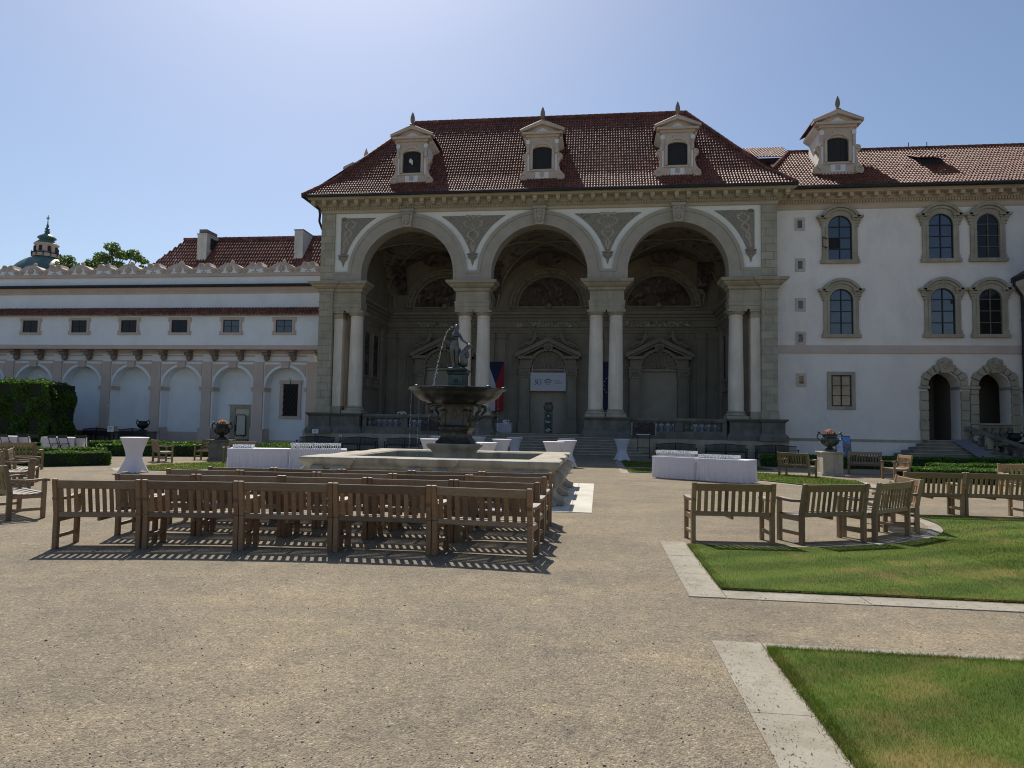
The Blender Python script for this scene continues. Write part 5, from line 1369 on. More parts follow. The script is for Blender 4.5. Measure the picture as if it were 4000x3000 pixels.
q = MB(); q.box(-37.5, -36.4, 62.5, 66.1, 19.1, 19.2); q.tube([(-36.7, 63.2, 19.2), (-36.7, 63.2, 19.85)], 0.07, 6); q.build('chimney_cap', M['dark_stone'], o)

rh = thing('rear_house', 'house behind showing a strip of pale tiled roof and dark beams between red roofs', 'building')
q = MB(); q.box(6, 14.3, 52.3, 60, 0, 21.6); q.build('wall', M['plaster'], rh)
q = MB(); q.box(6, 14.3, 51.9, 52.28, 21.45, 21.75); q.box(6, 14.3, 52.2, 52.29, 20.9, 21.1)
for x in (8, 10.2, 12.35, 13.9): q.box(x - 0.14, x + 0.14, 52.18, 52.29, 20.9, 21.5)
q.build('beam', M['shutter'], rh)
rf = MB(); tile_slope(rf, (6, 51.6, 0), (1, 0), [(0, 21.7), (4.0, 24.0)], 8.3, 0.22, 0.42); rf.build('roof', M['tile2'], rh, smooth=45)

op = thing('opposite_palace', 'sunlit palace across the garden that shows only as reflections in window panes', 'building', (50, -48, 0))
q = MB(); q.box(-34, 40, -12, 0, 0, 14); q.build('wall', mat_plain('cream_wall', (0.62, 0.57, 0.45), 0.8, 0, 0.1, 0.3), op)
q = MB(); q.hexa([(-35, -13, 14), (41, -13, 14), (41, 1, 14), (-35, 1, 14)], [(-30, -7, 18), (36, -7, 18), (36, -5, 18), (-30, -5, 18)]); q.build('roof', M['tile2'], op)
for z in (2.5, 8.5):
    for i in range(12):
        q = MB(); q.box(-31 + 5.8 * i, -29 + 5.8 * i, 0.0, 0.06, z, z + 2.8); q.build('window', M['shutter'], op)

# ---------------------------------------------------------------- church dome
ch = thing('church', 'distant church with a green copper dome, pale lantern and onion spire', 'church', (-115.6, 130, 0))
q = MB(); q.lathe((0, 0, 0), [(9.4, 0), (9.4, 27), (9.8, 27), (9.8, 28)], 32); q.build('drum', M['plaster'], ch, smooth=30)
q = MB(); q.lathe((0, 0, 28), [(7.0 * math.cos(a * pi / 2 / 14), 7.6 * math.sin(a * pi / 2 / 14)) for a in range(14)] + [(1.6, 7.8)], 40, mod=lambda a, z: 1 + 0.012 * (math.cos(8 * a) > 0.9)); q.build('dome', M['copper'], ch, smooth=30)
q = MB(); q.lathe((0, 0, 0), [(2.5, 35.3), (2.5, 36.2), (2.0, 36.3), (1.95, 37.7), (2.15, 37.8), (2.35, 38.05), (2.3, 38.15)], 16); q.build('lantern', M['trim'], ch, smooth=20)
q = MB()
for i in range(8):
    a = i * pi / 4 + 0.2; q.box(1.97 * math.cos(a) - 0.24, 1.97 * math.cos(a) + 0.24, 1.97 * math.sin(a) - 0.24, 1.97 * math.sin(a) + 0.24, 36.4, 37.5)
q.lathe((0, 0, 0), [(2.52, 36.0), (2.7, 36.05), (2.7, 36.15), (2.52, 36.2)], 20)
for i in range(12): a = i * pi / 6; q.box(2.6 * math.cos(a) - 0.06, 2.6 * math.cos(a) + 0.06, 2.6 * math.sin(a) - 0.06, 2.6 * math.sin(a) + 0.06, 35.4, 36.4)
q.build('lantern_windows', M['shutter'], ch)
q = MB(); q.lathe((0, 0, 0), [(2.3, 38.1), (1.9, 38.5), (1.4, 38.9), (1.3, 39.1), (1.75, 39.4), (1.7, 39.6), (1.2, 40.0), (0.6, 40.35), (0.4, 40.7), (0.5, 40.8), (0.55, 40.95), (0.3, 41.1), (0.45, 41.35), (0.5, 41.5), (0.25, 41.7), (0.25, 42.1), (0.12, 42.5), (0.08, 43.2)], 20); q.build('spire', M['copper'], ch, smooth=40)
q = MB(); q.box(-0.07, 0.07, -0.05, 0.05, 43.1, 44.4); q.box(-0.42, 0.42, -0.05, 0.05, 43.7, 43.85); q.ball((0, 0, 43.75), 0.3, 8, 6, 1, 0.4); q.build('cross', mat_plain('gilt', (0.5, 0.35, 0.2), 0.4, 0.6), ch)
# ---------------------------------------------------------------- hedges and trees
def hedge_path(name, label, path, w, h, leaf, dens, mat, group=None, bumps=0.04, cat='hedge'):
    """clipped hedge along a path: dark twiggy core under a coat of leaves"""
    P = [Vector(p) for p in path]
    root = thing(name, label, cat, (P[0].x, P[0].y, 0), 0, group)
    L, R = [], []
    for i, p in enumerate(P):
        d = (P[min(i + 1, len(P) - 1)] - P[max(i - 1, 0)]).normalized(); n = Vector((-d.y, d.x))
        L.append(p + n * w / 2); R.append(p - n * w / 2)
    c = MB(); o0 = P[0]
    poly = [(q.x - o0.x, q.y - o0.y) for q in R] + [(q.x - o0.x, q.y - o0.y) for q in reversed(L)]
    sh = [((x) , y) for x, y in poly]
    c.slab(sh, 0.0, h - leaf * 0.6)
    c.build('twig_core', M['core'], root)
    pts, nrm = [], []
    def quad(a, b, c_, d, n, k):
        u = rng.uniform(0, 1, (k, 1)); v = rng.uniform(0, 1, (k, 1))
        a, b, c_, d = (np.array(q) for q in (a, b, c_, d))
        pts.append((a * (1 - u) + b * u) * (1 - v) + (d * (1 - u) + c_ * u) * v); nrm.append(np.tile(np.array(n, float), (k, 1)))
    def face(a, b, n):
        ln = (Vector(b) - Vector(a)).length; k = int(ln * h * dens)
        quad((a[0], a[1], 0.02), (b[0], b[1], 0.02), (b[0], b[1], h), (a[0], a[1], h), n, k)
    for i in range(len(P) - 1):
        for S in (L, R):
            a, b = S[i], S[i + 1]; d = (b - a).normalized(); n = Vector((-d.y, d.x)) * (1 if S is L else -1); face(a, b, (n.x, n.y, 0.25))
        k = int((P[i + 1] - P[i]).length * w * dens)
        quad((R[i].x, R[i].y, h), (R[i + 1].x, R[i + 1].y, h), (L[i + 1].x, L[i + 1].y, h), (L[i].x, L[i].y, h), (0, 0, 1), k)
    for a, b, s in ((R[0], L[0], -1), (R[-1], L[-1], 1)):
        d = (P[1] - P[0]).normalized() if s < 0 else (P[-1] - P[-2]).normalized(); face(a, b, (d.x * s, d.y * s, 0.2))
    pts = np.concatenate(pts); nrm = np.concatenate(nrm)
    wob = np.sin(pts[:, 0] * 3.1 + pts[:, 1] * 1.7) * np.cos(pts[:, 1] * 2.3 + pts[:, 2] * 2.9) * bumps
    pts = pts + nrm * (wob + rng.normal(0, leaf * 0.4, len(pts)))[:, None]
    pts[:, 2] = np.maximum(pts[:, 2], 0.01)
    pts[:, 0] -= o0.x; pts[:, 1] -= o0.y
    if h > 2:                                     # rounded shoulders and loose shoots on the tall hedge
        top = pts[:, 2] > h - 0.5; pts[top, 2] += rng.normal(0, 0.10, top.sum()) * (rng.uniform(0, 1, top.sum()) > 0.6)
        edge = np.clip((pts[:, 0] + o0.x - (path[-1][0] - 0.8)) / 0.8, 0, 1); pts[:, 2] -= 0.45 * edge ** 2 * (pts[:, 2] / h)
    V, F = leaf_quads(pts, nrm, leaf)
    raw_mesh('foliage', V, F, mat, root)
    return root
hedge_path('tall_hedge', 'tall dark clipped hedge block standing at the left edge in front of the garden wing', [(-52, 37.6), (-31.75, 37.6)], 1.8, 3.70, 0.095, 950, M['hedge'], bumps=0.16)
LOW = 'low clipped box hedges'
hedge_path('box_hedge', 'low box hedge nearest the left benches, its rounded end behind the tall white bar table', [(-25, 19.2), (-21.5, 20.6), (-19, 22.0), (-17.9, 23.4)], 1.0, 0.46, 0.035, 2600, M['box_hedge'], LOW)
hedge_path('box_hedge', 'second low box hedge on the left, just in front of the clothed tables', [(-27, 23.5), (-23, 24.6), (-20, 26.0)], 0.8, 0.46, 0.04, 1600, M['box_hedge'], LOW)
hedge_path('box_hedge', 'low box hedge running behind the left flower urn and its benches', [(-22.5, 29.0), (-18.5, 30.6), (-12.9, 32.0)], 0.9, 0.5, 0.05, 1300, M['box_hedge'], LOW)
hedge_path('box_hedge', 'far low box hedge closest to the pink garden wing wall', [(-26, 33.0), (-20, 34.2), (-15.2, 35.0)], 0.9, 0.5, 0.055, 900, M['box_hedge'], LOW)
hedge_path('box_hedge', 'bright broad box hedge behind the right row of benches', [(10.6, 25.6), (12.0, 25.6), (14.5, 24.9), (17, 23.5)], 1.7, 0.44, 0.04, 1900, M['box_hedge'], LOW)
hedge_path('box_hedge', 'sunlit box hedge between the broad hedge and the palace steps on the right', [(12.9, 28.4), (15.2, 29.2), (19.5, 29.6)], 1.2, 0.46, 0.045, 1500, M['box_hedge'], LOW)
hedge_path('box_hedge', 'shaded box hedge behind the right flower urn', [(7.6, 33.5), (12.0, 33.3), (15.5, 34.2), (21.5, 35.2)], 1.0, 0.5, 0.055, 900, M['box_hedge'], LOW)
def clump_tree(name, label, x, y, clumps, trunk_r, trunk_h, leaf, n_per, mat):
    root = thing(name, label, 'tree', (x, y, 0))
    t = MB(); t.tube([(0, 0, 0), (0.2, 0, trunk_h * 0.5), (0.1, 0.1, trunk_h)], 0.3, 8, [trunk_r * 1.25, trunk_r, trunk_r * 0.7])
    for cx, cy, cz, r in clumps:
        m = Vector((cx * 0.4, cy * 0.4, trunk_h + (cz - trunk_h) * 0.35)); t.tube([(0.1, 0.1, trunk_h * 0.92), m, (cx, cy, cz)], 0.1, 6, [trunk_r * 0.5, trunk_r * 0.25, 0.03])
    t.build('trunk', M['bark'], root, smooth=60)
    pts, nrm = [], []
    for cx, cy, cz, r in clumps:
        k = int(n_per * r * r); d = rng.normal(0, 1, (k, 3)); d /= np.linalg.norm(d, axis=1)[:, None]
        rr = r * rng.uniform(0.35, 1.0, (k, 1)) ** 0.6
        pts.append(np.array([cx, cy, cz]) + d * rr * np.array([1, 1, 0.62])); nrm.append(d)
    V, F = leaf_quads(np.concatenate(pts), np.concatenate(nrm), leaf, 0.9)
    raw_mesh('crown', V, F, mat, root)
clump_tree('round_tree', 'small round tree top beside the church dome behind the scrolled parapet', -59.5, 70,
           [(0, 0, 18.6, 1.5), (-0.9, 0.3, 18.0, 1.2), (1.2, 0, 18.1, 1.2), (0.3, -0.4, 19.5, 0.75), (-0.2, 0, 16.5, 1.8), (1.6, 0.5, 17.0, 1.2)], 0.3, 15, 0.16, 380, M['tree'])
clump_tree('spreading_tree', 'open spreading tree crown behind the parapet, left of the hipped house roof', -53.6, 70,
           [(-0.6, 0, 20.9, 0.9), (-0.1, 0.3, 20.2, 0.9), (-1.7, 0, 19.8, 0.9), (-2.9, 0.2, 19.2, 0.8), (-3.6, 0, 18.9, 0.55), (-1.0, -0.3, 19.3, 0.9), (0.9, 0, 19.9, 0.8), (1.9, 0.3, 20.2, 0.75), (2.7, 0, 19.5, 0.7), (3.4, 0, 19.2, 0.55), (3.1, 0.2, 18.5, 0.5), (0.4, 0, 18.9, 0.7), (-2.6, 0, 18.3, 0.7), (2.0, 0, 18.4, 0.5), (0, 0, 17.2, 1.0)], 0.35, 16, 0.15, 420, M['tree'])

# ---------------------------------------------------------------- fountain
FX, FYc = -3.58, 17.03
ft = thing('fountain', 'square stone fountain with a lobed bronze bowl and a bronze statue of a woman', 'fountain', (FX, FYc, 0))
def broken_square(h, dx, wc, wm):
    """CCW square path of half size h; corner blocks (width wc) and middle blocks (half width wm) stand out by dx"""
    side = [(-h - dx, -h - dx), (-h + wc, -h - dx), (-h + wc, -h), (-wm, -h), (-wm, -h - dx), (wm, -h - dx), (wm, -h), (h - wc, -h), (h - wc, -h - dx)]
    res = []
    for k in range(4):
        a = k * pi / 2; c, s = round(math.cos(a)), round(math.sin(a))
        res += [(x * c - y * s, x * s + y * c) for x, y in side]
    return res
bs = MB()
H0 = 2.52
RIMP = [(0.10, 0.012), (0.10, 0.10), (0.04, 0.14), (-0.10, 0.22), (-0.16, 0.34), (-0.10, 0.48), (0.02, 0.56), (0.03, 0.60), (0.00, 0.62), (0.00, 0.66), (0.06, 0.69), (0.07, 0.74), (0.11, 0.77), (0.17, 0.83), (0.19, 0.88), (0.17, 0.925), (0.10, 0.94), (-0.42, 0.935), (-0.46, 0.90), (-0.46, 0.35)]
bs.moulding(broken_square(H0, 0.10, 0.75, 0.48), RIMP, True)
basin = bs.build('basin', M['basin_stone'], ft, smooth=35)
cs_ = MB()
def console(cx, cy, ang, w):
    """bulging scroll foot standing out from the basin wall"""
    prof = [(0.34, 0.012), (0.36, 0.12), (0.22, 0.16), (0.12, 0.24), (0.14, 0.34), (0.28, 0.46), (0.36, 0.56), (0.34, 0.66), (0.22, 0.74), (0.05, 0.78), (-0.15, 0.78), (-0.15, 0.012)]
    c, s = math.cos(ang), math.sin(ang); V = []
    for sx in (-w / 2, w / 2):
        for o_, z in prof: V.append((cx + c * sx - s * (-o_) * 1.0, cy + s * sx + c * (-o_), z))
    n = len(prof); F = [tuple(range(n)), tuple(range(2 * n - 1, n - 1, -1))] + [(i, (i + 1) % n, (i + 1) % n + n, i + n) for i in range(n)]
    cs_.add(V, F)
for k in range(4):
    a = k * pi / 2; c, s = math.cos(a), math.sin(a)
    for ox in (-2.42, -1.95, -0.28, 0.28, 1.95, 2.42):
        x, y = ox, -H0 - 0.02; cs_.cut(); console(x * c - y * s, x * s + y * c, a, 0.30)
cs_.build_each('console_foot', M['basin_stone'], basin, bevel=0.025, smooth=40)
wt = MB(); wt.add([(-2.12, -2.12, 0.42), (2.12, -2.12, 0.42), (2.12, 2.12, 0.42), (-2.12, 2.12, 0.42)], [(0, 1, 2, 3)])
mw, n_, l_, p_ = new_mat('basin_water'); p_.inputs['Base Color'].default_value = (0.012, 0.022, 0.018, 1); p_.inputs['Roughness'].default_value = 0.05
bump(n_, l_, p_, noise(n_, l_, coords(n_, l_), 7, 3), 0.35, 0.03)
wt.build('water', mw, ft)
def sq(mb, prof, cx=0, cy=0):
    e = 0.01
    mb.moulding([(cx - e, cy - e), (cx + e, cy - e), (cx + e, cy + e), (cx - e, cy + e)], [(o - e, z) for o, z in prof], True)
pb = MB(); sq(pb, [(0.50, 0.3), (0.50, 0.62), (0.46, 0.66), (0.44, 0.70), (0.44, 0.92), (0.47, 1.0), (0.54, 1.08), (0.58, 1.12), (0.60, 1.17), (0.56, 1.20), (0.02, 1.20)], 0.03, 0)
pb.box(-0.27, 0.33, -0.47, -0.44, 0.70, 0.88)
pb.build('pedestal_base', M['basin_stone'], ft, smooth=30)
pp = MB()
sq(pp, [(0.42, 1.19), (0.44, 1.24), (0.38, 1.30), (0.34, 1.34), (0.33, 1.40), (0.34, 1.50), (0.38, 1.54), (0.39, 1.60), (0.33, 1.64), (0.30, 1.66), (0.29, 1.72), (0.29, 2.12), (0.32, 2.16), (0.34, 2.20), (0.1, 2.22)], 0.05, 0)
for sx in (-1, 1):
    for sy in (-1, 1):                            # little supporting figures on the corners
        x, y = 0.05 + sx * 0.28, sy * 0.28
        pp.lathe((x, y, 0), [(0.05, 1.64), (0.09, 1.72), (0.06, 1.82), (0.08, 1.92), (0.10, 2.0), (0.04, 2.05), (0.065, 2.1), (0.05, 2.16), (0.03, 2.2)], 10)
        pp.tube([(x, y, 2.17), (x + sx * 0.22, y + sy * 0.1, 2.16), (x + sx * 0.36, y + sy * 0.14, 2.12), (x + sx * 0.37, y + sy * 0.14, 2.02), (x + sx * 0.28, y + sy * 0.1, 1.92), (x + sx * 0.33, y + sy * 0.12, 1.84), (x + sx * 0.2, y + sy * 0.06, 1.78), (x + sx * 0.05, y + sy * 0.02, 1.74)], 0.05, 7, [0.045, 0.05, 0.055, 0.05, 0.04, 0.035, 0.035, 0.04])
for q in (-0.2, 0.05, 0.3): pp.ball((q, -0.36, 1.57), 0.055, 8, 5)
pp.ball((0.05, -0.31, 1.42), 0.09, 9, 6, 1, 0.6, 1.1)
pp.tube([(0.05, -0.26, 2.1), (0.05, -0.29, 1.95), (0.05, -0.29, 1.8)], 0.04, 7, [0.03, 0.055, 0.03])
pp.build('bronze_pillar', M['pillar'], ft, smooth=45)
bw = MB()
lobes = lambda a, z: 1 - 0.045 * (1 - abs(math.sin(4 * (a - 0.3)))) ** 2 * min(1, max(0, (z - 2.16) * 5))
bw.lathe((0.05, 0, 0), [(0.25, 2.16), (0.45, 2.175), (0.70, 2.20), (0.90, 2.26), (1.03, 2.34), (1.11, 2.43), (1.14, 2.49), (1.22, 2.525), (1.25, 2.545), (1.235, 2.57), (1.18, 2.575), (1.08, 2.55), (0.9, 2.45), (0.5, 2.40), (0.0, 2.40)], 64, False, lobes)
bw.build('bowl', M['bronze'], ft, smooth=50)
bt = MB(); bt.lathe((0.05, 0, 2.535), [(0.0, 0), (1.07, 0)], 40, False, lambda a, z: 1); bt.build('bowl_water', mw, ft)
for a in (0.05, 2.7, 3.9, 5.6):
    q = MB(); q.ball((0.05 + 1.16 * math.cos(a), 1.16 * math.sin(a), 2.585), 0.05, 10, 7, 1.4, 1, 0.6); q.build('rim_shell', M['bronze'], ft, smooth=60)
sp = MB(); sq(sp, [(0.27, 2.42), (0.27, 2.56), (0.23, 2.60), (0.215, 2.64), (0.215, 2.90), (0.235, 2.93), (0.24, 2.97), (0.26, 2.99), (0.275, 3.03), (0.26, 3.05), (0.0, 3.055)], 0.06, 0)
sp.box(-0.09, 0.21, -0.235, -0.21, 2.66, 2.88); sp.ring(0.06, 2.77, 0.06, 0.09, -0.25, -0.23, 0, 2 * pi, 14); sp.ball((0.06, -0.235, 2.77), 0.045, 8, 5, 1, 0.5)
sp.build('statue_pedestal', M['patina'], ft, smooth=30)
sb = MB(); sq(sb, [(0.21, 3.04), (0.21, 3.075), (0.18, 3.085), (0.17, 3.105), (0, 3.106)], 0.05, 0); sb.build('statue_plinth', M['patina'], ft)
WJ = [(-0.05, 0, 3.66, 0.111, 0.098), (-0.035, 0, 3.78, 0.081, 0.068), (-0.02, 0, 3.89, 0.107, 0.075), (-0.01, 0, 3.965, 0.081, 0.058), (-0.005, 0, 4.02, 0.036), (0.0, 0.005, 4.07, 0.060), (0.0, 0.01, 4.125, 0.065, 0.072), (0.0, 0.0, 4.16, 0.039),
      (0.075, 0, 3.93, 0.043), (0.155, -0.02, 3.79, 0.034), (0.275, -0.03, 3.715, 0.026), (0.31, -0.03, 3.70, 0.029),
      (-0.10, 0.03, 3.94, 0.043), (-0.10, 0.14, 3.98, 0.034), (-0.06, 0.13, 4.09, 0.026),
      (-0.10, 0, 3.58, 0.088), (-0.085, 0.0, 3.37, 0.056), (-0.075, 0.015, 3.26, 0.057), (-0.06, 0.0, 3.13, 0.031), (-0.06, -0.07, 3.11, 0.029),
      (0.015, 0, 3.58, 0.086), (0.02, -0.03, 3.37, 0.055), (0.025, 0.0, 3.26, 0.056), (0.045, 0.02, 3.135, 0.031), (0.06, -0.05, 3.115, 0.029)]
WE = [(0, 1), (1, 2), (2, 3), (3, 4), (4, 5), (5, 6), (6, 7), (3, 8), (8, 9), (9, 10), (10, 11), (3, 12), (12, 13), (13, 14), (0, 15), (15, 16), (16, 17), (17, 18), (18, 19), (0, 20), (20, 21), (21, 22), (22, 23), (23, 24)]
wm_ = skin_mesh(WJ, WE, 'woman_figure', 2); wm_.materials.append(M['statue'])
o = bpy.data.objects.new('woman_figure', wm_); COL.objects.link(o); o.parent = ft
hr = MB(); hr.ball((0.0, -0.03, 4.14), 0.055, 12, 8, 1.05, 0.9, 0.85); hr.ball((0.0, -0.07, 4.12), 0.03, 8, 6); hr.ring(0.0, 4.14, 0.05, 0.062, -0.03, 0.03, 0, pi, 10); h_ = hr.build('hair', M['statue'], o, smooth=60)
CJ = [(0.21, 0, 3.17, 0.088, 0.088), (0.20, 0, 3.30, 0.115, 0.106), (0.17, 0, 3.43, 0.106, 0.094), (0.20, 0, 3.53, 0.094, 0.075), (0.27, 0, 3.60, 0.069), (0.33, 0, 3.665, 0.069), (0.385, 0, 3.64, 0.044), (0.40, 0, 3.625, 0.027),
      (0.30, -0.05, 3.45, 0.050), (0.31, -0.06, 3.33, 0.044), (0.13, 0.04, 3.16, 0.050), (0.10, 0.05, 3.22, 0.035), (0.115, 0.05, 3.28, 0.025), (0.06, 0.0, 3.60, 0.022), (0.11, 0, 3.53, 0.044), (0.30, -0.02, 3.13, 0.050)]
CE = [(0, 1), (1, 2), (2, 3), (3, 4), (4, 5), (5, 6), (6, 7), (3, 8), (8, 9), (0, 10), (10, 11), (11, 12), (2, 14), (14, 13), (0, 15)]
cm_ = skin_mesh(CJ, CE, 'dolphin_figure', 2); cm_.materials.append(M['statue'])
o = bpy.data.objects.new('dolphin_figure', cm_); COL.objects.link(o); o.parent = ft
# water: strings of drops
def drops(name, label, pts, r, gap, jit):
    P = [Vector(p) for p in pts]; q = MB(); acc = 0
    for a, b in zip(P, P[1:]):
        ln = (b - a).length; k = max(1, int(ln / gap))
        for i in range(k):
            c = a + (b - a) * ((i + random.random()) / k); q.ball((c.x + random.gauss(0, jit), c.y + random.gauss(0, jit), c.z + random.gauss(0, jit)), r * random.uniform(0.5, 1.2), 6, 4, 1, 1, 1.5)
    o = q.build(name, M['water_drop'], None, smooth=80); tag(o, label, 'water jet', 'water jets of the fountain')
def para(x0, z0, vx, vz, z1, n=14, y=FYc - 0.02):
    T = (vz + math.sqrt(vz * vz + 2 * 9.8 * (z0 - z1))) / 9.8
    return [(x0 + vx * T * i / n, y, z0 + vz * T * i / n - 4.9 * (T * i / n) ** 2) for i in range(n + 1)]
drops('water_jet', 'arc of water drops falling left from the head of the bronze statue', para(-3.66, 4.12, -0.82, 0.35, 2.56), 0.011, 0.016, 0.009)
drops('water_jet', 'short arc of water drops spouting right from the dolphin beside the statue', para(-3.17, 3.63, 0.42, 0.1, 2.56), 0.006, 0.03, 0.008)
for x, lab in ((-4.64, 'thin string of water falling from the far left rim of the bronze bowl'), (-4.44, 'thicker string of water second from the left under the bronze bowl'), (-4.18, 'faint water string dropping from the bowl just left of the bronze pillar'), (-2.95, 'water string dropping from the bowl just right of the bronze pillar'), (-2.45, 'thin string of water falling from the far right rim of the bronze bowl')):
    yy = FYc - 0.25
    drops('water_jet', lab, [(x, yy, 2.5), (x - 0.02, yy, 1.6), (x - 0.03, yy, 0.44)], 0.007, 0.03, 0.004)
# ---------------------------------------------------------------- slatted garden benches
def make_bench(name, label, wood, rail, grp, L=1.22):
    """origin under the middle of the rear legs, sitter faces +Y"""
    b = thing(name, label, 'bench', (0, 0, 0), 0, grp)
    h = L / 2; bv = 0.006
    for s in (-1, 1):
        x = s * (h - 0.034)
        q = MB(); q.box(x - 0.032, x + 0.032, -0.03, 0.045, 0, 0.44)
        q.hexa([(x - 0.032, -0.03, 0.44), (x + 0.032, -0.03, 0.44), (x + 0.032, 0.045, 0.44), (x - 0.032, 0.045, 0.44)], [(x - 0.032, -0.105, 0.885), (x + 0.032, -0.105, 0.885), (x + 0.032, -0.05, 0.89), (x - 0.032, -0.05, 0.89)])
        q.build('leg', wood, b, bevel=bv)
        q = MB(); q.box(x - 0.032, x + 0.032, 0.455, 0.52, 0, 0.615); q.build('leg', wood, b, bevel=bv)
        q = MB()
        ys = [-0.07, 0.05, 0.2, 0.35, 0.47, 0.56]; zs = [0.640, 0.632, 0.622, 0.628, 0.640, 0.625]; ws = [0.030, 0.034, 0.036, 0.042, 0.046, 0.030]
        for (y0, y1, z0, z1, w0, w1) in zip(ys, ys[1:], zs, zs[1:], ws, ws[1:]):
            q.hexa([(x - w0, y0, z0 - 0.02), (x + w0, y0, z0 - 0.02), (x + w1, y1, z1 - 0.02), (x - w1, y1, z1 - 0.02)], [(x - w0, y0, z0 + 0.018), (x + w0, y0, z0 + 0.018), (x + w1, y1, z1 + 0.018), (x - w1, y1, z1 + 0.018)])
        q.build('armrest', wood, b)
        q = MB(); q.box(x - 0.02, x + 0.02, 0.045, 0.455, 0.13, 0.175); q.box(x - 0.022, x + 0.022, 0.045, 0.455, 0.335, 0.405); q.build('stretcher', wood, b, bevel=0.004)
    q = MB(); z0, z1 = 0.765, 0.872
    def yb(z): return -0.03 - 0.075 * (z - 0.44) / 0.445
    q.hexa([(-h + 0.066, yb(z0) + 0.01, z0), (h - 0.066, yb(z0) + 0.01, z0), (h - 0.066, yb(z0) + 0.045, z0), (-h + 0.066, yb(z0) + 0.045, z0)], [(-h + 0.066, yb(z1) + 0.01, z1), (h - 0.066, yb(z1) + 0.01, z1), (h - 0.066, yb(z1) + 0.045, z1), (-h + 0.066, yb(z1) + 0.045, z1)])
    q.box(-h + 0.066, h - 0.066, -0.02, 0.02, 0.40, 0.47)
    q.build('back_rail', rail, b, bevel=0.006)
    q = MB(); n = 11; wd = (2 * h - 0.13) / n
    for i in range(n):
        c = -h + 0.065 + wd * (i + 0.5); a, e = c - 0.0275, c + 0.0275; za, ze = 0.465, 0.77
        q.hexa([(a, yb(za) + 0.02, za), (e, yb(za) + 0.02, za), (e, yb(za) + 0.036, za), (a, yb(za) + 0.036, za)], [(a, yb(ze) + 0.02, ze), (e, yb(ze) + 0.02, ze), (e, yb(ze) + 0.036, ze), (a, yb(ze) + 0.036, ze)])
    q.build('back_slats', wood, b, bevel=0.003)
    q = MB(); q.box(-h + 0.066, h - 0.066, 0.465, 0.50, 0.345, 0.415); 
    q.box(-0.02, 0.02, 0.02, 0.465, 0.35, 0.40)
    q.build('apron', wood, b, bevel=0.004)
    q = MB()
    for i in range(6): y = 0.035 + i * 0.084; z = 0.418 - 0.02 * math.sin((i + 0.5) / 6 * pi); q.box(-h + 0.01, h - 0.01, y, y + 0.066, z - 0.012, z + 0.010)
    q.build('seat', rail, b, bevel=0.004)
    return b
def place_bench(proto, a, b, label, grp, first):
    a, b = Vector(a), Vector(b); d = b - a; c = (a + b) / 2
    rz = math.atan2(d.y, d.x) + random.uniform(-0.012, 0.012); c += Vector((0, random.uniform(-0.02, 0.02)))
    if first: o = proto; o.location = (c.x, c.y, 0); o.rotation_euler = (0, 0, rz); o['label'] = label; o['group'] = grp
    else: o = dup(proto, (c.x, c.y, 0), rz, label, grp)
    o.scale = ((d.length - 0.005) / 1.22, 1, 1)
    return o
ROWG = 'wooden benches set in rows facing the fountain'
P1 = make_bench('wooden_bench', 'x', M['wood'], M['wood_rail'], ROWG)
rows = [[(-6.88, 8.12), (-5.82, 8.33), (-4.60, 8.50), (-3.38, 8.63), (-2.09, 8.68), (-0.79, 8.55)],
        [(-6.86, 9.24), (-5.74, 9.42), (-4.52, 9.58), (-3.26, 9.64), (-2.01, 9.66), (-0.79, 9.60)],
        [(-6.84, 10.40), (-5.62, 10.44), (-4.36, 10.45), (-3.17, 10.55), (-1.99, 10.70), (-0.78, 10.68)],
        [(-6.56, 11.10), (-5.43, 11.20), (-4.26, 11.25), (-3.10, 11.38), (-1.94, 11.55), (-0.76, 11.64)]]
ordw = ['leftmost', 'second from the left', 'middle', 'second from the right', 'rightmost']
rown = ['front row', 'second row', 'third row', 'back row by the basin']
first = True
for r, pts in enumerate(rows):
    for i in range(5):
        place_bench(P1, pts[i], pts[i + 1], 'brown slatted bench, %s of five in the %s' % (ordw[i], rown[r]), ROWG, first); first = False
CIRG = 'wooden benches round the gravel circles'
P2 = make_bench('wooden_bench', 'x', M['wood_grey'], M['wood_grey'], CIRG)
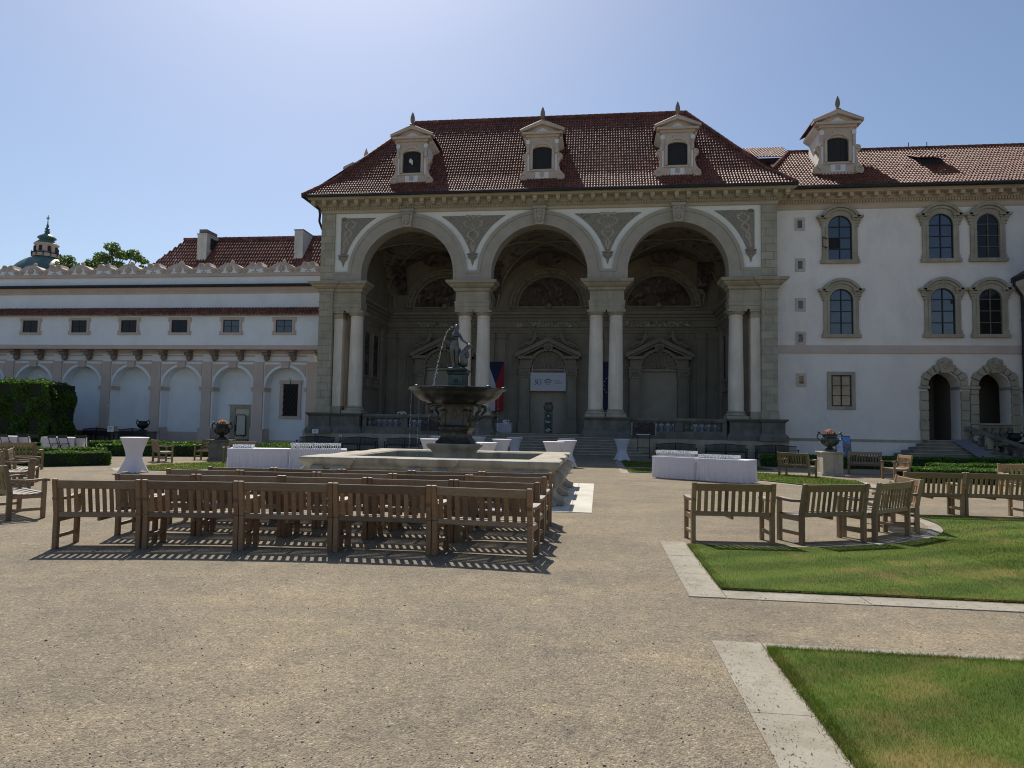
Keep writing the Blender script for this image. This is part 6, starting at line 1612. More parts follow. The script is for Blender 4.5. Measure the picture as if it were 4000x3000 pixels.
arcs = [((1.34, 10.40), (2.54, 10.50), 'weathered wooden bench nearest the path on the right, seen squarely from behind'),
        ((2.91, 10.56), (3.99, 11.06), 'weathered wooden bench second in the right arc, turned slightly left'),
        ((4.16, 11.20), (4.98, 11.96), 'dark weathered bench third in the right arc, seen from behind at a sharp angle'),
        ((5.22, 12.22), (5.32, 13.43), 'bench ending the right arc, its top rail and slats pale in the sun'),
        ((6.02, 14.78), (7.20, 14.84), 'weathered bench just right of the right arc, on the far edge of the lawn'),
        ((7.215, 14.84), (8.42, 14.90), 'weathered bench cut by the right picture edge, beyond the lawn'),
        ((6.50, 26.30), (7.35, 25.45), 'small greyed bench standing left of the right flower urn'),
        ((11.0, 28.75), (9.9, 29.2), 'brown bench facing the camera just right of the right flower urn'),
        ((10.55, 25.2), (10.60, 26.4), 'weathered bench seen end on, facing left towards the right flower urn'),
        ((-17.85, 26.0), (-17.0, 25.13), 'wooden bench seen end on behind the tall white bar table on the left'),
        ((-15.95, 28.0), (-17.0, 28.0), 'wooden bench facing the camera left of the left flower urn'),
        ((-13.45, 26.1), (-14.6, 26.0), 'wooden bench half hidden behind the left white buffet table'),
        ((-10.42, 10.72), (-9.37, 10.10), 'wooden bench end with armrest nearest the camera at the left edge'),
        ((-14.35, 14.85), (-13.33, 14.20), 'wooden bench end second from the front at the left edge'),
        ((-14.85, 16.1), (-14.12, 15.12), 'reddish wooden bench end third from the front at the left edge'),
        ((-18.75, 19.55), (-17.65, 19.95), 'greyed bench at the far left edge, its back against the low box hedge')]
first = True
for a, b, lab in arcs: place_bench(P2, a, b, lab, CIRG, first); first = False
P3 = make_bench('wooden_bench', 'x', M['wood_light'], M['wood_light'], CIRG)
place_bench(P3, (11.75, 19.6), (10.5, 19.85), 'orange brown wooden bench facing the camera at the right edge beside the hedge', CIRG, True)
# ---------------------------------------------------------------- dark metal benches under the loggia
METG = 'dark metal benches along the loggia plinth'
def make_metal(L=2.28):
    b = thing('metal_bench', 'x', 'bench', (0, 0, 0), 0, METG); h = L / 2
    q = MB(); n = 44
    top = lambda x: 0.78 + 0.075 * max(0, math.cos(x / h * pi * 0.62)) ** 1.2
    for i in range(n): x = -h + 0.06 + (2 * h - 0.12) * i / (n - 1); q.box(x - 0.012, x + 0.012, 0.40, 0.415, 0.43, top(x))
    for i in range(24):
        x0 = -h + 2 * h * i / 24; x1 = -h + 2 * h * (i + 1) / 24; q.beam((x0, 0.405, top(x0)), (x1, 0.405, top(x1)), 0.05, 0.045)
    q.box(-h, h, 0.39, 0.42, 0.42, 0.46); q.box(-0.03, 0.03, 0.38, 0.42, 0.43, 0.84)
    q.build('backrest', M['iron'], b)
    q = MB()
    for i in range(6): q.box(-h, h, -0.05 + i * 0.072, 0.008 + i * 0.072, 0.395, 0.42)
    q.build('seat', M['iron'], b)
    for s in (-1, 0, 1):
        x = s * (h - 0.05)
        for y in (-0.02, 0.38): 
            q = MB(); q.box(x - 0.03, x + 0.03, y - 0.025, y + 0.025, 0, 0.40); q.build('leg', M['iron'], b)
        if s:
            q = MB(); q.box(x - 0.035, x + 0.035, -0.08, 0.40, 0.58, 0.62); q.box(x - 0.025, x + 0.025, -0.04, 0.01, 0.40, 0.58); q.ball((x, -0.06, 0.58), 0.045, 8, 6); q.build('armrest', M['iron'], b, bevel=0.005)
    q = MB(); q.box(-h, h, 0.15, 0.18, 0.08, 0.12); q.build('stretcher', M['iron'], b)
    return b
PM = make_metal()
mb = [(-16.9, 'dark metal bench farthest left under the loggia, beside the small white sign'), (-14.2, 'dark metal bench in the middle of the left three under the loggia'), (-11.45, 'dark metal bench left of the fountain pillar, third from the left under the loggia'),
      (4.33, 'dark metal bench right of the screen stand under the loggia'), (7.06, 'dark metal bench in the middle of the right three under the loggia'), (9.78, 'dark metal bench farthest right under the loggia corner')]
for i, (x, lab) in enumerate(mb):
    o = PM if i == 0 else dup(PM, (0, 0, 0), 0)
    o.location = (x, 39.75, 0); o['label'] = lab
for x, lab in ((-30.6, 'left dark bench along the low dark wall beside the tall hedge'), (-29.0 - 0.65, 'dark bench along the low dark wall just left of the dark urn')):
    o = dup(PM, (x - 0.6 if x < -30 else x + 0.9, 39.4, 0.25), 0, lab, 'dark metal benches by the low wall')
    o.scale = (0.85, 1, 1)
# ---------------------------------------------------------------- bar tables
def cover_mat():
    m, n, l, p = new_mat('stretch_cover')
    p.inputs['Base Color'].default_value = (0.80, 0.79, 0.84, 1); p.inputs['Roughness'].default_value = 0.7
    t = n.new('ShaderNodeBsdfTranslucent'); t.inputs[0].default_value = (0.75, 0.74, 0.82, 1)
    mx = n.new('ShaderNodeMixShader'); mx.inputs[0].default_value = 0.35
    l.new(p.outputs[0], mx.inputs[1]); l.new(t.outputs[0], mx.inputs[2]); l.new(mx.outputs[0], n['Material Output'].inputs[0])
    bump(n, l, p, noise(n, l, coords(n, l, (1, 1, 0.4)), 6, 3), 0.15, 0.02)
    return m
M['cover'] = cover_mat()
BARG = 'white covered bar tables'
def make_bar():
    b = thing('bar_table', 'x', 'table', (0, 0, 0), 0, BARG)
    q = MB(); n, m = 48, 16; V, F = [], []
    for j in range(m + 1):
        t = j / m
        for i in range(n):
            a = 2 * pi * i / n; f = max(0.0, math.cos(2 * (a - 0.6))) ** 0.5 if math.cos(2 * (a - 0.6)) > 0 else 0
            f = (0.5 + 0.5 * math.cos(4 * (a - 0.4)))
            # waist at t ~ .48
            top = 0.405; waist = 0.228; foot = 0.30 + 0.15 * f
            if t > 0.45: r = waist + (top - waist) * ((t - 0.45) / 0.55) ** 1.4
            else: u = (0.45 - t) / 0.45; r = waist + (foot - waist) * u ** 1.25
            zlow = 0.015 + 0.055 * (1 - f) ** 1.5
            z = zlow + (1.085 - zlow) * t
            V.append((r * math.cos(a), r * math.sin(a), z))
    for j in range(m):
        for i in range(n): F.append((j * n + i, j * n + (i + 1) % n, (j + 1) * n + (i + 1) % n, (j + 1) * n + i))
    q.add(V, F); q.build('stretch_cover', M['cover'], b, smooth=70)
    q = MB(); q.lathe((0, 0, 0), [(0.402, 1.075), (0.412, 1.082), (0.412, 1.098), (0.402, 1.105)], 40); q.build('tabletop', M['white_cloth'], b, smooth=40)
    q = MB()
    for i in range(4):
        a = 0.4 + i * pi / 2; q.lathe((0.42 * math.cos(a), 0.42 * math.sin(a), 0), [(0.03, 0), (0.03, 0.02), (0.02, 0.03)], 10)
        q.beam((0.37 * math.cos(a), 0.37 * math.sin(a), 0.03), (-0.2 * math.cos(a), -0.2 * math.sin(a), 1.05), 0.022, 0.022)
    q.build('frame', M['iron'], b)
    return b
PB = make_bar()
bars = [(-14.50, 20.2, 'tall white covered bar table standing alone on the left, nearest the camera'),
        (-6.55, 26.6, 'white bar table in the sun just left of the fountain pillar'),
        (-7.95, 34.0, 'shaded bluish bar table farthest left, half hidden by the fountain pillar'),
        (-5.90, 33.6, 'shaded bar table just right of the fountain pillar, in front of the steps'),
        (-3.72, 22.6, 'white bar table partly hidden behind the stone base of the fountain pillar on its right'),
        (-4.02, 28.7, 'sunlit white bar table with the stone steps behind, middle of the fountain tables'),
        (-4.15, 34.3, 'shaded pale blue bar table right behind the sunlit middle one'),
        (-1.66, 25.9, 'sunlit bar table left of the pair behind the right corner of the basin'),
        (-1.52, 33.6, 'bar table whose top just shows behind the pair at the right corner of the basin'),
        (-1.30, 28.9, 'taller looking sunlit bar table right of the pair behind the basin corner'),
        (1.18, 35.6, 'bluish shaded bar table standing alone at the right foot of the stone steps')]
for i, (x, y, lab) in enumerate(bars):
    o = PB if i == 0 else dup(PB, (x, y, 0), random.uniform(0, 1.5))
    o.location = (x, y, 0); o['label'] = lab
PB.rotation_euler = (0, 0, 0.35)
# ---------------------------------------------------------------- skirted buffet tables
BUFG = 'white skirted buffet tables'
def buffet(a, b, depth, label, h=0.735, endcap=True):
    a, b = Vector(a), Vector(b); d = b - a; L = d.length
    t = thing('buffet_table', label, 'table', (a.x, a.y, 0), math.atan2(d.y, d.x), BUFG)
    q = MB(); q.box(-0.01, L + 0.01, -0.01, depth + 0.01, h - 0.025, h); q.build('tabletop', M['white_cloth'], t, bevel=0.008)
    q = MB(); V, F = [], []; ring = []
    per = [((0, 0), (L, 0)), ((L, 0), (L, depth)), ((L, depth), (0, depth)), ((0, depth), (0, 0))]
    st = 0.016
    for (x0, y0), (x1, y1) in per:
        ln = math.hypot(x1 - x0, y1 - y0); k = int(ln / st); nx, ny = (y1 - y0) / ln, -(x1 - x0) / ln
        for i in range(k):
            u = i / k; ring.append((x0 + (x1 - x0) * u, y0 + (y1 - y0) * u, nx, ny, min(u, 1 - u) * ln))
    n = len(ring); rows_ = 7; ph = [random.uniform(-0.9, 0.9) for _ in range(n // 9 + 2)]
    for j in range(rows_):
        v = j / (rows_ - 1); z = (h - 0.026) * (1 - v) + 0.03 * v
        for i, (x, y, nx, ny, ed) in enumerate(ring):
            w = math.sin(i * 2 * pi / 7.0 + ph[i // 9]) * 0.6 + math.sin(i * 2 * pi / 11.3 + 1.3) * 0.5
            o_ = 0.014 + 0.026 * v ** 0.6 * w - 0.035 * math.exp(-ed / 0.05) * (v > 0.05) * (1 - v) + 0.012 * v
            V.append((x + nx * o_, y + ny * o_, z))
    for j in range(rows_ - 1):
        for i in range(n): F.append((j * n + i, j * n + (i + 1) % n, (j + 1) * n + (i + 1) % n, (j + 1) * n + i))
    q.add(V, F); q.build('skirt', M['cover'], t, smooth=70)
    for x, y in ((0.12, 0.1), (L - 0.12, 0.1), (0.12, depth - 0.1), (L - 0.12, depth - 0.1)):
        q = MB(); q.box(x - 0.015, x + 0.015, y - 0.015, y + 0.015, 0, h - 0.03); q.build('leg', M['iron'], t)
    return t
T1 = buffet((1.79, 23.75), (3.06, 22.86), 0.8, 'left one of the two white skirted tables on the right, set out with wine glasses')
T2 = buffet((3.12, 22.80), (4.48, 21.90), 0.8, 'right one of the two white skirted tables on the right, set out with tumblers')
T3 = buffet((-12.60, 22.35), (-10.72, 22.95), 0.8, 'left of the two white skirted tables beyond the bench rows, holding tumblers')
T4 = buffet((-10.66, 22.98), (-8.85, 23.60), 0.8, 'right of the two white skirted tables beyond the bench rows, holding wine glasses')
def glass_proto(kind):
    q = MB()
    if kind == 'wine': q.lathe((0, 0, 0), [(0.032, 0.0), (0.030, 0.004), (0.006, 0.008), (0.005, 0.085), (0.012, 0.095), (0.032, 0.125), (0.038, 0.155), (0.034, 0.20), (0.032, 0.20), (0.035, 0.155), (0.029, 0.127), (0.0, 0.105)], 8, False)
    else: q.lathe((0, 0, 0), [(0.0, 0.001), (0.028, 0.001), (0.036, 0.12), (0.034, 0.12), (0.027, 0.012), (0.0, 0.010)], 8, False)
    o = q.build('wine_glass' if kind == 'wine' else 'tumbler', M['clear'], None, smooth=50)
    return o
W0, G0 = glass_proto('wine'), glass_proto('tumbler')
used = {'wine': False, 'tumbler': False}
def ranks(table, kind, nx, ny, x0, y0, dx, dy, label, grp, z=0.735):
    c, s = math.cos(table.rotation_euler[2]), math.sin(table.rotation_euler[2])
    for i in range(nx):
        for j in range(ny):
            x, y = x0 + i * dx, y0 + j * dy; p0 = W0 if kind == 'wine' else G0
            if used[kind]: o = p0.copy(); COL.objects.link(o)
            else: o = p0; used[kind] = True
            o.location = (table.location[0] + c * x - s * y, table.location[1] + s * x + c * y, z + 0.001); o.rotation_euler = (0, 0, random.uniform(0, 1))
            o['label'] = label; o['category'] = 'glass'; o['group'] = grp
ranks(T1, 'wine', 17, 6, 0.10, 0.12, 0.078, 0.085, 'clear wine glass in the close ranks on the left of the right hand white tables', 'wine glasses on the right tables')
ranks(T2, 'tumbler', 8, 7, 0.02, 0.10, 0.074, 0.078, 'clear tumbler in the left block on the right hand white table', 'tumblers in the left block')
ranks(T2, 'tumbler', 8, 7, 0.66, 0.10, 0.074, 0.078, 'clear tumbler in the right block on the right hand white table', 'tumblers in the right block')
ranks(T4, 'wine', 22, 6, 0.05, 0.12, 0.078, 0.085, 'clear wine glass in the ranks on the white table left of the fountain basin', 'wine glasses on the left tables')
ranks(T3, 'tumbler', 9, 6, 0.15, 0.25, 0.074, 0.078, 'clear tumbler in the block on the far left white skirted table', 'tumblers on the left table')

# ---------------------------------------------------------------- clothed tables with folding chairs at the left edge
CLG = 'white clothed tables by the tall hedge'
def cloth_table(x0, x1, y, label):
    t = thing('clothed_table', label, 'table', ((x0 + x1) / 2, y, 0), 0, CLG); h = (x1 - x0) / 2
    q = MB(); q.box(-h, h, -0.4, 0.4, 0.715, 0.74); q.build('tabletop', M['white_cloth'], t)
    q = MB(); V = [(-h, -0.41, 0.735), (h, -0.41, 0.735), (h, -0.43, 0.08), (h * 0.5, -0.46, 0.15), (0, -0.44, 0.03), (-h * 0.5, -0.46, 0.15), (-h, -0.43, 0.08)]
    q.add(V, [(0, 1, 2, 3, 4, 5, 6)]); q.add([(h + .01, -0.41, 0.735), (h + .01, 0.41, 0.735), (h + .03, 0.43, 0.1), (h + .03, -0.43, 0.1)], [(0, 1, 2, 3)]); q.add([(-h - .01, -0.41, 0.735), (-h - .01, 0.41, 0.735), (-h - .03, 0.43, 0.1), (-h - .03, -0.43, 0.1)], [(0, 1, 2, 3)])
    q.build('cloth', M['cover'], t)
cloth_table(-27.15, -25.35, 31.3, 'white clothed table with folding chairs in front of the tall hedge')
cloth_table(-30.6, -28.45, 31.3, 'white clothed table cut off at the far left edge')
FCG = 'dark folding chairs at the clothed tables'
def make_fold():
    c = thing('folding_chair', 'x', 'chair', (0, 0, 0), 0, FCG)
    q = MB()
    for s in (-0.21, 0.21): q.beam((s, 0.24, 0), (s, -0.18, 0.84), 0.022, 0.022); q.beam((s * 0.9, -0.22, 0), (s * 0.9, 0.22, 0.44), 0.022, 0.022)
    q.build('frame', M['iron'], c)
    q = MB(); q.box(-0.2, 0.2, -0.16, 0.22, 0.43, 0.45); q.build('seat', M['iron'], c)
    q = MB(); q.beam((-0.21, -0.155, 0.78), (0.21, -0.155, 0.78), 0.02, 0.14); q.build('backrest', M['iron'], c)
    return c
PF = make_fold()
fl = [(-27.3, 30.75, 0.1, 'folding chair at the left end of the clothed table by the tall hedge'), (-26.3, 30.7, 0, 'folding chair at the middle of the clothed table by the tall hedge'), (-25.75, 30.7, 0.15, 'folding chair second from the right at the clothed table by the tall hedge'), (-25.1, 31.0, 0.6, 'folding chair at the right end of the clothed table by the tall hedge'),
      (-29.6, 30.7, 0, 'folding chair left of the gap at the far left clothed table'), (-28.9, 30.7, 0.05, 'folding chair right of the gap at the far left clothed table'), (-28.2, 31.0, 0.5, 'folding chair at the right end of the far left clothed table')]
for i, (x, y, r, lab) in enumerate(fl):
    o = PF if i == 0 else dup(PF, (x, y, 0), r)
    o.location = (x, y, 0); o.rotation_euler = (0, 0, r); o['label'] = lab

# ---------------------------------------------------------------- urns
def urn(x, y, z, s, label, mat, flowers=True):
    u = thing('urn', label, 'urn', (x, y, z))
    q = MB(); q.box(-0.20 * s, 0.20 * s, -0.20 * s, 0.20 * s, 0, 0.05 * s)
    q.lathe((0, 0, 0), [(0.19 * s, 0.05 * s), (0.17 * s, 0.09 * s), (0.09 * s, 0.14 * s), (0.10 * s, 0.17 * s), (0.15 * s, 0.20 * s), (0.27 * s, 0.30 * s), (0.31 * s, 0.42 * s), (0.29 * s, 0.50 * s), (0.24 * s, 0.54 * s), (0.24 * s, 0.58 * s), (0.29 * s, 0.62 * s), (0.30 * s, 0.64 * s), (0.24 * s, 0.63 * s), (0.0, 0.58 * s)], 28, False)
    for i in range(12): a = 2 * pi * i / 12; q.tube([(0.16 * s * math.cos(a), 0.16 * s * math.sin(a), 0.2 * s), (0.285 * s * math.cos(a), 0.285 * s * math.sin(a), 0.31 * s), (0.32 * s * math.cos(a), 0.32 * s * math.sin(a), 0.43 * s)], 0.018 * s, 5)
    b = q.build('bowl', mat, u, smooth=50)
    for sg in (-1, 1):
        q = MB(); q.tube([(sg * a_ * s, 0, b_ * s) for a_, b_ in ((0.28, 0.40), (0.38, 0.42), (0.44, 0.50), (0.44, 0.60), (0.38, 0.66), (0.33, 0.64), (0.36, 0.70), (0.43, 0.71))], 0.026 * s, 7); q.build('handle', mat, u, smooth=60)
    if flowers:
        k = 420; d = rng.normal(0, 1, (k, 3)); d /= np.linalg.norm(d, axis=1)[:, None]; d[:, 2] = np.abs(d[:, 2])
        P = d * np.array([0.24, 0.24, 0.20]) * s * rng.uniform(0.6, 1.0, (k, 1)) + np.array([0, 0, 0.63 * s])
        V, F = leaf_quads(P[:220], d[:220], 0.032 * s, 0.8, 0.8); raw_mesh('flowers', V, F, M['flower'], u)
        V, F = leaf_quads(P[220:] * np.array([1, 1, 0.96]), d[220:], 0.04 * s); raw_mesh('leaves', V, F, M['box_hedge'], u)
    return u
def stone_pedestal(x, y, h, label, mat):
    p = thing('stone_pedestal', label, 'pedestal', (x, y, 0))
    q = MB(); q.box(-0.41, 0.41, -0.41, 0.41, -0.03, 0.10, 0.01); q.box(-0.36, 0.36, -0.36, 0.36, 0.10, h - 0.10); q.box(-0.39, 0.39, -0.39, 0.39, h - 0.10, h - 0.05); q.box(-0.42, 0.42, -0.42, 0.42, h - 0.05, h)
    o = q.build('block', mat, p, bevel=0.012)
    q = MB(); q.box(-0.27, 0.27, -0.372, -0.36, 0.2, h - 0.18); q.build('panel', mat, p, bevel=0.006)
stone_pedestal(8.70, 27.6, 0.90, 'pale stone pedestal under the green flower urn on the right', M['basin_stone'])
urn(8.70, 27.6, 0.90, 1.02, 'green bronze urn of pink flowers on the right stone pedestal', M['patina'])
stone_pedestal(-15.78, 27.5, 0.88, 'mossy stone pedestal under the dark flower urn on the left', M['dark_stone'])
urn(-15.78, 27.5, 0.88, 1.02, 'dark urn of pink flowers on the left stone pedestal before the doorway', M['bronze'])
lwall = MB(); lwall.box(-36, -27.95, 40.0, 41.0, 0, 0.9); lwall.box(-36.05, -27.9, 39.95, 41.05, 0.86, 0.93)
tag(lwall.build('low_wall', M['dark_stone']), 'low dark stone wall between the tall hedge and the garden wing arches', 'wall')
urn(-28.5, 40.4, 0.93, 1.02, 'dark handled urn without flowers on the end of the low dark wall', M['iron'], False)
stone_pedestal(22.0, 40.0, 1.10, 'dark stone pedestal under the dark planter at the right edge', M['dark_stone'])
urn(22.0, 40.0, 1.10, 1.0, 'dark planter bowl on a dark pedestal beside the stair balustrade', M['iron'], False)
# ---------------------------------------------------------------- signs and boards
def small_sign(x, y, z, w, h, label, tilt=0):
    t = thing('sign', label, 'sign', (x, y, 0))
    q = MB(); q.tube([(0, 0.03, 0), (0, 0.03, z)], 0.02, 6); q.lathe((0, 0.03, 0), [(0.14, 0), (0.14, 0.02), (0.02, 0.03)], 12); q.build('post', M['iron'], t)
    q = MB(); q.box(-w / 2, w / 2, -0.012, 0.012, z - h / 2, z + h / 2); q.build('board', M['white_paint'], t)
    q = MB()
    for k in range(3): q.box(-w * 0.3, w * (0.3 - 0.08 * k), -0.0135, -0.012, z + h * (0.2 - 0.14 * k), z + h * (0.25 - 0.14 * k))
    q.ball((0, -0.013, z - h * 0.28), 0.02, 8, 4, 1, 0.1, 1)
    q.build('lettering', M['navy_paint'], t)
    q = MB(); q.box(-w / 2 - 0.012, w / 2 + 0.012, -0.008, 0.016, z - h / 2 - 0.012, z + h / 2 + 0.012); q.build('frame', M['iron'], t)
small_sign(-16.63, 39.2, 1.155, 0.39, 0.25, 'small white sign on a post before the left loggia corner')
small_sign(-15.08, 39.2, 0.93, 0.20, 0.12, 'smaller dark framed notice on a post behind the left metal benches')
small_sign(-29.55, 38.9, 1.08, 0.42, 0.36, 'small white sign beside the right end of the tall hedge')
ib = thing('information_board', 'leaning information board with a blue picture behind the right flower urn', 'board', (11.02, 33.0, 0))
q = MB(); q.hexa([(-0.34, -0.02, 0.50), (0.34, -0.02, 0.50), (0.34, 0.02, 0.50), (-0.34, 0.02, 0.50)], [(-0.34, 0.14, 1.47), (0.30, 0.14, 1.47), (0.30, 0.18, 1.47), (-0.34, 0.18, 1.47)]); q.build('frame', M['slate'], ib)
def bquad(x0, x1, z0, z1, off):
    f = lambda z: -0.02 + 0.16 * (z - 0.5) / 0.97 - off
    return [(x0, f(z0), z0), (x1, f(z0), z0), (x1, f(z1), z1), (x0, f(z1), z1)]
q = MB(); q.add(bquad(-0.31, -0.05, 0.53, 1.44, 0.004), [(0, 1, 2, 3)]); q.build('text_panel', mat_plain('pale_blue_print', (0.50, 0.60, 0.75), 0.5), ib)
q = MB()
for k in range(14): q.add(bquad(-0.29, -0.08 - 0.03 * (k % 3), 0.6 + 0.055 * k, 0.615 + 0.055 * k, 0.007), [(0, 1, 2, 3)])
q.build('text_lines', mat_plain('grey_print', (0.25, 0.3, 0.42), 0.5), ib)
q = MB(); q.add(bquad(-0.05, 0.29, 1.12, 1.44, 0.004), [(0, 1, 2, 3)]); q.build('sky_picture', mat_mural('sky_print', [(0.35, (0.05, 0.14, 0.42)), (0.6, (0.22, 0.36, 0.65)), (0.7, (0.6, 0.68, 0.8))], 4, 0), ib)
q = MB(); q.add(bquad(-0.05, 0.31, 0.53, 1.12, 0.004), [(0, 1, 2, 3)]); q.build('water_picture', mat_mural('water_print', [(0.35, (0.06, 0.09, 0.14)), (0.55, (0.14, 0.18, 0.25)), (0.7, (0.35, 0.42, 0.5))], 5, 0), ib)
q = MB(); q.add(bquad(-0.02, 0.30, 0.98, 1.10, 0.007), [(0, 1, 2, 3)])
q.build('bridge_picture', mat_mural('bridge_print', [(0.4, (0.12, 0.07, 0.08)), (0.6, (0.4, 0.25, 0.24))], 12, 0), ib)
for s in (-0.28, 0.28):
    q = MB(); q.beam((s, -0.02, 0), (s, 0.0, 0.55), 0.03, 0.03); q.beam((s, 0.4, 0), (s, 0.16, 1.3), 0.03, 0.03); q.build('leg', M['slate'], ib)
# screens on stands
def screen_stand(x0, x1, z0, z1, y, label, frame, plain):
    t = thing('screen_stand', label, 'screen', ((x0 + x1) / 2, y, 0)); h = (x1 - x0) / 2
    q = MB(); q.box(-h, h, 0.0, 0.06, z0, z1); q.build('casing', M['iron'], t, bevel=0.008)
    q = MB(); q.box(-h + 0.06, h - 0.06, -0.004, 0.0, z0 + 0.07, z1 - 0.05); q.build('display', mat_mural('dim_picture', [(0.4, (0.02, 0.016, 0.018)), (0.55, (0.06, 0.045, 0.045)), (0.7, (0.12, 0.10, 0.10))], 5, 0), t)
    q = MB()
    for s in (-1, 1): q.cut(); q.box(*sorted((s * h, s * (h + 0.025))), -0.01, 0.07, z0 - 0.02, z1 + 0.02)
    q.build_each('side_edge', frame, t)
    for s in (-0.33, 0.33):
        q = MB(); q.box(s - 0.02, s + 0.02, 0.06, 0.10, 0, z0 + 0.3); q.box(s - 0.02, s + 0.02, -0.25, 0.35, 0, 0.04); q.build('leg', M['iron'], t)
    q = MB(); q.box(-0.33, 0.33, -0.1, 0.2, 0.55, 0.58); q.box(-0.33, 0.33, -0.1, 0.2, 0.22, 0.25); q.build('shelf', M['iron'], t)
    q = MB(); q.box(-0.4, 0.35, -0.006, 0.0, z0 + 0.015, z0 + 0.055); q.build('caption_strip', M['white_paint'] if not plain else M['slate'], t)
screen_stand(-10.24, -8.9, 1.31, 2.01, 39.4, 'large dark screen on a stand just left of the fountain pillar', M['iron'], True)
screen_stand(1.87, 3.17, 1.28, 1.96, 39.6, 'dark screen with pale edges on a stand right of the stone steps', M['white_paint'], False)
spk = thing('loudspeaker', 'small black loudspeaker above the left balustrade', 'speaker', (-10.15, 41.15, 2.27))
q = MB(); q.box(-0.12, 0.12, -0.1, 0.1, 0.03, 0.30); q.build('cabinet', M['iron'], spk, bevel=0.01)
q = MB(); q.ring(0, 0.14, 0.0, 0.07, -0.108, -0.10, 0, 2 * pi, 16); q.ring(0, 0.245, 0.0, 0.03, -0.108, -0.10, 0, 2 * pi, 12); q.build('cone', M['shutter'], spk)
q = MB(); q.box(-0.05, 0.05, -0.05, 0.05, 0, 0.04); q.build('foot', M['iron'], spk)
mx_ = thing('mixing_desk', 'small black equipment box on the left balustrade rail', 'equipment', (-13.35, 41.1, 2.27))
q = MB(); q.box(-0.28, 0.28, -0.12, 0.12, 0.0, 0.17, 0.03); q.build('case', M['iron'], mx_, bevel=0.01)
q = MB()
for i in range(4): q.cut(); q.box(-0.2 + i * 0.11, -0.16 + i * 0.11, -0.105, -0.09, -0.0 + 0.01, 0.09)
q.build_each('fader', M['white_paint'], mx_)
wc = thing('white_case', 'low white case with a handle lying on the left balustrade rail', 'case', (-11.95, 41.1, 2.27))
q = MB(); q.tube([(-0.26, 0, 0.0), (-0.24, 0, 0.10), (-0.1, 0, 0.13), (0.2, 0, 0.13), (0.27, 0, 0.02)], 0.028, 6); q.box(-0.08, 0.1, -0.05, 0.05, 0, 0.05); q.build('shell', M['white_paint'], wc, smooth=50)
# ---------------------------------------------------------------- inside the loggia
for x0, x1, lab in ((-14.1, -9.4, 'long white clothed table glimpsed through the left balustrade'), (2.1, 4.75, 'white clothed table glimpsed through the left half of the right balustrade'), (5.6, 7.0, 'short white clothed table glimpsed through the right half of the right balustrade')):
    t = thing('serving_table', lab, 'table', ((x0 + x1) / 2, 43.0, 1.2), 0, 'white tables behind the balustrades'); h = (x1 - x0) / 2
    q = MB(); q.box(-h, h, -0.35, 0.35, 0.70, 0.74); q.build('tabletop', M['white_cloth'], t)
    q = MB(); q.box(-h - 0.01, h + 0.01, -0.37, 0.37, 0.02, 0.70); q.build('cloth', M['cover'], t)
t = thing('projector_table', 'small white skirted table with a projector inside the loggia', 'table', (-6.32, 45.0, 1.2))
q = MB(); q.box(-0.67, 0.67, -0.35, 0.35, 0.60, 0.63); q.build('tabletop', M['white_cloth'], t)
q = MB(); V, F = [], []
for i in range(60):
    x = -0.68 + 1.36 * i / 59; w = 0.012 * math.sin(i * 1.3)
    V += [(x, -0.36, 0.61), (x, -0.375 + w, 0.03)]
for i in range(59): F.append((2 * i, 2 * i + 1, 2 * i + 3, 2 * i + 2))
q.add(V, F); q.box(-0.67, 0.67, -0.34, 0.34, 0.05, 0.6); q.build('skirt', M['cover'], t, smooth=70)
pj = thing('projector', 'white boxy projector standing on the small table inside the loggia', 'projector', (-6.04, 45.0, 1.83))
q = MB(); q.box(-0.20, 0.20, -0.16, 0.16, 0.01, 0.24); q.build('case', M['white_paint'], pj, bevel=0.02)
q = MB(); q.ring(0.1, 0.13, 0.0, 0.05, -0.175, -0.16, 0, 2 * pi, 14); q.build('lens', M['glass'], pj)
ms = thing('microphone_stand', 'thin black microphone stand in front of the projector table', 'stand', (-6.55, 44.3, 1.2))
q = MB(); q.lathe((0, 0, 0), [(0.15, 0), (0.15, 0.02), (0.015, 0.03)], 12); q.tube([(0, 0, 0), (0, 0, 1.1), (0.12, -0.05, 1.45)], 0.013, 6); q.build('stand', M['iron'], ms)
q = MB(); q.ball((0.14, -0.06, 1.49), 0.035, 8, 6, 1, 1, 1.5); q.build('microphone', M['iron'], ms)
fg = thing('national_flag', 'tall hanging flag of white, red and a blue wedge on the loggia back wall', 'flag', (-7.3, 48.45, 2.72))
def ripple(x): return 0.02 * math.sin(x * 9)
def flag_poly(pts, mat, name, y=0.0):
    q = MB(); q.prism([(x, z) for x, z in pts], y - 0.006, y + 0.006); return q.build(name, mat, fg)
flag_poly([(-0.58, 0), (0, 0), (0, 1.9), (-0.58, 3.45)], mat_plain('flag_white', (0.55, 0.55, 0.62), 0.8), 'white_half'); flag_poly([(0, 0), (0.58, 0), (0.58, 3.45), (0, 1.9)], mat_plain('flag_red', (0.27, 0.02, 0.03), 0.8), 'red_half', 0.0)
flag_poly([(-0.58, 3.45), (0, 1.9), (0.58, 3.45)], mat_plain('flag_blue', (0.018, 0.022, 0.075), 0.8), 'blue_wedge', -0.002)
q = MB(); q.tube([(-0.65, 0, 3.47), (0.65, 0, 3.47)], 0.02, 6); q.build('rod', M['iron'], fg)
eu = thing('star_flag', 'dark blue hanging flag with small gold stars between the right pair of columns', 'flag', (0.68, 48.45, 2.85))
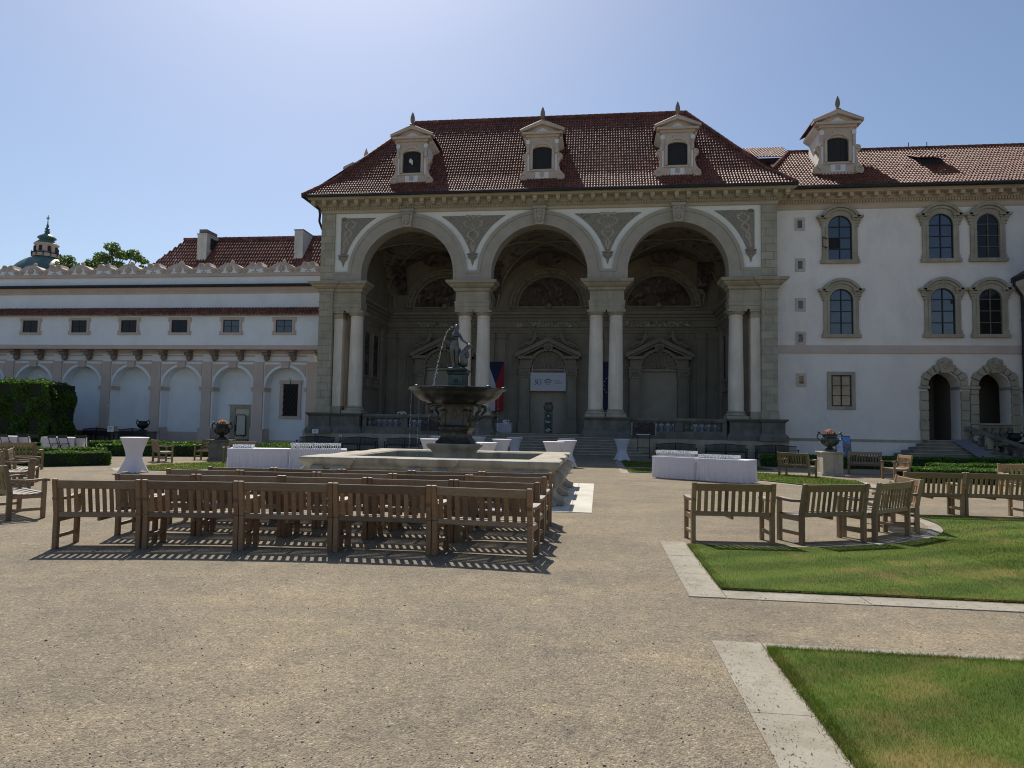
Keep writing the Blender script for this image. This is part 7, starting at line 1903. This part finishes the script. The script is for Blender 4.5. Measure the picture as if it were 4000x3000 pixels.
q = MB(); q.prism([(-0.58, 0.0), (-0.1, 0.0), (0.0, -0.08), (0.1, 0.0), (0.58, 0.0), (0.58, 3.4), (-0.58, 3.4)], -0.006, 0.006); q.build('cloth', mat_plain('flag_navy', (0.014, 0.016, 0.06), 0.8), eu)
st_ = mat_plain('flag_gold', (0.75, 0.6, 0.15), 0.7)
for i in range(12):
    a = i * pi / 6; q = MB(); cx, cz = 0.36 * math.cos(a), 1.75 + 0.55 * math.sin(a)
    q.prism([(cx + (0.05 if k % 2 == 0 else 0.02) * math.sin(k * pi / 5), cz + (0.05 if k % 2 == 0 else 0.02) * math.cos(k * pi / 5)) for k in range(10)], -0.010, -0.006); q.build('star', st_, eu)
bn = thing('banner', 'pale grey banner reading 30, SENÁT and věrný svobodě hung across the middle niche', 'banner', (-3.56, 48.3, 4.16))
q = MB(); q.box(-1.24, 1.24, 0, 0.02, 0.0, 1.28); q.build('cloth', mat_plain('banner_cloth', (0.60, 0.62, 0.68), 0.7), bn)
q = MB(); q.tube([(-1.12, 0.01, 1.27), (-1.12, 0.12, 1.75)], 0.02, 5); q.cut(); q.tube([(1.12, 0.01, 1.27), (1.12, 0.12, 1.75)], 0.02, 5); q.build_each('cord', M['white_paint'], bn)
def lettering(txt, size, x, z, parent, sx=1.0, off=0.0):
    cu = bpy.data.curves.new('lettering', 'FONT'); cu.body = txt; cu.size = size; cu.extrude = 0.002; cu.align_x = 'LEFT'; cu.offset = off
    o = bpy.data.objects.new('lettering', cu); COL.objects.link(o)
    dg = bpy.context.evaluated_depsgraph_get(); dg.update()
    me = bpy.data.meshes.new_from_object(o.evaluated_get(dg)); bpy.data.objects.remove(o)
    me.materials.clear(); me.materials.append(M['navy_paint'])
    r = bpy.data.objects.new('lettering', me); COL.objects.link(r); r.parent = parent; r.location = (x, -0.004, z); r.rotation_euler = (pi / 2, 0, 0); r.scale = (sx, 1, 1)
    return r
q = MB()                                          # numerals with thick and thin strokes
def stroke(pts, ws):
    V = []; n = len(pts)
    for i in range(n):
        a = Vector(pts[max(i - 1, 0)]); b = Vector(pts[min(i + 1, n - 1)]); d = (b - a).normalized(); nn = Vector((-d.y, d.x)) * ws[i] / 2; p = Vector(pts[i])
        V += [(p.x + nn.x, -0.004, p.y + nn.y), (p.x - nn.x, -0.004, p.y - nn.y)]
    q.add(V, [(2 * i, 2 * i + 1, 2 * i + 3, 2 * i + 2) for i in range(n - 1)])
def arcp(cx, cz, rx, rz, a0, a1, n=16): return [(cx + rx * math.cos(rad(a0 + (a1 - a0) * i / n)), cz + rz * math.sin(rad(a0 + (a1 - a0) * i / n))) for i in range(n + 1)]
up_ = arcp(-0.93, 0.745, 0.085, 0.09, 150, -70); stroke(up_, [0.015 + 0.03 * max(0, math.cos(rad(150 - 220 * i / 16))) for i in range(17)])
lo_ = arcp(-0.945, 0.545, 0.12, 0.115, 80, -165); stroke(lo_, [0.012 + 0.04 * max(0, math.cos(rad(80 - 245 * i / 16))) for i in range(17)])
ze = arcp(-0.62, 0.64, 0.13, 0.205, 0, 360, 32); stroke(ze, [0.012 + 0.032 * abs(math.cos(2 * pi * i / 32)) for i in range(33)])
q.box(-0.655, -0.585, -0.0045, -0.004, 0.60, 0.615); q.box(-0.655, -0.585, -0.0045, -0.004, 0.66, 0.675)
q.build('numerals', M['navy_paint'], bn)
lettering('SENÁT', 0.165, -0.245, 0.565, bn, 0.92, 0.002); lettering('věrný', 0.16, 0.45, 0.665, bn); lettering('svobodě', 0.16, 0.45, 0.515, bn)
q = MB()
for s in (-1, 1):
    for k in range(6):
        t = k / 5; cx, cz = s * (0.045 + 0.21 * t), 0.80 - 0.05 * t + 0.03 * math.sin(t * 7)
        q.prism([(cx + 0.035 * math.cos(rad(a_)) , cz + (0.03 - 0.012 * t) * math.sin(rad(a_))) for a_ in range(0, 360, 60)], -0.0045, -0.001)
    q.prism([(s * 0.06, 0.80), (s * 0.09, 0.86), (s * 0.115, 0.80)], -0.0046, -0.001)
q.ring(0.0, 0.80, 0.035, 0.05, -0.0045, -0.001, 0, pi, 8); q.ball((0, -0.002, 0.865), 0.018, 8, 5, 1, 0.1)
q.box(-0.15, 0.15, -0.0045, -0.001, 0.492, 0.502); q.box(-0.2, 0.2, -0.0045, -0.001, 0.462, 0.474)
q.build('emblem', M['navy_paint'], bn)
vs = thing('glass_vase', 'tall glass cylinder of white and green flowers before the middle niche', 'vase', (-3.28, 45.0, 1.2))
q = MB(); q.lathe((0, 0, 0), [(0.27, 0.0), (0.27, 1.42), (0.26, 1.42), (0.26, 0.01)], 24, False); q.build('cylinder', M['vase_glass'], vs, smooth=40)
k = 260; P = np.stack([rng.normal(0, 0.12, k), rng.normal(0, 0.12, k), rng.uniform(0.1, 1.35, k)], 1); P[:, :2] = np.clip(P[:, :2], -0.2, 0.2); N_ = rng.normal(0, 1, (k, 3)); N_ /= np.linalg.norm(N_, axis=1)[:, None]
V, F = leaf_quads(P, N_, 0.06); raw_mesh('greenery', V, F, M['box_hedge'], vs)
q = MB()
for (x, z) in ((-0.03, 0.75), (-0.13, 0.82), (0.1, 0.78), (0.05, 0.3), (-0.08, 0.22), (0.0, 0.16), (0.12, 0.25), (0.03, 1.15)): q.cut(); q.ball((x, -0.15, z), 0.07, 8, 6)
q.build_each('blossom', M['white_paint'], vs, smooth=60)
uv = MB(); uv.lathe((-3.3, 45.6, 1.2), [(0.16, 1.42), (0.26, 1.5), (0.34, 1.72), (0.30, 1.88), (0.20, 1.92), (0.27, 2.0), (0.22, 2.08), (0.0, 2.08)], 20); uv.box(-3.55, -3.05, 45.4, 45.85, 1.2, 2.62)
tag(uv.build('stone_vase', M['dark_stone'], None, smooth=40), 'dark lidded stone vase on a block behind the glass cylinder of flowers', 'vase')
